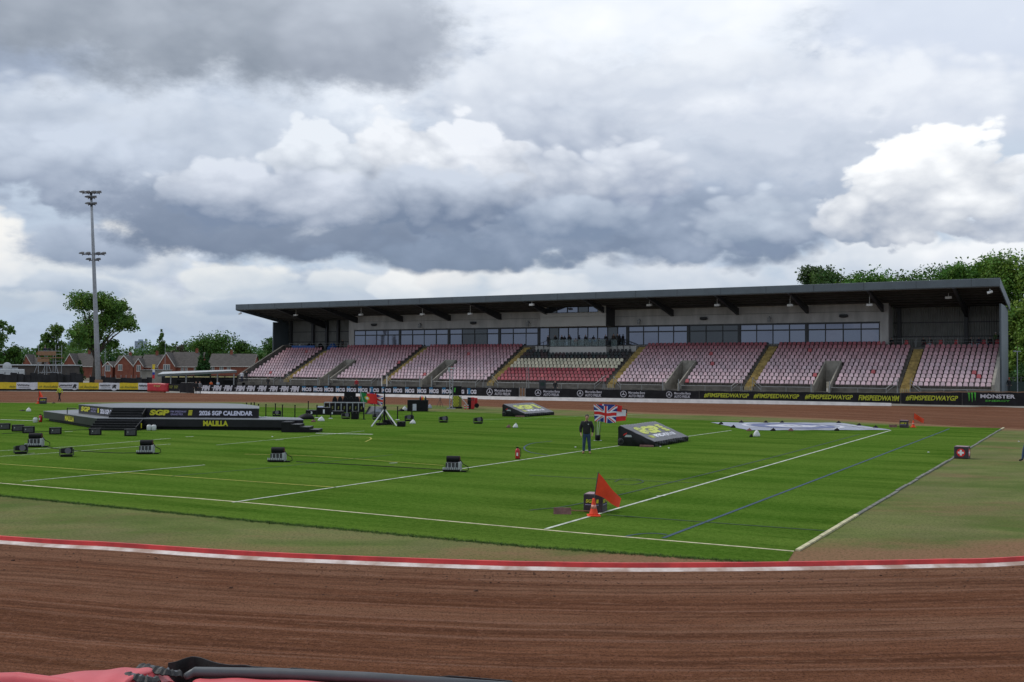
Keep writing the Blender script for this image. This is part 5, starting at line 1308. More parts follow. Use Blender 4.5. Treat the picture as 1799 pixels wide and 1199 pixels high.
def jug(px, py, lab):
    t = thing('water_jug', lab, 'jug', gp(px, py), 0, 'white plastic jugs by the stage')
    mb = MB(); mb.lathe([(.13, 0), (.15, .03), (.15, .26), (.12, .31), (.05, .34)], 10); mb.build('body', 'jug_white', t, smooth=True)
    mb = MB(); mb.lathe([(.045, .34), (.045, .38)], 8); mb.build('cap', 'gear_grey', t); return t
jug(262, 756.8, 'left white plastic jug of the pair against the stage front')
jug(270.3, 756.8, 'right white plastic jug of the pair against the stage front')
jug(62, 743, 'white plastic jug on the grass at the left corner of the stage')
def extinguisher(px, py, lab, sc=1.0):
    t = thing('fire_extinguisher', lab, 'fire extinguisher', gp(px, py))
    mb = MB(); mb.lathe([(.095, 0), (.10, .02), (.10, .36), (.085, .42), (.04, .45), (.03, .47)], 14); mb.build('cylinder', 'ext_red', t, smooth=True)
    mb = MB(); mb.box(-.06, .05, -.02, .02, .47, .50); mb.box(-.09, .03, -.015, .015, .505, .525); mb.lathe([(.03, .455), (.03, .50)], 8); mb.build('handle', 'gear_black', t)
    mb = MB(); mb.tube([(.04, 0, .48), (.13, 0, .44), (.14, -.02, .25), (.125, -.03, .1)], .014); mb.build('hose', 'gear_black', t)
    mb = MB(); mb.box(-.05, .02, -.106, -.09, .14, .28); mb.build('plate', 'flag_white', t)
    mb = MB(); mb.lathe([(.108, 0), (.108, .03)], 14); mb.build('foot_ring', 'gear_black', t)
    t.scale = (sc,)*3; return t
extinguisher(909.3, 807.3, 'red fire extinguisher standing alone on the grass left of the man')
extinguisher(71, 742.5, 'red fire extinguisher upright at the left corner of the stage', 1.05)

# inflatable ramps
def ramp():
    A, B_, C_ = G(1085.8, 784), G(1150, 785.8), G(1209, 775.4)
    ux = B_-A; Lx = float(np.linalg.norm(ux)); ux /= Lx; vy = C_-B_; Ly = float(np.linalg.norm(vy)); vy /= Ly
    H = D(1086.7, 748.3, A[1])[2]; h = D(1150, 776.7, B_[1])[2]
    t = thing('inflatable_ramp', 'large black inflatable wedge with grey ribbed top and yellow lettering right of the man', 'inflatable', A, math.atan2(ux[1], ux[0]), 'inflatable wedges on the infield')
    sk = float(vy @ ux); cy = math.sqrt(1-sk*sk)
    if np.cross(ux, vy)[2] < 0: cy = -cy
    def T(u, v, z): return (u*Lx+sk*v*Ly, cy*v*Ly, z)
    nu, nv = 20, 84
    def top(u, v):
        z = H+(h-H)*max(0, (u-.06)/.94); z -= .04*(1-min(1, u/.05))**2*2
        return z+.022*abs(math.sin(v*math.pi*14))+.008*math.sin(u*22+v*9)
    mb = MB(); idx = {}
    for i in range(nu+1):
        for j in range(nv+1): idx[i, j] = len(mb.v); u, v = i/nu, j/nv; b = .025*abs(math.sin(v*math.pi*14)) if i == nu else 0; mb.v.append(T(u+b*.6, v, top(u, v)))
    for i in range(nu):
        for j in range(nv): mb.f.append((idx[i, j], idx[i+1, j], idx[i+1, j+1], idx[i, j+1])); mb.m.append(0)
    mb.c = [(1, 1, 1)]*len(mb.f)
    mb.build('top_sheet', 'ramp_grey', t, smooth=True)
    sd = MB()
    def wall(fn, n, bulge):
        R = 6; vs = []
        for i in range(n+1):
            for j in range(R+1):
                s = i/n; w = j/R; vs.append(fn(s, w, bulge*math.sin(math.pi*w)*math.sin(math.pi*min(1, max(0, s*.96+.02)))+.012*math.sin(s*23+w*7)))
        sd.add(vs, [(i*(R+1)+j, (i+1)*(R+1)+j, (i+1)*(R+1)+j+1, i*(R+1)+j+1) for i in range(n) for j in range(R)])
    wall(lambda s, w, b: T(s, 0-b/Ly, (top(s, 0)-.01)*w), 24, .07)
    wall(lambda s, w, b: T(s, 1+b/Ly, (top(s, 1)-.01)*w), 24, .07)
    wall(lambda s, w, b: T(0-b/Lx, s, (top(0, s)-.005)*w), 24, .06)
    wall(lambda s, w, b: T(1+b/Lx+.03*abs(math.sin(s*math.pi*14)), s, (top(1, s)-.005)*w), 84, .06)
    sd.build('side_sheet', 'ramp_black', t, smooth=True)
    def onto(body, u0, u1, v0, v1, m, bold, name='lettering'):
        'baseline along v, letters upright towards the high edge'
        v_, f = text_geo(body, bold); mb = MB()
        mb.add([T(u1+(u0-u1)*b, v0+(v1-v0)*a, top(u1+(u0-u1)*b, v0+(v1-v0)*a)+.012) for a, b in v_], f); mb.build(name, m, t)
    onto('SGP', .24, .62, .12, .70, 'ramp_yellow', .07)
    mb = MB()
    for k in range(4):
        u0 = .24+.10*k; q = [(u0+.075, .73), (u0+.075, .86), (u0, .87), (u0, .74)]; mb.add([T(u, v, top(u, v)+.02) for u, v in q], [(0, 1, 2, 3)])
    mb.build('emblem', 'ramp_yellow', t)
    onto('FIM', .70, .84, .10, .22, 'ramp_yellow', .03); onto('SPEEDWAY GP', .68, .83, .24, .84, 'flag_white', .05)
    mb = MB(); q = [(.17, .56), (.31, .60), (.33, .72), (.20, .68)]
    mb.add([T(u, -.075/Ly*1.25, H*z) for u, z in ((.16, .52), (.25, .60), (.27, .68), (.18, .60))], [(0, 1, 2, 3)]); mb.build('emblem', 'flag_red', t)
    mb = MB(); mb.add([T(u, -.075/Ly*1.25, H*z) for u, z in ((.20, .46), (.40, .46), (.38, .56), (.24, .57))], [(0, 1, 2, 3)]); mb.build('emblem', 'fin_white', t)
    mb = MB(); n = 18; cx, cz, r = .085, .25*H, .15
    for rr0, rr1, yy in ((r, r*.8, -.13), (r*.55, r*.45, -.12)):
        vs = []
        for j in range(n): a = 2*math.pi*j/n; p = T(cx, 0, 0); vs += [(p[0]+rr0*math.cos(a), p[1]+(yy if cy > 0 else -yy), cz+rr0*math.sin(a)), (p[0]+rr1*math.cos(a), p[1]+(yy if cy > 0 else -yy)*1.1, cz+rr1*math.sin(a))]
        mb.add(vs, [(2*j, 2*((j+1) % n), 2*((j+1) % n)+1, 2*j+1) for j in range(n)])
    mb.build('air_valve', 'gear_grey', t)
    mb = MB(); mb.box(.62*Lx, .98*Lx, -.32, -.05, 0, .10); mb.build('ballast_board', 'rust_board', t)
    return t, Lx
RAMP, _ = ramp()
r2 = dup(RAMP, gp(882.5, 732.3), RAMP.rotation_euler[2]-.02, 'smaller looking black inflatable wedge far off by the inner edge of the track'); r2.scale = (1.03, .93, .95)

# flags
def flag_surface(P00, P10, P01, P11, colour, mats, nu=60, nv=36, amp=.05, waves=1.6, ph=0.0):
    'cloth between four corners; colour(u, v) gives the material slot; u from the pole, v from the bottom'
    P00, P10, P01, P11 = [np.array(p, float) for p in (P00, P10, P01, P11)]; mb = MB()
    for i in range(nu+1):
        for j in range(nv+1):
            u, v = i/nu, j/nv; p = (P00*(1-u)+P10*u)*(1-v)+(P01*(1-u)+P11*u)*v
            w = amp*min(1, u*2.5)*math.sin(u*waves*2*math.pi+v*1.3+ph); mb.v.append(tuple(p+np.array([0, w, .35*w])))
    R = nv+1
    for i in range(nu):
        for j in range(nv): q = i*R+j; mb.f.append((q, q+R, q+R+1, q+1)); mb.m.append(colour((i+.5)/nu, (j+.5)/nv)); mb.c.append((1, 1, 1))
    return mb
def union(u, v):
    x, y = u*60, v*30
    if abs(x-30) < 3 or abs(y-15) < 3: return 1
    if abs(x-30) < 5 or abs(y-15) < 5: return 2
    for s in (1, -1):
        d = (y-15)*s-(x-30)*.5; dd = abs(d)/math.sqrt(1.25)
        if dd < 3:
            off = d*(1 if (x < 30) == (s > 0) else -1)
            return 1 if (0 < d*(-1 if x < 30 else 1)*1 < 2.25) else 2
    return 0
def planter():
    base = gp(1050, 774.8); Y = base[1]
    t = thing('flag_tub', 'black tub of flag poles flying a union flag behind the standing man', 'flag tub', base)
    k = Y/1799.0
    def L(px, py, dy=0): p = D(px, py, Y+dy)-base; return (p[0], p[1], p[2])
    mb = MB(); mb.lathe([(.12, .0), (.135, .02), (.155, .29), (.145, .30), (.13, .24)], 14); mb.build('tub', 'gear_black', t, smooth=True)
    mb = MB(); mb.box(-.22, .22, -.12, .12, -.006, .012); mb.build('base_plate', 'fin_white', t)
    for x0, x1, m in ((1046.5, 1043.4, 'gear_grey'), (1049, 1050, 'fin_white'), (1050.5, 1056, 'fin_white'), (1053, 1059, 'gear_grey'), (1047.5, 1046.5, 'gear_grey')):
        mb = MB(); mb.tube([L(x0, 768, .02*x0 % .1), L(x1, 712 if x1 < 1045 else 722, .05+.01*(x0 % 7))], .014, 6); mb.build('pole', m, t)
    f = flag_surface(L(1045, 740.5), L(1082, 744), L(1043, 711), L(1085, 714.5), union, [], 90, 54, .09, 1.2); f.build('union_flag', ['flag_blue', 'flag_red', 'flag_white'], t, smooth=True)
    f = flag_surface(L(1058, 741, .18), L(1099.5, 740, .22), L(1058, 719, .18), L(1100, 721, .22), lambda u, v: 0 if v > .42 else 1, [], 40, 24, .05, 1.1, 1.0); f.build('white_red_flag', ['flag_white', 'flag_red'], t, smooth=True)
    f = flag_surface(L(1062, 738, .30), L(1100.8, 737.5, .40), L(1062, 715.5, .30), L(1102, 720, .40), lambda u, v: 0 if v > .62 else 1 if v > .3 else 2, [], 30, 18, .04, 1.2, .4); f.build('tricolour_flag', ['gear_black', 'flag_red', 'flag_gold'], t, smooth=True)
    f = flag_surface(L(1052, 720, .14), L(1092, 724, .16), L(1053, 709.5, .14), L(1093, 713, .16), lambda u, v: 1 if u < .12 or u > .7 else 2 if u < .2 else 0, [], 30, 10, .03, 1.5, .8); f.build('red_blue_flag', ['flag_blue', 'flag_red', 'flag_white'], t, smooth=True)
planter()
def portugal():
    base = gp(639.3, 737.5); Y = base[1]; t = thing('flag_pole', 'slim pole with green and red flag and union flag left of the tripod', 'flag pole', base)
    def L(px, py, dy=0): p = D(px, py, Y+dy)-base; return (p[0], p[1], p[2])
    mb = MB(); mb.tube([(0, 0, 0), L(638.5, 707), L(633, 688.5)], .022); mb.build('pole', 'fin_white', t)
    mb = MB(); mb.tube([(0, 0, .0), L(639.0, 716)], .05); mb.lathe([(.14, 0), (.14, .03), (.05, .05)], 12); mb.build('stand', 'gear_black', t)
    def col(u, v):
        du, dv = (u-.40)*1.5, v-.5; r = math.hypot(du, dv)
        if r < .13: return 3
        if r < .22: return 2
        return 0 if u < .40 else 1
    f = flag_surface(L(634, 706), L(663, 711), L(632.5, 689.5), L(662, 693.5), col, [], 60, 36, .06, 1.4); f.build('green_red_flag', ['flag_green', 'flag_red', 'flag_gold', 'flag_white'], t, smooth=True)
    f = flag_surface(L(645, 709, .15), L(671.5, 713, .2), L(645, 688.5, .15), L(674, 696.5, .2), union, [], 60, 36, .07, 1.5, 2); f.build('union_flag', ['flag_blue', 'flag_red', 'flag_white'], t, smooth=True)
portugal()
def tripod():
    base = gp(675.5, 747); Y = base[1]; t = thing('lighting_tripod', 'tall black mast on a tripod with two long white legs and black ballast', 'tripod', base)
    def L(px, py, dy=0): p = D(px, py, Y+dy)-base; return (p[0], p[1], p[2])
    mb = MB(); mb.tube([(0, 0, .05), L(675.5, 700), L(675.3, 679)], [.06, .05, .03], 8); mb.build('mast', 'gear_black', t)
    for a, b, dy, m in (((674.2, 720.6), (652.5, 750.2), -1.0, 'fin_white'), ((677, 720.6), (697, 749.3), -.9, 'fin_white'), ((675.5, 722), (684, 742), 1.3, 'gear_black')):
        mb = MB(); e = G(b[0], b[1])-base; mb.tube([L(*a), (e[0], e[1], 0)], .045, 8); mb.build('leg', m, t)
    for a, b in (((675, 727), (663, 748)), ((676, 727), (692, 749)), ((675, 722), (671, 744))):
        mb = MB(); e = G(b[0], b[1])-base; mb.tube([L(*a), (e[0], e[1], 0)], .025, 6); mb.build('brace', 'gear_black', t)
    mb = MB(); mb.tube([(0, 0, 1.05), (0, 0, 1.25)], .12, 8); mb.build('collar', 'gear_black', t)
    for x0, x1, h in ((-.55, .18, .14), (-.12, .58, .32)):
        mb = MB(); mb.box(x0, x1, -.35 if h < .2 else .02, -.01 if h < .2 else .4, 0, h); mb.build('ballast', 'gear_black', t, bevel=.03)
tripod()
# orange flag, cone and printed cube
def cone_set(px_cone, py_cone, px_cube, py_cube, labs, rz=0.0, sc=1.0, flip=False, flagpts=None):
    c = thing('traffic_cone', labs[0], 'cone', gp(px_cone, py_cone), 0, 'orange flags on cones')
    mb = MB(); mb.box(-.175, .175, -.175, .175, 0, .03); mb.build('base', 'orange_cloth', c, bevel=.012)
    mb = MB(); mb.lathe([(.135, .03), (.115, .07), (.075, .22), (.04, .42), (.03, .47)], 16); mb.build('body', 'orange_cloth', c, smooth=True)
    mb = MB(); mb.lathe([(.083, .20), (.061, .30), (.06, .30), (.082, .20)], 16); mb.build('band', mat('cone band', (.62, .25, .20), .5, var=.3, scale=20), c, smooth=True)
    f = thing('marker_flag', labs[1], 'flag', c.location, 0, 'orange marker flags')
    fp = flagpts or ((.03, 0, .58), (.68, .05, .24), (.12, 0, 1.16), (.75, .08, .44))
    b0 = np.array(fp[0]); b1 = np.array(fp[2]); dd = b0-b1; foot = b0+dd*(.20/max(.1, np.linalg.norm(dd)))
    mb = MB(); mb.tube([(0, 0, .33), tuple(foot), tuple(b1+np.array([0, 0, .01]))], .012, 6); mb.build('stick', 'gear_grey', f)
    s = flag_surface(fp[0], fp[1], fp[2], fp[3], lambda u, v: 0, [], 30, 20, .075, .85, .3); s.build('cloth', 'orange_cloth', f, smooth=True)
    k = thing('foam_cube', labs[2], 'cube', gp(px_cube, py_cube), rz, 'printed foam cubes')
    W = .27
    mb = MB(); mb.box(-W, W, -W, W, 0, .50); mb.build('body', 'box_purple', k, bevel=.03, seg=3)
    mb = MB(); mb.box(-W+.03, W-.03, -W+.03, W-.03, .492, .504); mb.build('top', 'box_top_lit', k)
    for ax in range(4):
        R = Matrix.Rotation(math.pi/2*ax, 4, 'Z'); mb = MB(); lettering(mb, 'SGP', (-.20, -W-.004, .26), (.26, 0, 0), (0, 0, .10), 0, .05, .1); mb.add([(.10, -W-.004, .26), (.16, -W-.004, .26), (.17, -W-.004, .36), (.11, -W-.004, .36)], [(0, 1, 2, 3)]); mb.xf(R); mb.build('lettering', 'screen_yellow', k)
        mb = MB(); mb.add([(-.22, -W-.004, .20), (.17, -W-.004, .20), (.17, -W-.004, .22), (-.22, -W-.004, .22)], [(0, 1, 2, 3)]); mb.xf(R); mb.build('emblem', 'screen_lilac', k)
    for o in (c, f, k): o.scale = (sc,)*3
    return c, f, k
def rake(px0, py, px1, lab, sc=1.0):
    p = gp(px0, py); t = thing('rake', lab, 'rake', p, -.06)
    mb = MB(); mb.hexa([(-.24, -.03, .0), (.24, -.03, .0), (.24, .01, .0), (-.24, .01, .0)], [(-.24, .03, .17), (.24, .03, .17), (.24, .07, .17), (-.24, .07, .17)]); mb.build('board', 'rust_board', t)
    mb = MB(); mb.tube([(.1, .05, .10), (.75, .42, .03)], .018); mb.build('handle', 'wood', t); t.scale = (sc,)*3
cone_set(1043, 907.5, 1046, 899.5, ('bright orange red traffic cone with a flag in its top, nearest the camera', 'large orange flag blowing right from the nearest traffic cone', 'dark printed foam cube with yellow letters behind the nearest cone'), -.36)
rake(988, 904.5, 1030, 'rusty red board rake lying left of the nearest printed cube')
cone_set(1604.5, 751.5, 1588.5, 752, ('small orange traffic cone at the far right corner of the turf', 'orange red flag blowing right at the far right corner of the turf', 'small dark printed cube beside the far right corner flag'), -.5, 1.0, False, ((.03, 0, .58), (.72, .1, .30), (.05, 0, .98), (.80, .1, .56)))
rake(1569, 751.5, 1577, 'rusty red board rake left of the small cube at the far right corner', 1.1)
cone_set(67.5, 709.8, 75.5, 710, ('orange traffic cone on the grass at far left beside the track', 'orange red triangular flag drooping from the far left cone', 'black printed cube touching the far left orange flag'), .40, 1.25, False, ((.0, 0, .1), (.60, .05, .12), (.02, 0, 1.05), (.10, .0, .98)))
def cross_box():
    t = thing('first_aid_box', 'dark cube with a white cross on a red disc beside the edging board', 'cube', gp(1690.5, 806), -.61)
    W = .29; mb = MB(); mb.box(-W, W, -W, W, 0, .54); mb.build('body', 'box_purple', t, bevel=.03, seg=3)
    mb = MB(); mb.box(-W+.02, W-.02, -W+.02, W-.02, .533, .545); mb.build('top', 'box_top_lit', t)
    for ax in range(4):
        R = Matrix.Rotation(math.pi/2*ax, 4, 'Z'); y = -W-.004; mb = MB(); n = 24
        mb.add([(.18*math.cos(2*math.pi*j/n), y, .27+.18*math.sin(2*math.pi*j/n)) for j in range(n)], [tuple(range(n))], 0)
        y -= .004; a, b = .042, .125
        mb.add([(-b, y, .27-a), (b, y, .27-a), (b, y, .27+a), (-b, y, .27+a)], [(0, 1, 2, 3)], 1)
        mb.add([(-a, y, .27+a), (a, y, .27+a), (a, y, .27+b), (-a, y, .27+b)], [(0, 1, 2, 3)], 1); mb.add([(-a, y, .27-b), (a, y, .27-b), (a, y, .27-a), (-a, y, .27-a)], [(0, 1, 2, 3)], 1)
        mb.xf(R); mb.build('emblem', ['flag_red', 'flag_white'], t)
cross_box()
# printed sheet on the ground
def ground_banner():
    Q = [G(1315, 757)[:2], G(1566, 756.4)[:2], G(1476, 743.8)[:2], G(1248, 743)[:2]]; c = sum(Q)/4
    t = thing('ground_banner', 'huge pale lilac printed sheet lying flat on the grass with white rings', 'banner', (c[0], c[1], .02))
    def P(u, v, z): p = (Q[0]*(1-u)+Q[1]*u)*(1-v)+(Q[3]*(1-u)+Q[2]*u)*v; return (p[0]-c[0], p[1]-c[1], z+.008*math.sin(u*31+v*17))
    mb = MB(); n = 40
    vs = [P(i/n, j/12, .012) for i in range(n+1) for j in range(13)]; mb.add(vs, [(i*13+j, (i+1)*13+j, (i+1)*13+j+1, i*13+j+1) for i in range(n) for j in range(12)]); mb.build('sheet', 'sheet_lilac', t, smooth=True)
    for (r0, r1, m) in ((.44, .40, 'sheet_white'), (.36, .22, 'sheet_blue'), (.20, .09, 'sheet_white')):
        mb = MB(); n = 48; vs = []
        for j in range(n): a = 2*math.pi*j/n; vs += [P(.47+r0*.80*math.cos(a), .5+r0*math.sin(a), .028), P(.47+r1*.80*math.cos(a), .5+r1*math.sin(a), .028)]
        mb.add(vs, [(2*j, 2*j+1, 2*((j+1) % n)+1, 2*((j+1) % n)) for j in range(n)]); mb.build('emblem', m, t)
    mb = MB()
    for k in range(9): u = .28+.05*k; mb.add([P(u, .42, .034), P(u+.03, .42, .034), P(u+.035, .58, .034), P(u+.005, .58, .034)], [(0, 1, 2, 3)])
    for k in range(6): v = .16+.11*k; mb.add([P(.88, v, .03), P(.95, v, .03), P(.95, v+.07, .03), P(.88, v+.07, .03)], [(0, 1, 2, 3)])
    mb.build('lettering', 'sheet_white', t)
    for i, (x, y, m) in enumerate([(1266.5, 746.5, 'gear_black'), (1288, 752, 'gear_black'), (1302, 743.6, 'gear_black'), (1316, 758, 'rust_board'), (1345, 744, 'gear_black'), (1373.5, 744.2, 'gear_black'), (1389, 758, 'rust_board'), (1358, 757.8, 'gear_black'), (1470, 757.6, 'gear_black'), (1473, 744.4, 'gear_black'), (1509, 748.8, 'gear_black'), (1538, 752.6, 'gear_black')]):
        sack(x, y, .17, .16, ['small black sandbag holding down the edge of the big ground banner', 'small red brown sandbag holding down the near edge of the big ground banner'][m == 'rust_board'], m, group='sandbags along the edge of the ground banner' if m == 'gear_black' else 'red brown sandbags on the near edge of the ground banner')
ground_banner()
# posts, podium, counter
def stanchion():
    t = thing('barrier_post', 'x', 'barrier post', (0, 0, 0), 0, 'slim black queue posts around the podium')
    mb = MB(); mb.tube([(0, 0, .02), (0, 0, .95)], .042, 8); mb.build('post', 'gear_black', t)
    mb = MB(); mb.lathe([(.17, 0), (.17, .02), (.06, .05)], 14); mb.build('base', 'fin_white', t)
    mb = MB(); mb.lathe([(.055, .93), (.055, 1.0)], 10); mb.build('head', 'gear_black', t); return t
ST = stanchion()
PST = [(433, 730, 'post just above the stage, first from the left'), (441, 730, 'post just above the stage, second from the left'), (446.5, 729.5, 'post just above the stage, third from the left'), (454, 733, 'post at the right end of the upper stage'), (467, 733.5, 'post first right of the upper stage'), (483.6, 732, 'post behind the spotlight right of the stage'), (496, 734.5, 'post just right of the spotlight beyond the stage'), (518, 735.5, 'post left of the slumped black bag'), (541.5, 726, 'post at the low left step of the podium'), (556.7, 735, 'post before the left edge of the tallest podium step'), (581, 736, 'post before the right edge of the tallest podium step'), (658.5, 730, 'post in front of the grey printed wedge'), (698.3, 738.5, 'post directly right of the tripod legs'), (723.5, 735, 'post in front of the black table')]
for i, (px, py, lab) in enumerate(PST):
    l = 'slim black queue '+lab
    if i == 0: ST.location = tuple(gp(px, py)); ST['label'] = l
    else: dup(ST, gp(px, py), 0, l)
def podium():
    base = gp(570, 729.5); t = thing('winners_podium', 'black winners podium with white numbers one two and three', 'podium', base); k = base[1]/1799
    X = lambda px: (px-570)*k
    for x0, x1, h, n in ((537, 556.5, .36, '3'), (556.9, 580, .58, '1'), (580.4, 602, .30, '2')):
        mb = MB(); mb.box(X(x0), X(x1), 0, .9, 0, h); mb.build('step', 'stage_black', t, bevel=.008)
        mb = MB(); mb.box(X(x0)+.02, X(x1)-.02, .02, .88, h, h+.008); mb.build('step_top', 'gear_grey', t)
        mb = MB(); c = X((x0+x1)/2) if n != '2' else X(583); lettering(mb, n, (c-.05, -.006, h*.2), (.14, 0, 0), (0, 0, h*.55), 0, .06); mb.build('lettering', 'flag_white', t)
    mb = MB(); mb.box(X(557.2), X(566), .05, .5, .59, .68); mb.build('folded_cloth', mat('pale cloth', (.50, .52, .72), .8), t)
podium()
def counter():
    base = gp(603, 727); t = thing('counter', 'long counter with a pale metal frame and seven black panels behind the podium', 'counter', base); k = base[1]/1799
    X = lambda px: (px-603)*k; h = (727-707.5)*k
    xs = [569.5, 579, 589, 599.3, 609.5, 619.5, 629.7, 639.5]
    mb = MB(); mb.box(X(569), X(640), -.02, .6, h-.06, h)
    for x in xs: mb.box(X(x)-.035, X(x)+.035, -.02, .04, 0, h-.062)
    mb.build('frame', 'galv', t)
    for a, b in zip(xs, xs[1:]):
        mb = MB(); mb.box(X(a)+.04, X(b)-.04, 0, .03, .12, h-.08); mb.build('panel', 'gear_black', t)
        mb = MB(); c = X((a+b)/2); mb.add([(c-.05, -.006, .35), (c+.04, -.006, .35), (c+.07, -.006, .6), (c-.02, -.006, .6)], [(0, 1, 2, 3)]); mb.build('emblem', 'print_olive', t)
    for i, px in enumerate((584, 593.5, 602.5, 613, 623.5, 633)):
        b2 = base+np.array([X(px)*1.0, 1.1, 0]); c = thing('padded_chair', ['black rounded chair back, leftmost behind the counter', 'black rounded chair back, second from the left behind the counter', 'black rounded chair back left of centre before the black screen', 'black rounded chair back right of centre before the black screen', 'black rounded chair back, second from the right behind the counter', 'black rounded chair back half hidden by the green and red flag'][i], 'chair', b2, 0, 'black chairs behind the counter')
        mb = MB(); prof = [(-.20, .55), (.20, .55), (.22, .9), (.19, 1.15), (.10, 1.34), (0, 1.40), (-.10, 1.34), (-.19, 1.15), (-.22, .9)]
        mb.add([(x, -.05, z) for x, z in prof]+[(x, .05, z) for x, z in prof], [tuple(range(9)), tuple(range(17, 8, -1))]+[(q, 9+q, 9+(q+1) % 9, (q+1) % 9) for q in range(9)]); mb.build('backrest', 'gear_black', c, bevel=.015)
        mb = MB(); mb.box(-.21, .21, -.45, -.06, .48, .56); mb.build('seat', 'gear_black', c, bevel=.02)
        for x in (-.18, .18):
            for y in (-.42, -.02): mb = MB(); mb.tube([(x, y, 0), (x, y, .48)], .018); mb.build('leg', 'gear_grey', c)
    b3 = base+np.array([X(607), 2.2, 0]); s = thing('display_screen', 'large black screen back standing behind the chairs at the counter', 'screen', b3)
    mb = MB(); mb.box(-.5, .5, 0, .12, .85, 1.75); mb.build('panel', 'gear_black', s, bevel=.02); mb = MB(); mb.box(-.05, .05, .03, .09, 0, .85); mb.box(-.4, .4, -.2, .3, 0, .05); mb.build('stand', 'gear_grey', s)
counter()
def wedge_sign():
    b = gp(658, 728.5); t = thing('start_wedge', 'grey and black printed foam wedge on the grass behind the tripod', 'foam block', b); k = b[1]/1799
    X = lambda px: (px-658)*k
    mb = MB(); mb.hexa([(X(643), 0, 0), (X(672), 0, 0), (X(672), .8, 0), (X(643), .8, 0)], [(X(650), .35, .62), (X(672), .1, .60), (X(672), .8, .60), (X(650), .8, .62)]); mb.build('body', 'ramp_grey', t, bevel=.03)
    mb = MB(); mb.hexa([(X(641), -.05, 0), (X(643)-.01, -.05, 0), (X(643)-.01, .8, 0), (X(641), .8, 0)], [(X(647), .3, .62), (X(649.6), .3, .62), (X(649.6), .8, .62), (X(647), .8, .62)]); mb.build('side', 'ramp_black', t)
    mb = MB(); mb.add([(X(659), -.0+.02, .30-.1), (X(669.5), .02, .2), (X(669.5), .07, .42), (X(659), .07, .42)], [(0, 1, 2, 3)]); mb.xf(Matrix.Translation((0, -.03, 0))); mb.build('emblem', 'sheet_lilac', t)
wedge_sign()
def table():
    b = gp(734, 723.6); t = thing('draped_table', 'table under a black cloth with bottles and small flags beside the track', 'table', b); k = b[1]/1799
    X = lambda px: (px-734)*k; h = 1.0
    mb = MB(); mb.box(X(715.5), X(751), 0, .9, .0, h); mb.build('cloth', 'gear_black', t, bevel=.02)
    mb = MB(); mb.box(X(725), X(731.5), -.03, -.006, .08, .66); mb.build('notice', 'sheet_white', t)
    for i, (px, m, hh) in enumerate(((737.5, 'dark_green', .34), (740.5, 'orange_cloth', .38), (743, 'flag_gold', .30), (747, 'dark_green', .36))):
        q = thing('bottle', 'small '+('dark green', 'orange red', 'gold', 'taller dark green')[i]+' bottle on the black draped table', 'bottle', b+np.array([X(px), .35, h]))
        mb = MB(); mb.lathe([(.07, 0), (.075, .02), (.07, hh*.6), (.03, hh*.8), (.03, hh)], 8); mb.build('body', m, q, smooth=True)
    for px, m, lab in ((710.5, 'bag_white', 'bundle of white cloth on the grass left of the black draped table'), (718.5, 'sheet_lilac', 'bundle of pale blue cloth in front of the black draped table'), (754.5, 'sheet_lilac', 'bundle of pale blue cloth at the right end of the black draped table')):
        sack(px, 722 if px < 750 else 718, .22, .36, lab, m, 'cloth_bundle', 'bundle')
    sack(704.5, 723, .3, .2, 'small dark heap on the grass left of the white cloth bundle', 'gear_black', 'holdall', 'bag')
table()
def truss(px, py, ytop, lab):
    b = gp(px, py); h = D(px, ytop, b[1])[2]; t = thing('truss_tower', lab, 'truss tower', b); w = .14
    mb = MB()
    for x in (-w, w):
        for y in (-w, w): mb.tube([(x, y, 0), (x, y, h)], .03, 6)
    mb.build('chord', 'galv', t); mb = MB(); z = .1; s = 1
    while z < h-.35:
        mb.tube([(-w*s, -w, z), (w*s, -w, z+.3)], .014, 5); mb.tube([(-w*s, w, z), (w*s, w, z+.3)], .014, 5); z += .3; s = -s
    mb.build('lacing', 'galv', t)
    mb = MB(); mb.box(-.32, .32, -.22, .22, h, h+.14); mb.box(-.32, -.16, -.2, .2, h-.25, h); mb.build('head', 'fin_white', t, bevel=.02)
    mb = MB(); mb.box(-.4, .4, -.4, .4, 0, .06); mb.build('base_plate', 'steel_grey', t); return t
truss(792.5, 718.8, 649, 'tall slim metal truss tower beside the black screen at the start area')
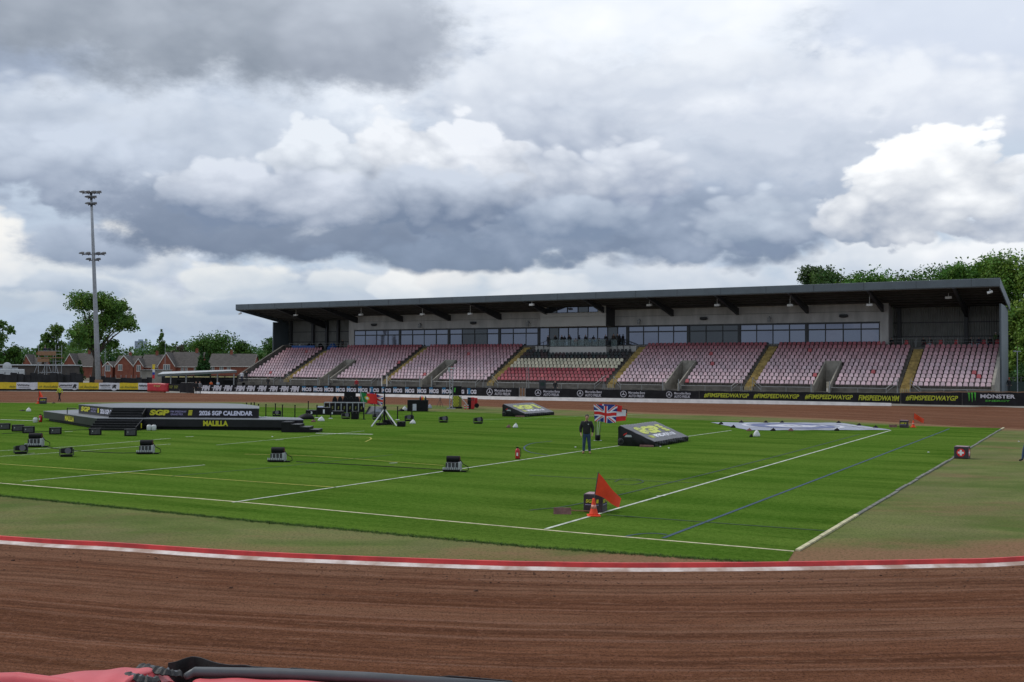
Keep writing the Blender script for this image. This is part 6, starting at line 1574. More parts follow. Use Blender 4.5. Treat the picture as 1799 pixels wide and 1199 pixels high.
def start_area():
    b = gp(803, 718); k = b[1]/1799; X = lambda px: (px-803)*k; Zp = lambda py: D(803, py, b[1])[2]
    t = thing('start_screen', 'black panelled screen box on a yellow and black chequered cushion at the start', 'screen', b)
    mb = MB(); mb.box(X(795.5), X(810.5), -.1, .35, Zp(695.5), Zp(679)); mb.build('screen', 'gear_black', t, bevel=.02)
    mb = MB(); mb.add([(X(797.5), -.104, Zp(689)), (X(799.5), -.104, Zp(690)), (X(800.5), -.104, Zp(682)), (X(798), -.104, Zp(682))], [(0, 1, 2, 3)]); mb.build('emblem', 'print_green', t)
    mb = MB(); n = 6
    for i in range(5):
        for j in range(7):
            x0 = X(795.8)+(X(806)-X(795.8))*i/5; x1 = X(795.8)+(X(806)-X(795.8))*(i+1)/5; z0 = .16+(Zp(696)-.16)*j/7; z1 = .16+(Zp(696)-.16)*(j+1)/7
            mb.box(x0+.004, x1, -.05, .3, z0+.004, z1, 0 if (i+j) % 2 else 1)
    mb.build('cushion', ['print_yellow', mat('cushion olive', (.20, .20, .02), .6)], t)
    mb = MB(); mb.box(X(806.3), X(810.5), -.05, .3, .16, Zp(697)); mb.build('side_panel', 'print_olive', t)
    mb = MB(); mb.box(X(791), X(812), -.5, .5, 0, .15); mb.build('plinth', 'gear_black', t, bevel=.03)
    t = thing('start_barrier', 'white barrier pole slanting down to a red and white striped foot at the start', 'barrier', gp(819, 719.5)); k2 = t.location[1]/1799
    mb = MB(); mb.tube([((808-819)*k2, 0, (719.5-697)*k2), ((821-819)*k2, 0, .38)], .04); mb.build('pole', 'fin_white', t)
    for x in (-.12, .16):
        for j in range(4): mb = MB(); mb.box(x-.07, x+.07, -.1, .1, .1*j, .1*j+.096); mb.build('stripe', 'flag_red' if j % 2 == 0 else 'fin_white', t)
    case(821.2, 827, 699, 719.5, 'tall black upright case beside a red one at the start area', dep=.6)
    case(827.3, 833, 699, 719.5, 'tall red upright case beside a black one at the start area', m='ext_red', dep=.6)
    t = thing('hose_reel', 'red hose reel cart with a small black wheel at the right of the red case', 'cart', gp(835.5, 717)); mb = MB(); mb.box(-.22, .18, -.1, .3, .3, .95); mb.build('body', 'ext_red', t, bevel=.04)
    mb = MB(); mb.tube([(.12, -.14, .22), (.12, -.05, .22)], .22, 14); mb.build('wheel', 'gear_black', t); mb = MB(); mb.tube([(-.1, .1, 0), (-.1, .1, .3)], .03); mb.build('leg', 'gear_black', t)
    b = gp(773, 716); t = thing('camera_tripod', 'thin dark empty tripod beside the black table', 'tripod', b); k = b[1]/1799; hh = 16*k
    for x, y in ((-.32, -.1), (.3, -.1), (0, .3)): mb = MB(); mb.tube([(0, 0, hh), (x, y, 0)], .02); mb.build('leg', 'gear_grey', t)
    mb = MB(); mb.lathe([(.05, hh-.02), (.05, hh+.05)], 8); mb.build('head', 'gear_grey', t)
    # beyond the barrier in front of the middle seats
    b = D(927, 690, 128)*np.array([1, 1, 0]); h = D(927, 642, 128)[2]; t = thing('truss_tower', 'slim dark truss mast behind the banners below the red seats', 'truss tower', b); mb = MB()
    for x in (-.12, .12):
        for y in (-.1, .1): mb.tube([(x, y, 0), (x, y, h)], .028, 5)
    mb.build('chord', 'steel_grey', t); mb = MB(); [mb.tube([(-.12*(-1)**q, -.1, .3*q), (.12*(-1)**q, -.1, .3*q+.3)], .014, 4) for q in range(int(h/.3))]; mb.build('lacing', 'steel_grey', t)
    b = D(953, 690, 127)*np.array([1, 1, 0]); h = D(953, 668, 127)[2]; t = thing('ticket_machine', 'dark upright cabinet with a green panel behind the star banners', 'cabinet', b); mb = MB(); mb.box(-.42, .42, 0, .5, 0, h); mb.build('body', 'steel_dark', t, bevel=.03); mb = MB(); mb.box(-.25, .25, -.02, -.004, h-.7, h-.3); mb.build('display', 'dark_green', t)
    for i, px in enumerate((670.5, 679.5)):
        b = D(px, 692, 133)*np.array([1, 1, 0]); h = D(px, 661, 133)[2]; t = thing('gate_post', ['left of two white posts behind the lettered banner by the tripod', 'right of two white posts behind the lettered banner by the tripod'][i], 'post', b)
        mb = MB(); mb.tube([(0, 0, 0), (0, 0, h)], .07, 8); mb.build('post', 'kick_white', t); mb = MB(); mb.lathe([(.09, h), (.09, h+.05)], 8); mb.build('cap', 'steel_grey', t)
start_area()
for i, (px, py) in enumerate(((478.5, 768.5), (1175, 788.5), (1030+130, 786), (1631, 796), (1790, 777), (1011, 787))):
    t = thing('litter', 'tiny pale scrap of litter on the grass', 'litter', gp(px, py), 0, 'pale scraps of litter on the grass'); mb = MB(); mb.ell((0, 0, .02), (.05, .04, .025), 7, 5, jit=.2); mb.build('scrap', 'bag_white', t)

def cable(pts, lab):
    p0 = gp(*pts[0]); t = thing('cable', lab, 'cable', p0, 0, 'black cables on the grass'); P = catmull([gp(*p)-p0+np.array([random.uniform(-.15, .15), random.uniform(-.3, .3), .012]) for p in pts], 6)
    mb = MB(); mb.tube(P, .016, 5); mb.build('lead', 'gear_black', t)
cable([(0, 763), (40, 761), (97, 759), (160, 755)], 'black cable running behind the row of black speaker boxes')
cable([(78, 786), (110, 790), (150, 795), (200, 797), (243, 797)], 'black cable between the two leftmost finned bar lights')
cable([(515, 812), (600, 817), (690, 823), (778, 827)], 'black cable between the two finned bar lights on the right')
cable([(663, 749), (690, 746), (713, 741)], 'short black cable at the foot of the white legged tripod')
# ------------------------------------------------------------------ people
mk('skin', (.42, .235, .165), .55, var=.06)
mk('hair_dark', (.035, .025, .02), .7, var=.2)
CLOTH = {}
def cloth(name, rgb):
    if name not in CLOTH: CLOTH[name] = mat('cloth '+name, rgb, .85, var=.16, scale=6, bump=.25, bscale=16)
    return CLOTH[name]
CC = dict(black=(.012, .012, .013), charcoal=(.035, .036, .04), grey=(.16, .16, .17), navy=(.015, .02, .05), jeans=(.022, .045, .10), blue=(.03, .14, .32), red=(.32, .02, .025), white=(.6, .6, .62), green=(.06, .11, .03), lime=(.42, .50, .04), tan=(.30, .17, .09), orange=(.55, .10, .02), brown=(.06, .04, .03), pale=(.33, .40, .48))
def skin_mesh(name, nodes, edges, subd=1, root=0):
    'nodes: {key: (position, radius or (rx, ry))}; edges: (a, b, slot); one continuous surface, faces take the slot of the nearest bone'
    keys = list(nodes); ix = {k: i for i, k in enumerate(keys)}
    me = bpy.data.meshes.new(name); me.from_pydata([nodes[k][0] for k in keys], [(ix[a], ix[b]) for a, b, _ in edges], []); me.update()
    o = bpy.data.objects.new(name, me); COL.objects.link(o)
    o.modifiers.new('skin', 'SKIN')
    bm = bmesh.new(); bm.from_mesh(me); ly = bm.verts.layers.skin.verify()
    bm.verts.ensure_lookup_table()
    for i, k in enumerate(keys):
        r = nodes[k][1]; bm.verts[i][ly].radius = r if isinstance(r, tuple) else (r, r); bm.verts[i][ly].use_root = (i == root)
    bm.to_mesh(me); bm.free()
    if subd: m = o.modifiers.new('subd', 'SUBSURF'); m.levels = subd; m.render_levels = subd
    dg = bpy.context.evaluated_depsgraph_get(); out = bpy.data.meshes.new_from_object(o.evaluated_get(dg)); out.name = name
    bpy.data.objects.remove(o); bpy.data.meshes.remove(me)
    seg = [(np.array(nodes[a][0]), np.array(nodes[b][0]), s) for a, b, s in edges]
    A = np.array([s[0] for s in seg]); Bv = np.array([s[1] for s in seg])-A; L2 = np.maximum((Bv**2).sum(1), 1e-9); sl = np.array([s[2] for s in seg]); idx = []
    for p in out.polygons:
        c = np.array(p.center); t = np.clip(((c-A)*Bv).sum(1)/L2, 0, 1); dd = ((A+Bv*t[:, None]-c)**2).sum(1); idx.append(int(sl[int(np.argmin(dd))]))
    out.polygons.foreach_set('material_index', idx); out.polygons.foreach_set('use_smooth', [True]*len(idx))
    return out
# slots: 0 skin, 1 top, 2 legs, 3 shoes, 4 hair
def body(pose):
    N = {}; sit = pose == 'sit'; h = .46 if sit else .93
    N['pelvis'] = ((0, 0, h+.02), (.155, .115)); N['waist'] = ((0, 0, h+.20), (.14, .105)); N['chest'] = ((0, -.0 if not sit else -.03, h+.42), (.175, .125))
    y = -.05 if sit else 0
    N['neck0'] = ((0, y+.01, h+.57), .075); N['neck1'] = ((0, y, h+.62), .055); N['head0'] = ((0, y-.025, h+.67), .072); N['head1'] = ((0, y-.02, h+.75), (.083, .098)); N['head2'] = ((0, y-.005, h+.815), .072)
    E = [('pelvis', 'waist', 1), ('waist', 'chest', 1), ('chest', 'neck0', 1), ('neck0', 'neck1', 0), ('neck1', 'head0', 0), ('head0', 'head1', 0), ('head1', 'head2', 4)]
    for s, n in ((-1, 'l'), (1, 'r')):
        sw = {'stand': 0, 'walk': .16*s, 'sit': 0}[pose]
        N['sh'+n] = ((s*.185, y, h+.50), .075)
        if sit: N['el'+n] = ((s*.25, -.12, h+.24), .05); N['wr'+n] = ((s*.14, -.33, h+.16), .036); N['ha'+n] = ((s*.08, -.40, h+.15), .034)
        else: N['el'+n] = ((s*.245, .03-sw*.5, h+.215), .052); N['wr'+n] = ((s*.255, -.04-sw, h-.02), .037); N['ha'+n] = ((s*.25, -.075-sw, h-.12), .034)
        E += [('chest', 'sh'+n, 1), ('sh'+n, 'el'+n, 1), ('el'+n, 'wr'+n, 1), ('wr'+n, 'ha'+n, 0)]
        N['hip'+n] = ((s*.095, 0, h-.05), .098)
        if sit: N['kn'+n] = ((s*.12, -.42, .47), .07); N['an'+n] = ((s*.12, -.40, .09), .046); N['to'+n] = ((s*.13, -.56, .04), .04)
        else: N['kn'+n] = ((s*.105, -.02+sw*.9, .49), .068); N['an'+n] = ((s*.11, .03+sw*1.7, .09), .045); N['to'+n] = ((s*.125, -.13+sw*1.7, .042), .042)
        E += [('pelvis', 'hip'+n, 2), ('hip'+n, 'kn'+n, 2), ('kn'+n, 'an'+n, 2), ('an'+n, 'to'+n, 3)]
    return skin_mesh('person', N, E, 1)
BODY = {p: body(p) for p in ('stand', 'walk', 'sit')}
def person(loc, label, pose='stand', top='black', legs='charcoal', hair='hair_dark', shoes='black', rz=0.0, ht=1.75, group=None, hat=None):
    t = thing('person', label, 'person', loc, rz, group); me = BODY[pose].copy()
    for m in (M['skin'], cloth(top, CC[top]), cloth(legs, CC[legs]), cloth(shoes, CC[shoes]), M['hair_dark'] if hair == 'hair_dark' else cloth(hair, CC[hair])): me.materials.append(m)
    link('body', me, t); k = ht/1.755; t.scale = (k,)*3
    if hat: mb = MB(); z = {'sit': .46}.get(pose, .93)+.80; mb.ell((0, -.02, z), (.098, .112, .075), 12, 6); mb.box(-.07, .07, -.19, -.08, z-.02, z-.005); mb.build('hat', cloth(hat, CC[hat]), t, smooth=True)
    return t
def SP(px, t, z):
    'grandstand point at photo column px, on the plane t metres behind the roof edge'
    r = ray(px, 600); k = ((SO+SN*t-_o) @ SN)/(r @ SN); p = _o+r*k; p[2] = z; return p
FACE = ANG
STANDING = [(104.5, 706.3, 'walk', 'lime', 'black', 1.7, -2.0, 'person in a green and lime vest walking beside the far left of the track'),
            (344.3, 693, 'stand', 'black', 'black', 1.75, .2, 'left of two people by the black gate, wearing a long black coat'),
            (350.8, 693, 'stand', 'grey', 'charcoal', 1.75, -.3, 'right of two people by the black gate, wearing a grey coat')]
for px, py, po, tp_, lg, ht, rz, lab in STANDING: person(gp(px, py), lab, po, tp_, lg, ht=ht, rz=rz)
def behind(px, py_head, Y, lab, top, legs='charcoal', hair='hair_dark', rz=0.0, hat=None):
    p = D(px, py_head, Y); b = np.array([p[0], p[1], p[2]-1.76]); 
    if b[2] < 0: b[2] = 0.0; ht = p[2]
    else: ht = 1.76
    return b, person(b if b[2] > 0 else b, lab, 'stand', top, legs, hair, rz=rz, ht=min(1.95, max(1.5, ht)), hat=hat)
def deck(p, lab):
    'low terrace or platform under somebody standing behind the barrier'
    t = thing('terrace_block', lab, 'platform', p*np.array([1, 1, 0])); mb = MB(); mb.box(-.6, .6, -.4, .6, 0, p[2]-.002); mb.build('block', 'concrete_dark', t, bevel=.01)
for i, a in enumerate([(425, 652.5, 160, 'person in a white shirt standing by the lowest seats at the far left', 'white', 'navy'), (433.5, 651.5, 160, 'person in black standing right of the white shirted person by the left seats', 'black'),
                       (471, 663, 158, 'dark dressed person behind the banner below the first yellow stair', 'black'), (371, 669.5, 152, 'person in an orange top behind the left end of the lettered banner', 'orange'),
                       (383, 669.5, 152, 'person in a pale top right of the orange one behind the banner', 'pale'), (626.5, 665.5, 148, 'person in a dark red top behind the banner below the second seat block', 'red'),
                       (975.5, 668.5, 126, 'person in black standing behind the banners beside the dark cabinet', 'black'), (1772.5, 664.5, 124, 'person in an orange cap standing before the dark green fence', 'black', 'charcoal', 'hair_dark', 0, 'orange')]):
    b, o = behind(*a)
    if b[2] > .05: deck(b, ['low concrete block under the person in the white shirt by the left seats', 'low concrete block under the person in black by the left seats', 'low concrete block under the dark dressed person by the first yellow stair', 'low block under the orange topped person', 'low block under the pale topped person', 'low block under the dark red topped person', 'low block under the person in black by the cabinet', 'low block under the orange capped person'][i])
# balcony group
BAL = [(963, 8.7, 'stand', 'charcoal', 'leftmost on the balcony, in a charcoal top'), (975, 8.4, 'stand', 'black', 'second from the left on the balcony, tall in black'), (987, 8.6, 'stand', 'black', 'in black holding a pale sheet, third from the left on the balcony'), (1000, 8.3, 'stand', 'black', 'in a black hat, fourth from the left on the balcony'), (1011.5, 8.0, 'sit', 'red', 'seated in dark red left of the balcony middle'), (1028.6, 8.6, 'stand', 'black', 'standing in black at the middle of the balcony'), (1037, 8.0, 'sit', 'blue', 'seated in blue right of the balcony middle'), (1045, 8.2, 'sit', 'blue', 'second one seated in blue on the balcony'), (1053, 7.9, 'sit', 'black', 'seated in black right of the two in blue'), (1064, 8.6, 'stand', 'black', 'tall in black at the right part of the balcony'), (1078, 8.9, 'stand', 'brown', 'in brown near the right end of the balcony'), (1085, 9.0, 'stand', 'charcoal', 'rightmost of the balcony group in charcoal')]
for px, t_, po, c, lab in BAL:
    z = 6.985 if px < 1066 else 7.105
    person(SP(px, t_, z), 'person '+lab, po, c, 'charcoal', ht=1.8, rz=FACE+random.uniform(-.5, .5), hat='black' if px == 1000 else None)
for i, px in enumerate((1011.5, 1037, 1045, 1053)):
    p = SP(px, {1011.5: 8.0, 1037: 8.0, 1045: 8.2, 1053: 7.9}[px], 6.985); t = thing('folding_chair', ['folding chair under the person in dark red on the balcony', 'folding chair under the left one in blue on the balcony', 'folding chair under the right one in blue on the balcony', 'folding chair under the seated person in black on the balcony'][i], 'chair', p, FACE)
    mb = MB(); mb.box(-.2, .2, -.2, .2, .36, .40); mb.build('seat', 'steel_dark', t); mb = MB(); mb.box(-.2, .2, .2, .23, .45, .82); mb.build('backrest', 'steel_dark', t); [MB().box(x-.015, x+.015, y-.015, y+.015, 0, .36).build('leg', 'steel_grey', t) for x in (-.18, .18) for y in (-.18, .18)]
t = thing('folding_table', 'small pale folding table on the balcony between seated people', 'table', SP(1021, 7.6, 6.985), FACE); mb = MB(); mb.box(-.9, .9, -.3, .3, .7, .74); mb.build('top', 'pale_metal', t); [MB().box(x-.02, x+.02, y-.02, y+.02, 0, .7).build('leg', 'steel_grey', t) for x in (-.8, .8) for y in (-.25, .25)]
# open right end: loose red chairs, seated people
def red_chair(p, lab):
    t = thing('red_chair', lab, 'chair', p, FACE, 'loose red chairs on the upper right terrace'); mb = MB(); mb.box(-.23, .23, -.22, .2, .38, .44); mb.build('seat', 'red_pvc', t, bevel=.015)
    mb = MB(); mb.hexa([(-.22, .2, .46), (.22, .2, .46), (.22, .25, .46), (-.22, .25, .46)], [(-.2, .27, .95), (.2, .27, .95), (.2, .32, .95), (-.2, .32, .95)]); mb.build('backrest', 'red_pvc', t, bevel=.02)
    for x in (-.2, .2): mb = MB(); mb.box(x-.02, x+.02, -.2, .24, 0, .38); mb.build('leg', 'steel_grey', t)
for px, lab in ((1592, 'empty red chair nearest the lounge wall on the upper right terrace'), (1652, 'empty red chair left of the dark column on the upper right terrace'), (1679.5, 'empty red chair right of the dark column on the upper right terrace'), (1751.5, 'red chair nearest the right end wall'), (1728, 'low red chair between two seated groups on the upper right terrace')): red_chair(SP(px, 10.4, 6.725), lab)
for px, c, l, lab in ((1566, 'black', 'charcoal', 'person seated in dark clothes against the lounge side wall'), (1622.5, 'black', 'charcoal', 'left of a pair in black seated on the upper right terrace'), (1634.5, 'charcoal', 'pale', 'right of a pair seated on the upper right terrace, in pale trousers'), (1706.5, 'black', 'pale', 'first of a group of three seated near the right end, in light jeans'), (1720, 'navy', 'pale', 'second of a group of three seated near the right end, in navy'), (1739.5, 'black', 'jeans', 'third of a group of three seated near the right end, legs forward')):
    p = SP(px, 10.5, 6.725); person(p, 'person '+lab, 'sit', c, l, ht=1.8, rz=FACE+random.uniform(-.3, .3)); red_chair(p+SN*.06, 'red chair under '+lab.replace('person ', 'the one ').replace(' on the upper right terrace', '').replace(' near the right end', ''))
person(SP(1749.5, 11.2, 6.725), 'person in a green top and pale cap standing near the right end wall', 'stand', 'green', 'charcoal', ht=1.85, rz=FACE, hat='white')
person(SP(1757, 11.0, 6.725), 'person in black with a pale cap standing against the right end wall', 'stand', 'black', 'charcoal', ht=1.85, rz=FACE, hat='white')
person(SP(602, 10.8, 6.725), 'person in black standing on the upper left terrace before the lounge wall', 'stand', 'black', 'black', ht=1.8, rz=FACE)
mk('tarp_blue', (.02, .09, .30), .6, var=.2, bump=.4, bscale=3)
t = thing('tarpaulin', 'blue tarpaulin hanging over the railing of the upper left terrace', 'tarpaulin', SP(533, 9.5, 6.72), FACE); mb = MB(); mb.box(-2.7, 2.6, -.03, .03, .05, .75); mb.build('sheet', 'tarp_blue', t, bevel=.01)
for px, t_, m, w, h, lab in ((584, 10.8, 'tarp_blue', .9, 1.15, 'blue covered heap on the upper left terrace'), (527, 10.6, 'bag_white', .35, 1.0, 'small white equipment heap at the far left of the upper terrace'), (543.5, 10.7, 'gear_black', .8, 1.2, 'dark covered equipment with pale edges on the upper left terrace'), (562, 10.8, 'gear_black', .7, 1.1, 'dark equipment heap beside the blue covered heap')):
    o = sack(100, 760, w, h, lab, m, 'covered_equipment', 'equipment', seed=int(px)); o.location = tuple(SP(px, t_, 6.725))
b0 = D(74.5, 628, 163); person(b0+np.array([0, .9, .0]), 'person in dark navy standing on the scaffold camera platform', 'stand', 'navy', 'charcoal', ht=1.75, rz=.3)
t = thing('film_camera', 'dark camera on a stand beside the person on the scaffold platform', 'camera', b0+np.array([.75, .8, 0])); mb = MB(); mb.tube([(0, 0, .0), (0, 0, 1.1)], .05); mb.build('stand', 'gear_black', t); mb = MB(); mb.box(-.15, .15, -.45, .3, 1.1, 1.45); mb.build('body', 'gear_black', t, bevel=.03); mb = MB(); mb.tube([(0, -.45, 1.28), (0, -.7, 1.28)], .09, 10); mb.build('lens', 'gear_grey', t)
person(gp(1808, 812)+np.array([0, .0, 0]), 'person in blue jeans stepping in at the right edge of the photo', 'walk', 'black', 'jeans', ht=1.78, rz=-1.35)

# the man in the middle of the pitch: one continuous body, clothes over it
def main_man():
    t = thing('person', 'man in a black zip top and blue jeans standing on the pitch by the flags', 'person', gp(1030.5, 797.5), -.12)
    h = .93; N = {}; E = []
    def chain(keys, slot=0): E.extend((a, b, slot) for a, b in zip(keys, keys[1:]))
    N['pelvis'] = ((0, 0, h+.02), (.14, .105)); N['waist'] = ((0, .005, h+.2), (.13, .10)); N['chest'] = ((0, .01, h+.42), (.165, .12)); N['neck0'] = ((0, .015, h+.565), .066); N['neck1'] = ((.0, -.0, h+.615), .056)
    N['jaw'] = ((.012, -.035, h+.655), (.055, .062)); N['face'] = ((.016, -.03, h+.72), (.072, .088)); N['brow'] = ((.014, -.018, h+.775), (.076, .094)); N['crown'] = ((.01, -.005, h+.83), (.055, .07))
    chain(['pelvis', 'waist', 'chest', 'neck0', 'neck1', 'jaw', 'face', 'brow', 'crown'])
    for s, n in ((-1, 'l'), (1, 'r')):
        N['sh'+n] = ((s*.185, .01, h+.495), .068); N['el'+n] = ((s*.262, .035, h+.215), .045); N['wr'+n] = ((s*.262, -.04, h-.015), .031); N['pa'+n] = ((s*.256, -.065, h-.075), (.026, .040)); N['kk'+n] = ((s*.252, -.075, h-.11), (.021, .040))
        E.append(('chest', 'sh'+n, 0)); chain(['sh'+n, 'el'+n, 'wr'+n, 'pa'+n, 'kk'+n])
        for q, (dy, ln) in enumerate(((-.032, .070), (-.011, .080), (.010, .074), (.030, .058))):
            a = (s*.251, -.078+dy, h-.118); b = (s*.243, -.088+dy, h-.118-ln*.55); c = (s*.228, -.098+dy, h-.118-ln*.9)
            N['f%d%s' % (q, n)] = (a, .0095); N['g%d%s' % (q, n)] = (b, .009); N['h%d%s' % (q, n)] = (c, .0075); E.append(('kk'+n, 'f%d%s' % (q, n), 0)); chain(['f%d%s' % (q, n), 'g%d%s' % (q, n), 'h%d%s' % (q, n)])
        N['t0'+n] = ((s*.238, -.105, h-.07), .012); N['t1'+n] = ((s*.228, -.125, h-.105), .0095); N['t2'+n] = ((s*.222, -.13, h-.132), .008); E.append(('pa'+n, 't0'+n, 0)); chain(['t0'+n, 't1'+n, 't2'+n])
        N['hip'+n] = ((s*.09, 0, h-.05), .09); N['kn'+n] = ((s*.115, -.02, .49), .062); N['an'+n] = ((s*.135, .03, .09), .04); N['to'+n] = ((s*.165, -.12, .04), .036)
        E.append(('pelvis', 'hip'+n, 0)); chain(['hip'+n, 'kn'+n, 'an'+n, 'to'+n])
    me = skin_mesh('body', N, E, 2); me.materials.append(M['skin']); link('body', me, t)
    J = {}; JE = []
    J['hem'] = ((0, .0, h-.075), (.19, .15)); J['hip0'] = ((0, .0, h+.05), (.195, .152)); J['waist'] = ((0, .005, h+.2), (.20, .152)); J['chest'] = ((0, .01, h+.42), (.225, .165)); J['col'] = ((0, .016, h+.545), .095); J['col2'] = ((0, .012, h+.59), .078)
    JE += [('hem', 'hip0', 0), ('hip0', 'waist', 0), ('waist', 'chest', 0), ('chest', 'col', 0), ('col', 'col2', 0)]
    for s, n in ((-1, 'l'), (1, 'r')):
        J['sh'+n] = ((s*.20, .01, h+.485), .102); J['el'+n] = ((s*.285, .035, h+.215), .080); J['cu'+n] = ((s*.272, -.032, h+.02), .058); JE += [('chest', 'sh'+n, 0), ('sh'+n, 'el'+n, 0), ('el'+n, 'cu'+n, 0)]
    me = skin_mesh('jacket', J, JE, 2); me.materials.append(cloth('black', CC['black'])); link('jacket', me, t)
    J = {}; JE = []; J['wb'] = ((0, .0, h+.06), (.155, .12)); J['pel'] = ((0, 0, h-.02), (.158, .122)); JE.append(('wb', 'pel', 0))
    for s, n in ((-1, 'l'), (1, 'r')):
        J['hip'+n] = ((s*.092, 0, h-.10), .108); J['kn'+n] = ((s*.115, -.02, .49), .080); J['ca'+n] = ((s*.128, .012, .28), .070); J['he'+n] = ((s*.136, .025, .085), .066); JE += [('pel', 'hip'+n, 0), ('hip'+n, 'kn'+n, 0), ('kn'+n, 'ca'+n, 0), ('ca'+n, 'he'+n, 0)]
    me = skin_mesh('jeans', J, JE, 2, 1); me.materials.append(cloth('jeans', CC['jeans'])); link('jeans', me, t)
    for s in (-1, 1):
        me = skin_mesh('shoe', {'a': ((s*.136, .06, .05), .048), 'b': ((s*.15, -.04, .05), .05), 'c': ((s*.168, -.14, .04), .042), 'd': ((s*.176, -.18, .036), .034)}, [('a', 'b', 0), ('b', 'c', 0), ('c', 'd', 0)], 2); me.materials.append(cloth('tan', CC['tan'])); link('shoe', me, t)
    mb = MB(); mb.ell((.012, .012, h+.80), (.088, .105, .075), 16, 8); mb.ell((.012, .045, h+.745), (.082, .075, .075), 14, 8); mb.build('hair', 'hair_dark', t, smooth=True)
    mb = MB(); mb.hexa([(.0, -.135, h+.70), (.032, -.135, h+.70), (.034, -.10, h+.70), (-.002, -.10, h+.70)], [(.011, -.118, h+.745), (.021, -.118, h+.745), (.022, -.1, h+.745), (.01, -.1, h+.745)]); mb.build('nose', 'skin', t, bevel=.004)
    for s in (-1, 1):
        mb = MB(); mb.ell((.014+s*.03, -.108, h+.745), (.011, .008, .007), 8, 5); mb.build('eye', 'hair_dark', t)
        mb = MB(); mb.ell((.014+s*.082, -.01, h+.735), (.012, .022, .034), 8, 6); mb.build('ear', 'skin', t, smooth=True)
    mb = MB(); mb.box(-.008, .036, -.108, -.10, h+.668, h+.676); mb.build('mouth', mat('lips', (.28, .10, .08), .6), t)
    mb = MB(); mb.ell((.085, -.145, h+.42), (.026, .008, .03), 10, 6); mb.build('emblem', 'fin_white', t)
    mb = MB(); mb.box(-.004, .004, -.153, -.13, h+.44, h+.57); mb.build('zip', 'gear_grey', t)
main_man()
# ------------------------------------------------------------------ trees
mk('bark', (.060, .048, .036), .95, var=.3, scale=4, bump=.4)
def leaf_mat():
    m = bpy.data.materials.new('leaves'); m.use_nodes = True; t = m.node_tree; N = NT(t); b = t.nodes['Principled BSDF']
    a = N.node('ShaderNodeVertexColor'); a.layer_name = 'col'; N.l.new(a.outputs[0], b.inputs[0]); b.inputs['Roughness'].default_value = .6; b.inputs['Specular IOR Level'].default_value = .25
    tr = N.node('ShaderNodeBsdfTranslucent'); N.l.new(a.outputs[0], tr.inputs[0]); ms = N.node('ShaderNodeMixShader'); ms.inputs[0].default_value = .28
    N.l.new(b.outputs[0], ms.inputs[1]); N.l.new(tr.outputs[0], ms.inputs[2]); N.l.new(ms.outputs[0], t.nodes['Material Output'].inputs[0]); M['leaves'] = m
leaf_mat()
def leaves_np(lobes, n, size, base, seed, shell=.45, droop=0.0):
    'lobes: (cx, cy, cz, rx, ry, rz); returns a mesh of small leaf-cluster quads'
    R = np.random.default_rng(seed); lo = np.array(lobes, float); w = lo[:, 3]*lo[:, 5]; w = w/w.sum()
    k = R.choice(len(lo), n, p=w); d = R.normal(size=(n, 3)); d /= np.linalg.norm(d, axis=1)[:, None]; r = R.random(n)**shell
    # tufts: pull points towards random tuft centres on each lobe for clumps and gaps
    nt = max(8, n//20); tk = R.choice(len(lo), nt, p=w); td = R.normal(size=(nt, 3)); td /= np.linalg.norm(td, axis=1)[:, None]; tr_ = R.random(nt)**shell
    tc = lo[tk, :3]+td*lo[tk, 3:]*tr_[:, None]; ti = R.integers(0, nt, n)
    spread = np.minimum(lo[tk[ti], 3], lo[tk[ti], 5])*.25
    c = tc[ti]+np.clip(R.normal(size=(n, 3)), -1.5, 1.5)*spread[:, None]
    nr = R.normal(size=(n, 3))*.9+td[ti]*.8+np.array([0, 0, .55]); nr /= np.linalg.norm(nr, axis=1)[:, None]
    a = np.cross(nr, R.normal(size=(n, 3))); a /= np.linalg.norm(a, axis=1)[:, None]; b = np.cross(nr, a)
    s = size*(.6+.8*R.random(n))[:, None]
    v = np.stack([c-a*s*.5, c-b*s*.32, c+a*s*.5, c+b*s*.32], 1).reshape(-1, 3)
    tint = (.72+.56*R.random(nt))[ti]*(.85+.3*R.random(n)); hue = R.normal(size=nt)[ti]*.10
    col = np.array(base)[None, :]*1.9*tint[:, None]; col[:, 0] *= 1+hue; col[:, 2] *= 1-hue
    me = bpy.data.meshes.new('crown'); me.from_pydata(v.tolist(), [], np.arange(4*n).reshape(-1, 4).tolist()); me.materials.append(M['leaves'])
    ca = me.color_attributes.new('col', 'FLOAT_COLOR', 'CORNER'); cc = np.ones((n, 4)); cc[:, :3] = np.clip(col, .002, 1); ca.data.foreach_set('color', np.repeat(cc, 4, 0).ravel().tolist())
    return me
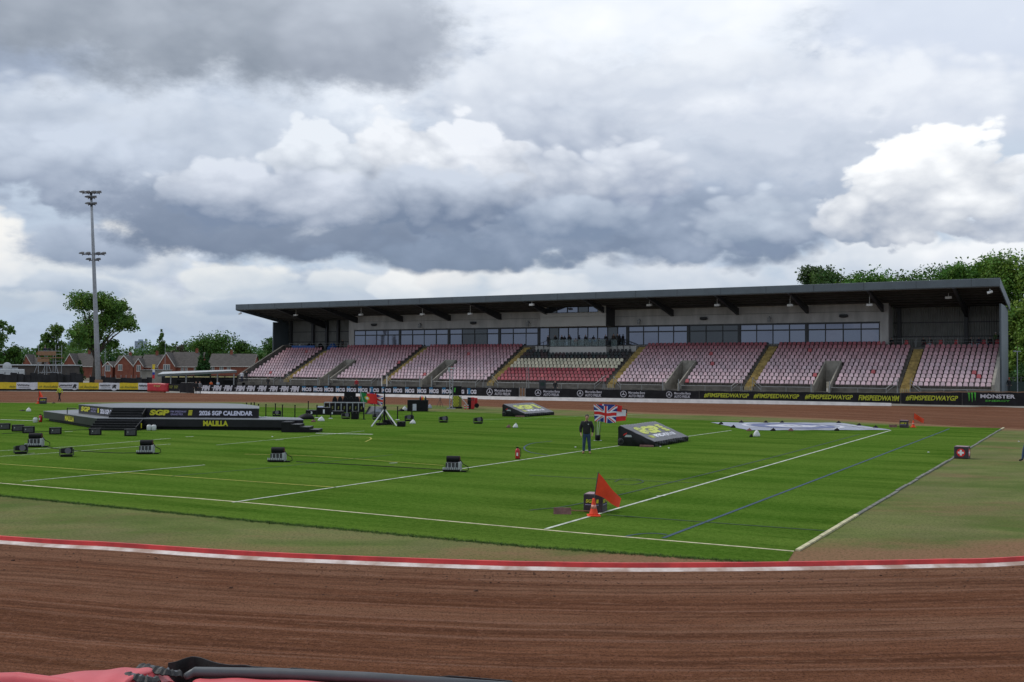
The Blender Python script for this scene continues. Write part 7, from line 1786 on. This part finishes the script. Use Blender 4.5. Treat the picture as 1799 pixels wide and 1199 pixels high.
def tree(loc, H, W, label, kind='broad', seed=1, n=5200, leaf=.5, base=(.040, .085, .014), low=.30, group=None, trunk=None):
    R = random.Random(seed); t = thing('tree', label, 'tree', loc, 0, group); lob = []
    tr_ = trunk or H*.022
    if kind == 'broad':
        for i in range(13):
            a = R.uniform(0, 2*math.pi); f = R.random(); z = H*(low+.10+(.82-low)*f); rr = W*.5*math.sin(math.pi*(.18+.72*f))*R.uniform(.35, .80); s = W*R.uniform(.15, .24)
            lob.append((rr*math.cos(a), rr*math.sin(a), z, s, s, s*R.uniform(.7, .95)))
        lob.append((0, 0, H*.80, W*.2, W*.2, H*.16)); lob.append((0, 0, H*(low+.25), W*.24, W*.24, H*.16))
    elif kind == 'airy':
        for i in range(19):
            a = R.uniform(0, 2*math.pi); f = R.random(); z = H*(low+.08+(.88-low)*f); rr = W*.5*math.sin(math.pi*(.15+.72*f))*R.uniform(.3, 1.0); s = W*R.uniform(.07, .16)
            lob.append((rr*math.cos(a), rr*math.sin(a), z, s, s, s*R.uniform(.6, .9)))
        lob.append((0, 0, H*.62, W*.2, W*.2, H*.2))
    elif kind == 'poplar':
        for i in range(12):
            f = i/11.0; a = R.uniform(0, 2*math.pi); z = H*(low+(.97-low)*f); s = W*.30*(1-.72*f**1.6)
            lob.append((W*.17*math.cos(a)*(1-f)+W*.10*f, W*.17*math.sin(a)*(1-f), z, s, s, H*.075))
    else:
        for i in range(12):
            f = i/11.0; z = H*(.08+.90*f); s = W*.5*(1-f)**.85+.12; lob.append((0, 0, z, s, s, H*.06))
    mb = MB(); top = H*(.9 if kind != 'broad' else .72)
    mb.tube([(0, 0, 0), (.05*W*R.uniform(-1, 1)*.4, 0, H*.25), (.05*W*R.uniform(-1, 1), 0, top*.6), (0, 0, top)], [tr_*1.25, tr_, tr_*.6, tr_*.15], 8)
    if kind in ('broad', 'airy'):
        for q in lob[:11]:
            z0 = H*R.uniform(.2, .42); m = (q[0]*.5, q[1]*.5, (z0+q[2])*.5+.03*H); mb.tube([(0, 0, z0), m, q[:3]], [tr_*.45, tr_*.28, tr_*.08], 5)
    mb.build('trunk', 'bark', t)
    link('crown', leaves_np(lob, n, leaf, base, seed), t)
    return t
def tp_(px, Y): p = D(px, 640, Y); p[2] = 0; return p
def zt(py, px, Y): return float(D(px, py, Y)[2])
tree(tp_(166, 210), zt(521, 166, 210), 16.5, 'big spreading broadleaf tree right behind the leaning floodlight mast', 'airy', 3, 15000, .50, (.050, .100, .016), .36, trunk=.55)
tree(tp_(98, 215), zt(569, 98, 215), 6.0, 'slim young tree left of the big spreading tree', 'broad', 8, 4200, .45, (.055, .100, .018), .3)
tree(tp_(76, 230), zt(594, 76, 230), 4.6, 'small tree just behind the scaffold platform', 'broad', 12, 2600, .45, (.035, .085, .012), .4)
tree(tp_(-6, 225), zt(556, -6, 225), 9, 'tall loose tree cut off by the left edge of the photo', 'airy', 5, 3600, .55, (.040, .085, .014), .2)
tree(tp_(26, 228), zt(601, 26, 228), 6.5, 'rounded tree at the far left beside the gabled house', 'broad', 6, 3400, .5, (.036, .078, .012), .08)
tree(tp_(353.5, 255), zt(612, 353.5, 255), 3.1, 'taller of two dark conifers in front of the long roofed house', 'conifer', 14, 6000, .36, (.022, .060, .014))
tree(tp_(362.5, 256), zt(617, 362.5, 256), 2.6, 'shorter of two dark conifers in front of the long roofed house', 'conifer', 15, 5000, .36, (.020, .054, .014))
tree(tp_(140, 250), zt(633, 140, 250), 2.6, 'small pointed conifer before the left gabled house', 'conifer', 16, 4000, .36, (.020, .050, .016))
tree(tp_(280, 330), zt(582, 280, 330), 6.5, 'pointed tree rising above the roofs in the middle of the row', 'poplar', 17, 3600, .6, (.046, .085, .018), .12)
tree(tp_(316, 335), zt(602, 316, 335), 8.0, 'dark purplish tree behind the tallest gable', 'broad', 18, 3000, .6, (.045, .042, .026), .1)
tree(tp_(372, 345), zt(588.5, 372, 345), 21, 'wide round crowned tree behind the long roofed house', 'broad', 19, 9500, .72, (.038, .085, .014), .04)
tree(tp_(424, 350), zt(601, 424, 350), 9, 'lower tree right of the wide round crown', 'broad', 20, 3400, .7, (.036, .078, .014), .04)
tree(tp_(472, 330), zt(594, 472, 330), 11, 'dark green tree against the left end wall of the grandstand', 'broad', 21, 5200, .66, (.034, .080, .013), .04)
tree(tp_(505, 325), zt(586, 505, 325), 6, 'tree top peeping over the left raking wall', 'broad', 22, 2600, .66, (.036, .085, .014), .04)
for i, (px, py, w, kind, base, lab) in enumerate([(1436, 462, 10.5, 'broad', (.026, .050, .014), 'dark leafy tree top leftmost above the grandstand roof'), (1494, 471, 11, 'broad', (.036, .072, .013), 'small ragged tree top second from the left above the roof'), (1545, 466, 13.0, 'broad', (.038, .095, .012), 'bright green rounded tree top behind the roof'), (1590, 468, 12, 'broad', (.036, .075, .016), 'low tree top in the dip between two bright tops'), (1636, 459, 13, 'broad', (.040, .082, .017), 'feathery tree top right of the dip above the roof'), (1684, 452, 9.5, 'broad', (.042, .098, .014), 'wind bent pointed tree top above the roof'), (1722, 456, 11, 'broad', (.044, .100, .014), 'bright tree top just left of the roof corner'), (1465, 472, 11, 'broad', (.032, .066, .014), 'mid green tree top between the dark one and the small ragged one'), (1518, 470, 12, 'broad', (.038, .088, .013), 'light green tree top beside the bright rounded one'), (1612, 466, 12, 'broad', (.040, .085, .015), 'tree top filling the gap left of the feathery one'), (1660, 460, 11, 'broad', (.042, .092, .014), 'tree top between the feathery and the wind bent ones'), (1745, 452, 10, 'broad', (.048, .105, .014), 'light tree top exactly behind the roof corner')]):
    Y = 172-8*(i % 3); tree(tp_(px, Y), zt(py, px, Y), w, lab, kind, 40+i, 15000, .42, base, .12)
for i, (px, py, Y, w, low, base, lab) in enumerate([(1774, 444, 150, 12, .04, (.060, .115, .016), 'tall light green tree at the right edge beyond the grandstand'), (1826, 452, 146, 12, .03, (.062, .112, .016), 'tree cut off by the right edge of the photo'), (1790, 520, 140, 9, .04, (.066, .112, .015), 'yellowish green tree in front of the taller one at the right edge'), (1800, 640, 134, 7, .02, (.024, .055, .012), 'dark bush behind the dark green fence at the right edge')]):
    tree(tp_(px, Y), zt(py, px, Y), w, lab, 'broad', 60+i, 20000 if w > 8 else 9000, .40, base, low)
# far wood behind the houses: reads as one mass
def woodland():
    R = random.Random(5); lob = []
    prof = [(-40, 610), (40, 612), (85, 611), (110, 606), (150, 604), (190, 607), (230, 606), (262, 600), (300, 603), (330, 606), (380, 607), (440, 608), (500, 604)]
    for i in range(120):
        px = R.uniform(-40, 510); Y = R.uniform(370, 420); yt = float(np.interp(px, *zip(*prof)))+R.uniform(-2, 5); p = tp_(px, Y); h = zt(yt, px, Y); s = R.uniform(3, 5.5)
        lob.append((p[0], p[1], h-s*.8, s, s, s*.8)); lob.append((p[0]+R.uniform(-3, 3), p[1]-1, h*.5, s*1.1, s*1.1, h*.4))
    o = link('woodland', leaves_np(lob, 26000, 1.0, (.036, .078, .018), 9)); tag(o, 'continuous dark green wood behind the row of brick houses', 'wood', kind='stuff')
woodland()
mk('hazed_block', (.33, .40, .48), .8, var=.05)  # haze of distance mixed into the wall colour
mk('hazed_glass', (.25, .31, .39), .6, var=.05)  # window bands carry the same painted haze
for px0, px1, yt, Y, lab in ((118, 123, 600, 1300, 'narrow distant tower block painted in pale blue haze left of the mast'), (127.5, 137, 597.5, 1300, 'broad distant tower block painted in pale blue haze left of the mast'), (236, 252, 599.5, 1500, 'low distant block painted in pale blue haze right of the big tree')):
    a, b = tp_(px0, Y), tp_(px1, Y); t = thing('tower_block', lab, 'tower block', (a+b)/2); w = (b[0]-a[0])/2; h = zt(yt, px0, Y)
    mb = MB(); mb.box(-w, w, 0, 14, 0, h); mb.build('wall', 'hazed_block', t)
    mb = MB()
    for z in np.arange(3, h-2, 3.2): mb.box(-w*.9, w*.9, -.05, -.01, z, z+1.4)
    mb.build('window_band', 'hazed_glass', t); mb = MB(); mb.box(-w*.4, w*.4, 3, 9, h+.004, h+2.5); mb.build('roof_plant', 'hazed_block', t)
# ------------------------------------------------------------------ inflatable air fence in the foreground
mk('fence_pvc', (.60, .095, .105), .42, var=.10, scale=1.2, bump=.12, bscale=2.5)
mk('fence_grey', (.075, .08, .085), .45, var=.12)
mk('strap', (.012, .012, .012), .6, var=.3, bump=.3)
mk('strap_shine', (.10, .105, .115), .4, var=.2)
def loft(mb, secs, m=0):
    n = len(secs[0]); vs = [p for s in secs for p in s]; k = len(secs)
    mb.add(vs, [(i*n+j, (i+1)*n+j, (i+1)*n+(j+1) % n, i*n+(j+1) % n) for i in range(k-1) for j in range(n)]+[tuple(range(n-1, -1, -1)), tuple((k-1)*n+j for j in range(n))], m)
def air_fence():
    Zt = 1.25
    def tp(px, py): return G(px, py, Zt)
    def cushion(lab, pts, widths, tops, name='air_fence_cushion', endround=True):
        'pts: far edge of the cushion top as world points'
        t = thing(name, lab, 'air fence', (float(pts[0][0]), float(pts[0][1]), 0))
        P = catmull(pts, 8); W = np.interp(np.linspace(0, 1, len(P)), np.linspace(0, 1, len(widths)), widths); T = np.interp(np.linspace(0, 1, len(P)), np.linspace(0, 1, len(tops)), tops)
        secs = []
        for i, p in enumerate(P):
            d = P[min(i+1, len(P)-1)]-P[max(i-1, 0)]; d[2] = 0; d /= np.linalg.norm(d); nr = np.array([d[1], -d[0], 0]); w, h = W[i], T[i]; sec = []
            for a in np.linspace(0, 2*math.pi, 32, endpoint=False):
                ca, sa = math.cos(a), math.sin(a); q = .55
                x = math.copysign(abs(ca)**q, ca); z = math.copysign(abs(sa)**q, sa)
                puff = .006*math.sin(i*.9)*max(0, sa)
                sec.append(tuple(p*np.array([1, 1, 0])+nr*(w/2+x*w/2)+np.array([0, 0, h/2+z*h/2+puff])))
            secs.append(sec)
        mb = MB(); loft(mb, secs); mb.build('cushion', 'fence_pvc', t, smooth=True)
        return t
    A = [tp(-560, 1225), tp(-300, 1203), tp(-100, 1188), tp(60, 1175), tp(180, 1167), tp(255, 1165.5), tp(300, 1167.5), tp(326, 1173)]
    a = cushion('red inflatable safety cushion at the lower left, strapped to its neighbour', A, [1.1, 1.1, 1.0, .95, .9, .8, .62], [1.17, 1.20, 1.235, 1.27, 1.29, 1.285, 1.18])
    mb = MB(); mb.tube([tp(-560, 1248), tp(-100, 1204), tp(30, 1198), tp(120, 1201)+np.array([0, 0, -.02]), tp(170, 1208)+np.array([0, 0, -.06])], [.10, .09, .08, .06, .03], 14); mb.build('seam_tube', 'fence_pvc', a, smooth=True)
    B_ = [tp(292, 1187), tp(338, 1176), tp(430, 1175), tp(560, 1180), tp(720, 1188.5), tp(900, 1200)]
    b = cushion('second red inflatable cushion with grey edge roll at the bottom of the photo', B_, [.55, .8, .9, .9, .9], [1.12, 1.235, 1.245, 1.245, 1.245])
    mb = MB(); mb.tube([tp(326, 1185)+np.array([0, 0, -.02]), tp(342, 1180.5)+np.array([0, 0, .0]), tp(480, 1183)+np.array([0, 0, -.0]), tp(640, 1190)+np.array([0, 0, -.0]), tp(900, 1208)+np.array([0, 0, -.0])], [.03, .042, .045, .045, .045], 12); mb.build('edge_roll', 'fence_grey', b, smooth=True)
    # black apron sheet standing up behind the cushions, with a wavy hem
    mb = MB(); hem = [(292, 1168), (306, 1165.5), (318, 1161), (334, 1157), (350, 1159), (372, 1166.5), (400, 1171.5), (428, 1171.8), (444, 1174.5), (500, 1178), (515, 1177), (580, 1183.5), (640, 1186), (648, 1184.8), (700, 1190), (770, 1192.2), (800, 1191.5), (900, 1200)]
    H = catmull([G(x, y, 1.22) for x, y in hem], 4)
    for p in H: mb.v += [tuple(p+np.array([0, .05, 0])), tuple(p+np.array([0, .03, -.28])), tuple(p+np.array([0, .10, -1.2])), tuple(p+np.array([0, .115, -1.2])), tuple(p+np.array([0, .045, -.28])), tuple(p+np.array([0, .065, 0]))]
    for i in range(len(H)-1):
        for j in range(6): mb.f.append((i*6+j, (i+1)*6+j, (i+1)*6+(j+1) % 6, i*6+(j+1) % 6)); mb.m.append(0)
    mb.c = [(1, 1, 1)]*len(mb.f)
    t = thing('apron_sheet', 'black wavy edged sheet standing behind the red cushions', 'sheet', H[0]*np.array([1, 1, 0])); mb.build('sheet', 'strap', t)
    # straps with creased webbing
    def strap(pts, w):
        mb = MB(); P = catmull(pts, 7)
        for i, p in enumerate(P):
            d = P[min(i+1, len(P)-1)]-P[max(i-1, 0)]; d /= np.linalg.norm(d); s = np.cross(d, (0, -.5, 1)); s /= np.linalg.norm(s); up = np.cross(s, d)
            cr = .007*math.sin(i*2.3)+.005*math.sin(i*5.1); ww = w*(1+.12*math.sin(i*1.9))
            for e, f_ in ((-1, 0), (-.2, .012), (1, .0), (1, -.012), (-1, -.012)): mb.v.append(tuple(p+s*ww*e+up*(f_+cr)))
        n = 5
        for i in range(len(P)-1):
            for j in range(n): mb.f.append((i*n+j, (i+1)*n+j, (i+1)*n+(j+1) % n, i*n+(j+1) % n)); mb.m.append(1 if (j == 0 and i % 4 == 2) else 0)
        mb.c = [(1, 1, 1)]*len(mb.f); mb.build('strap', ['strap', 'strap_shine'], a)
    strap([G(244, 1170, 1.26), G(266, 1174.5, 1.27), G(292, 1180, 1.26), G(320, 1184, 1.22)], .042)
    strap([G(212, 1183.5, 1.265), G(232, 1188.5, 1.28), G(258, 1193, 1.26), G(280, 1193.5, 1.23)], .042)
    for o in (a, b, t): worldparts(o)
air_fence()
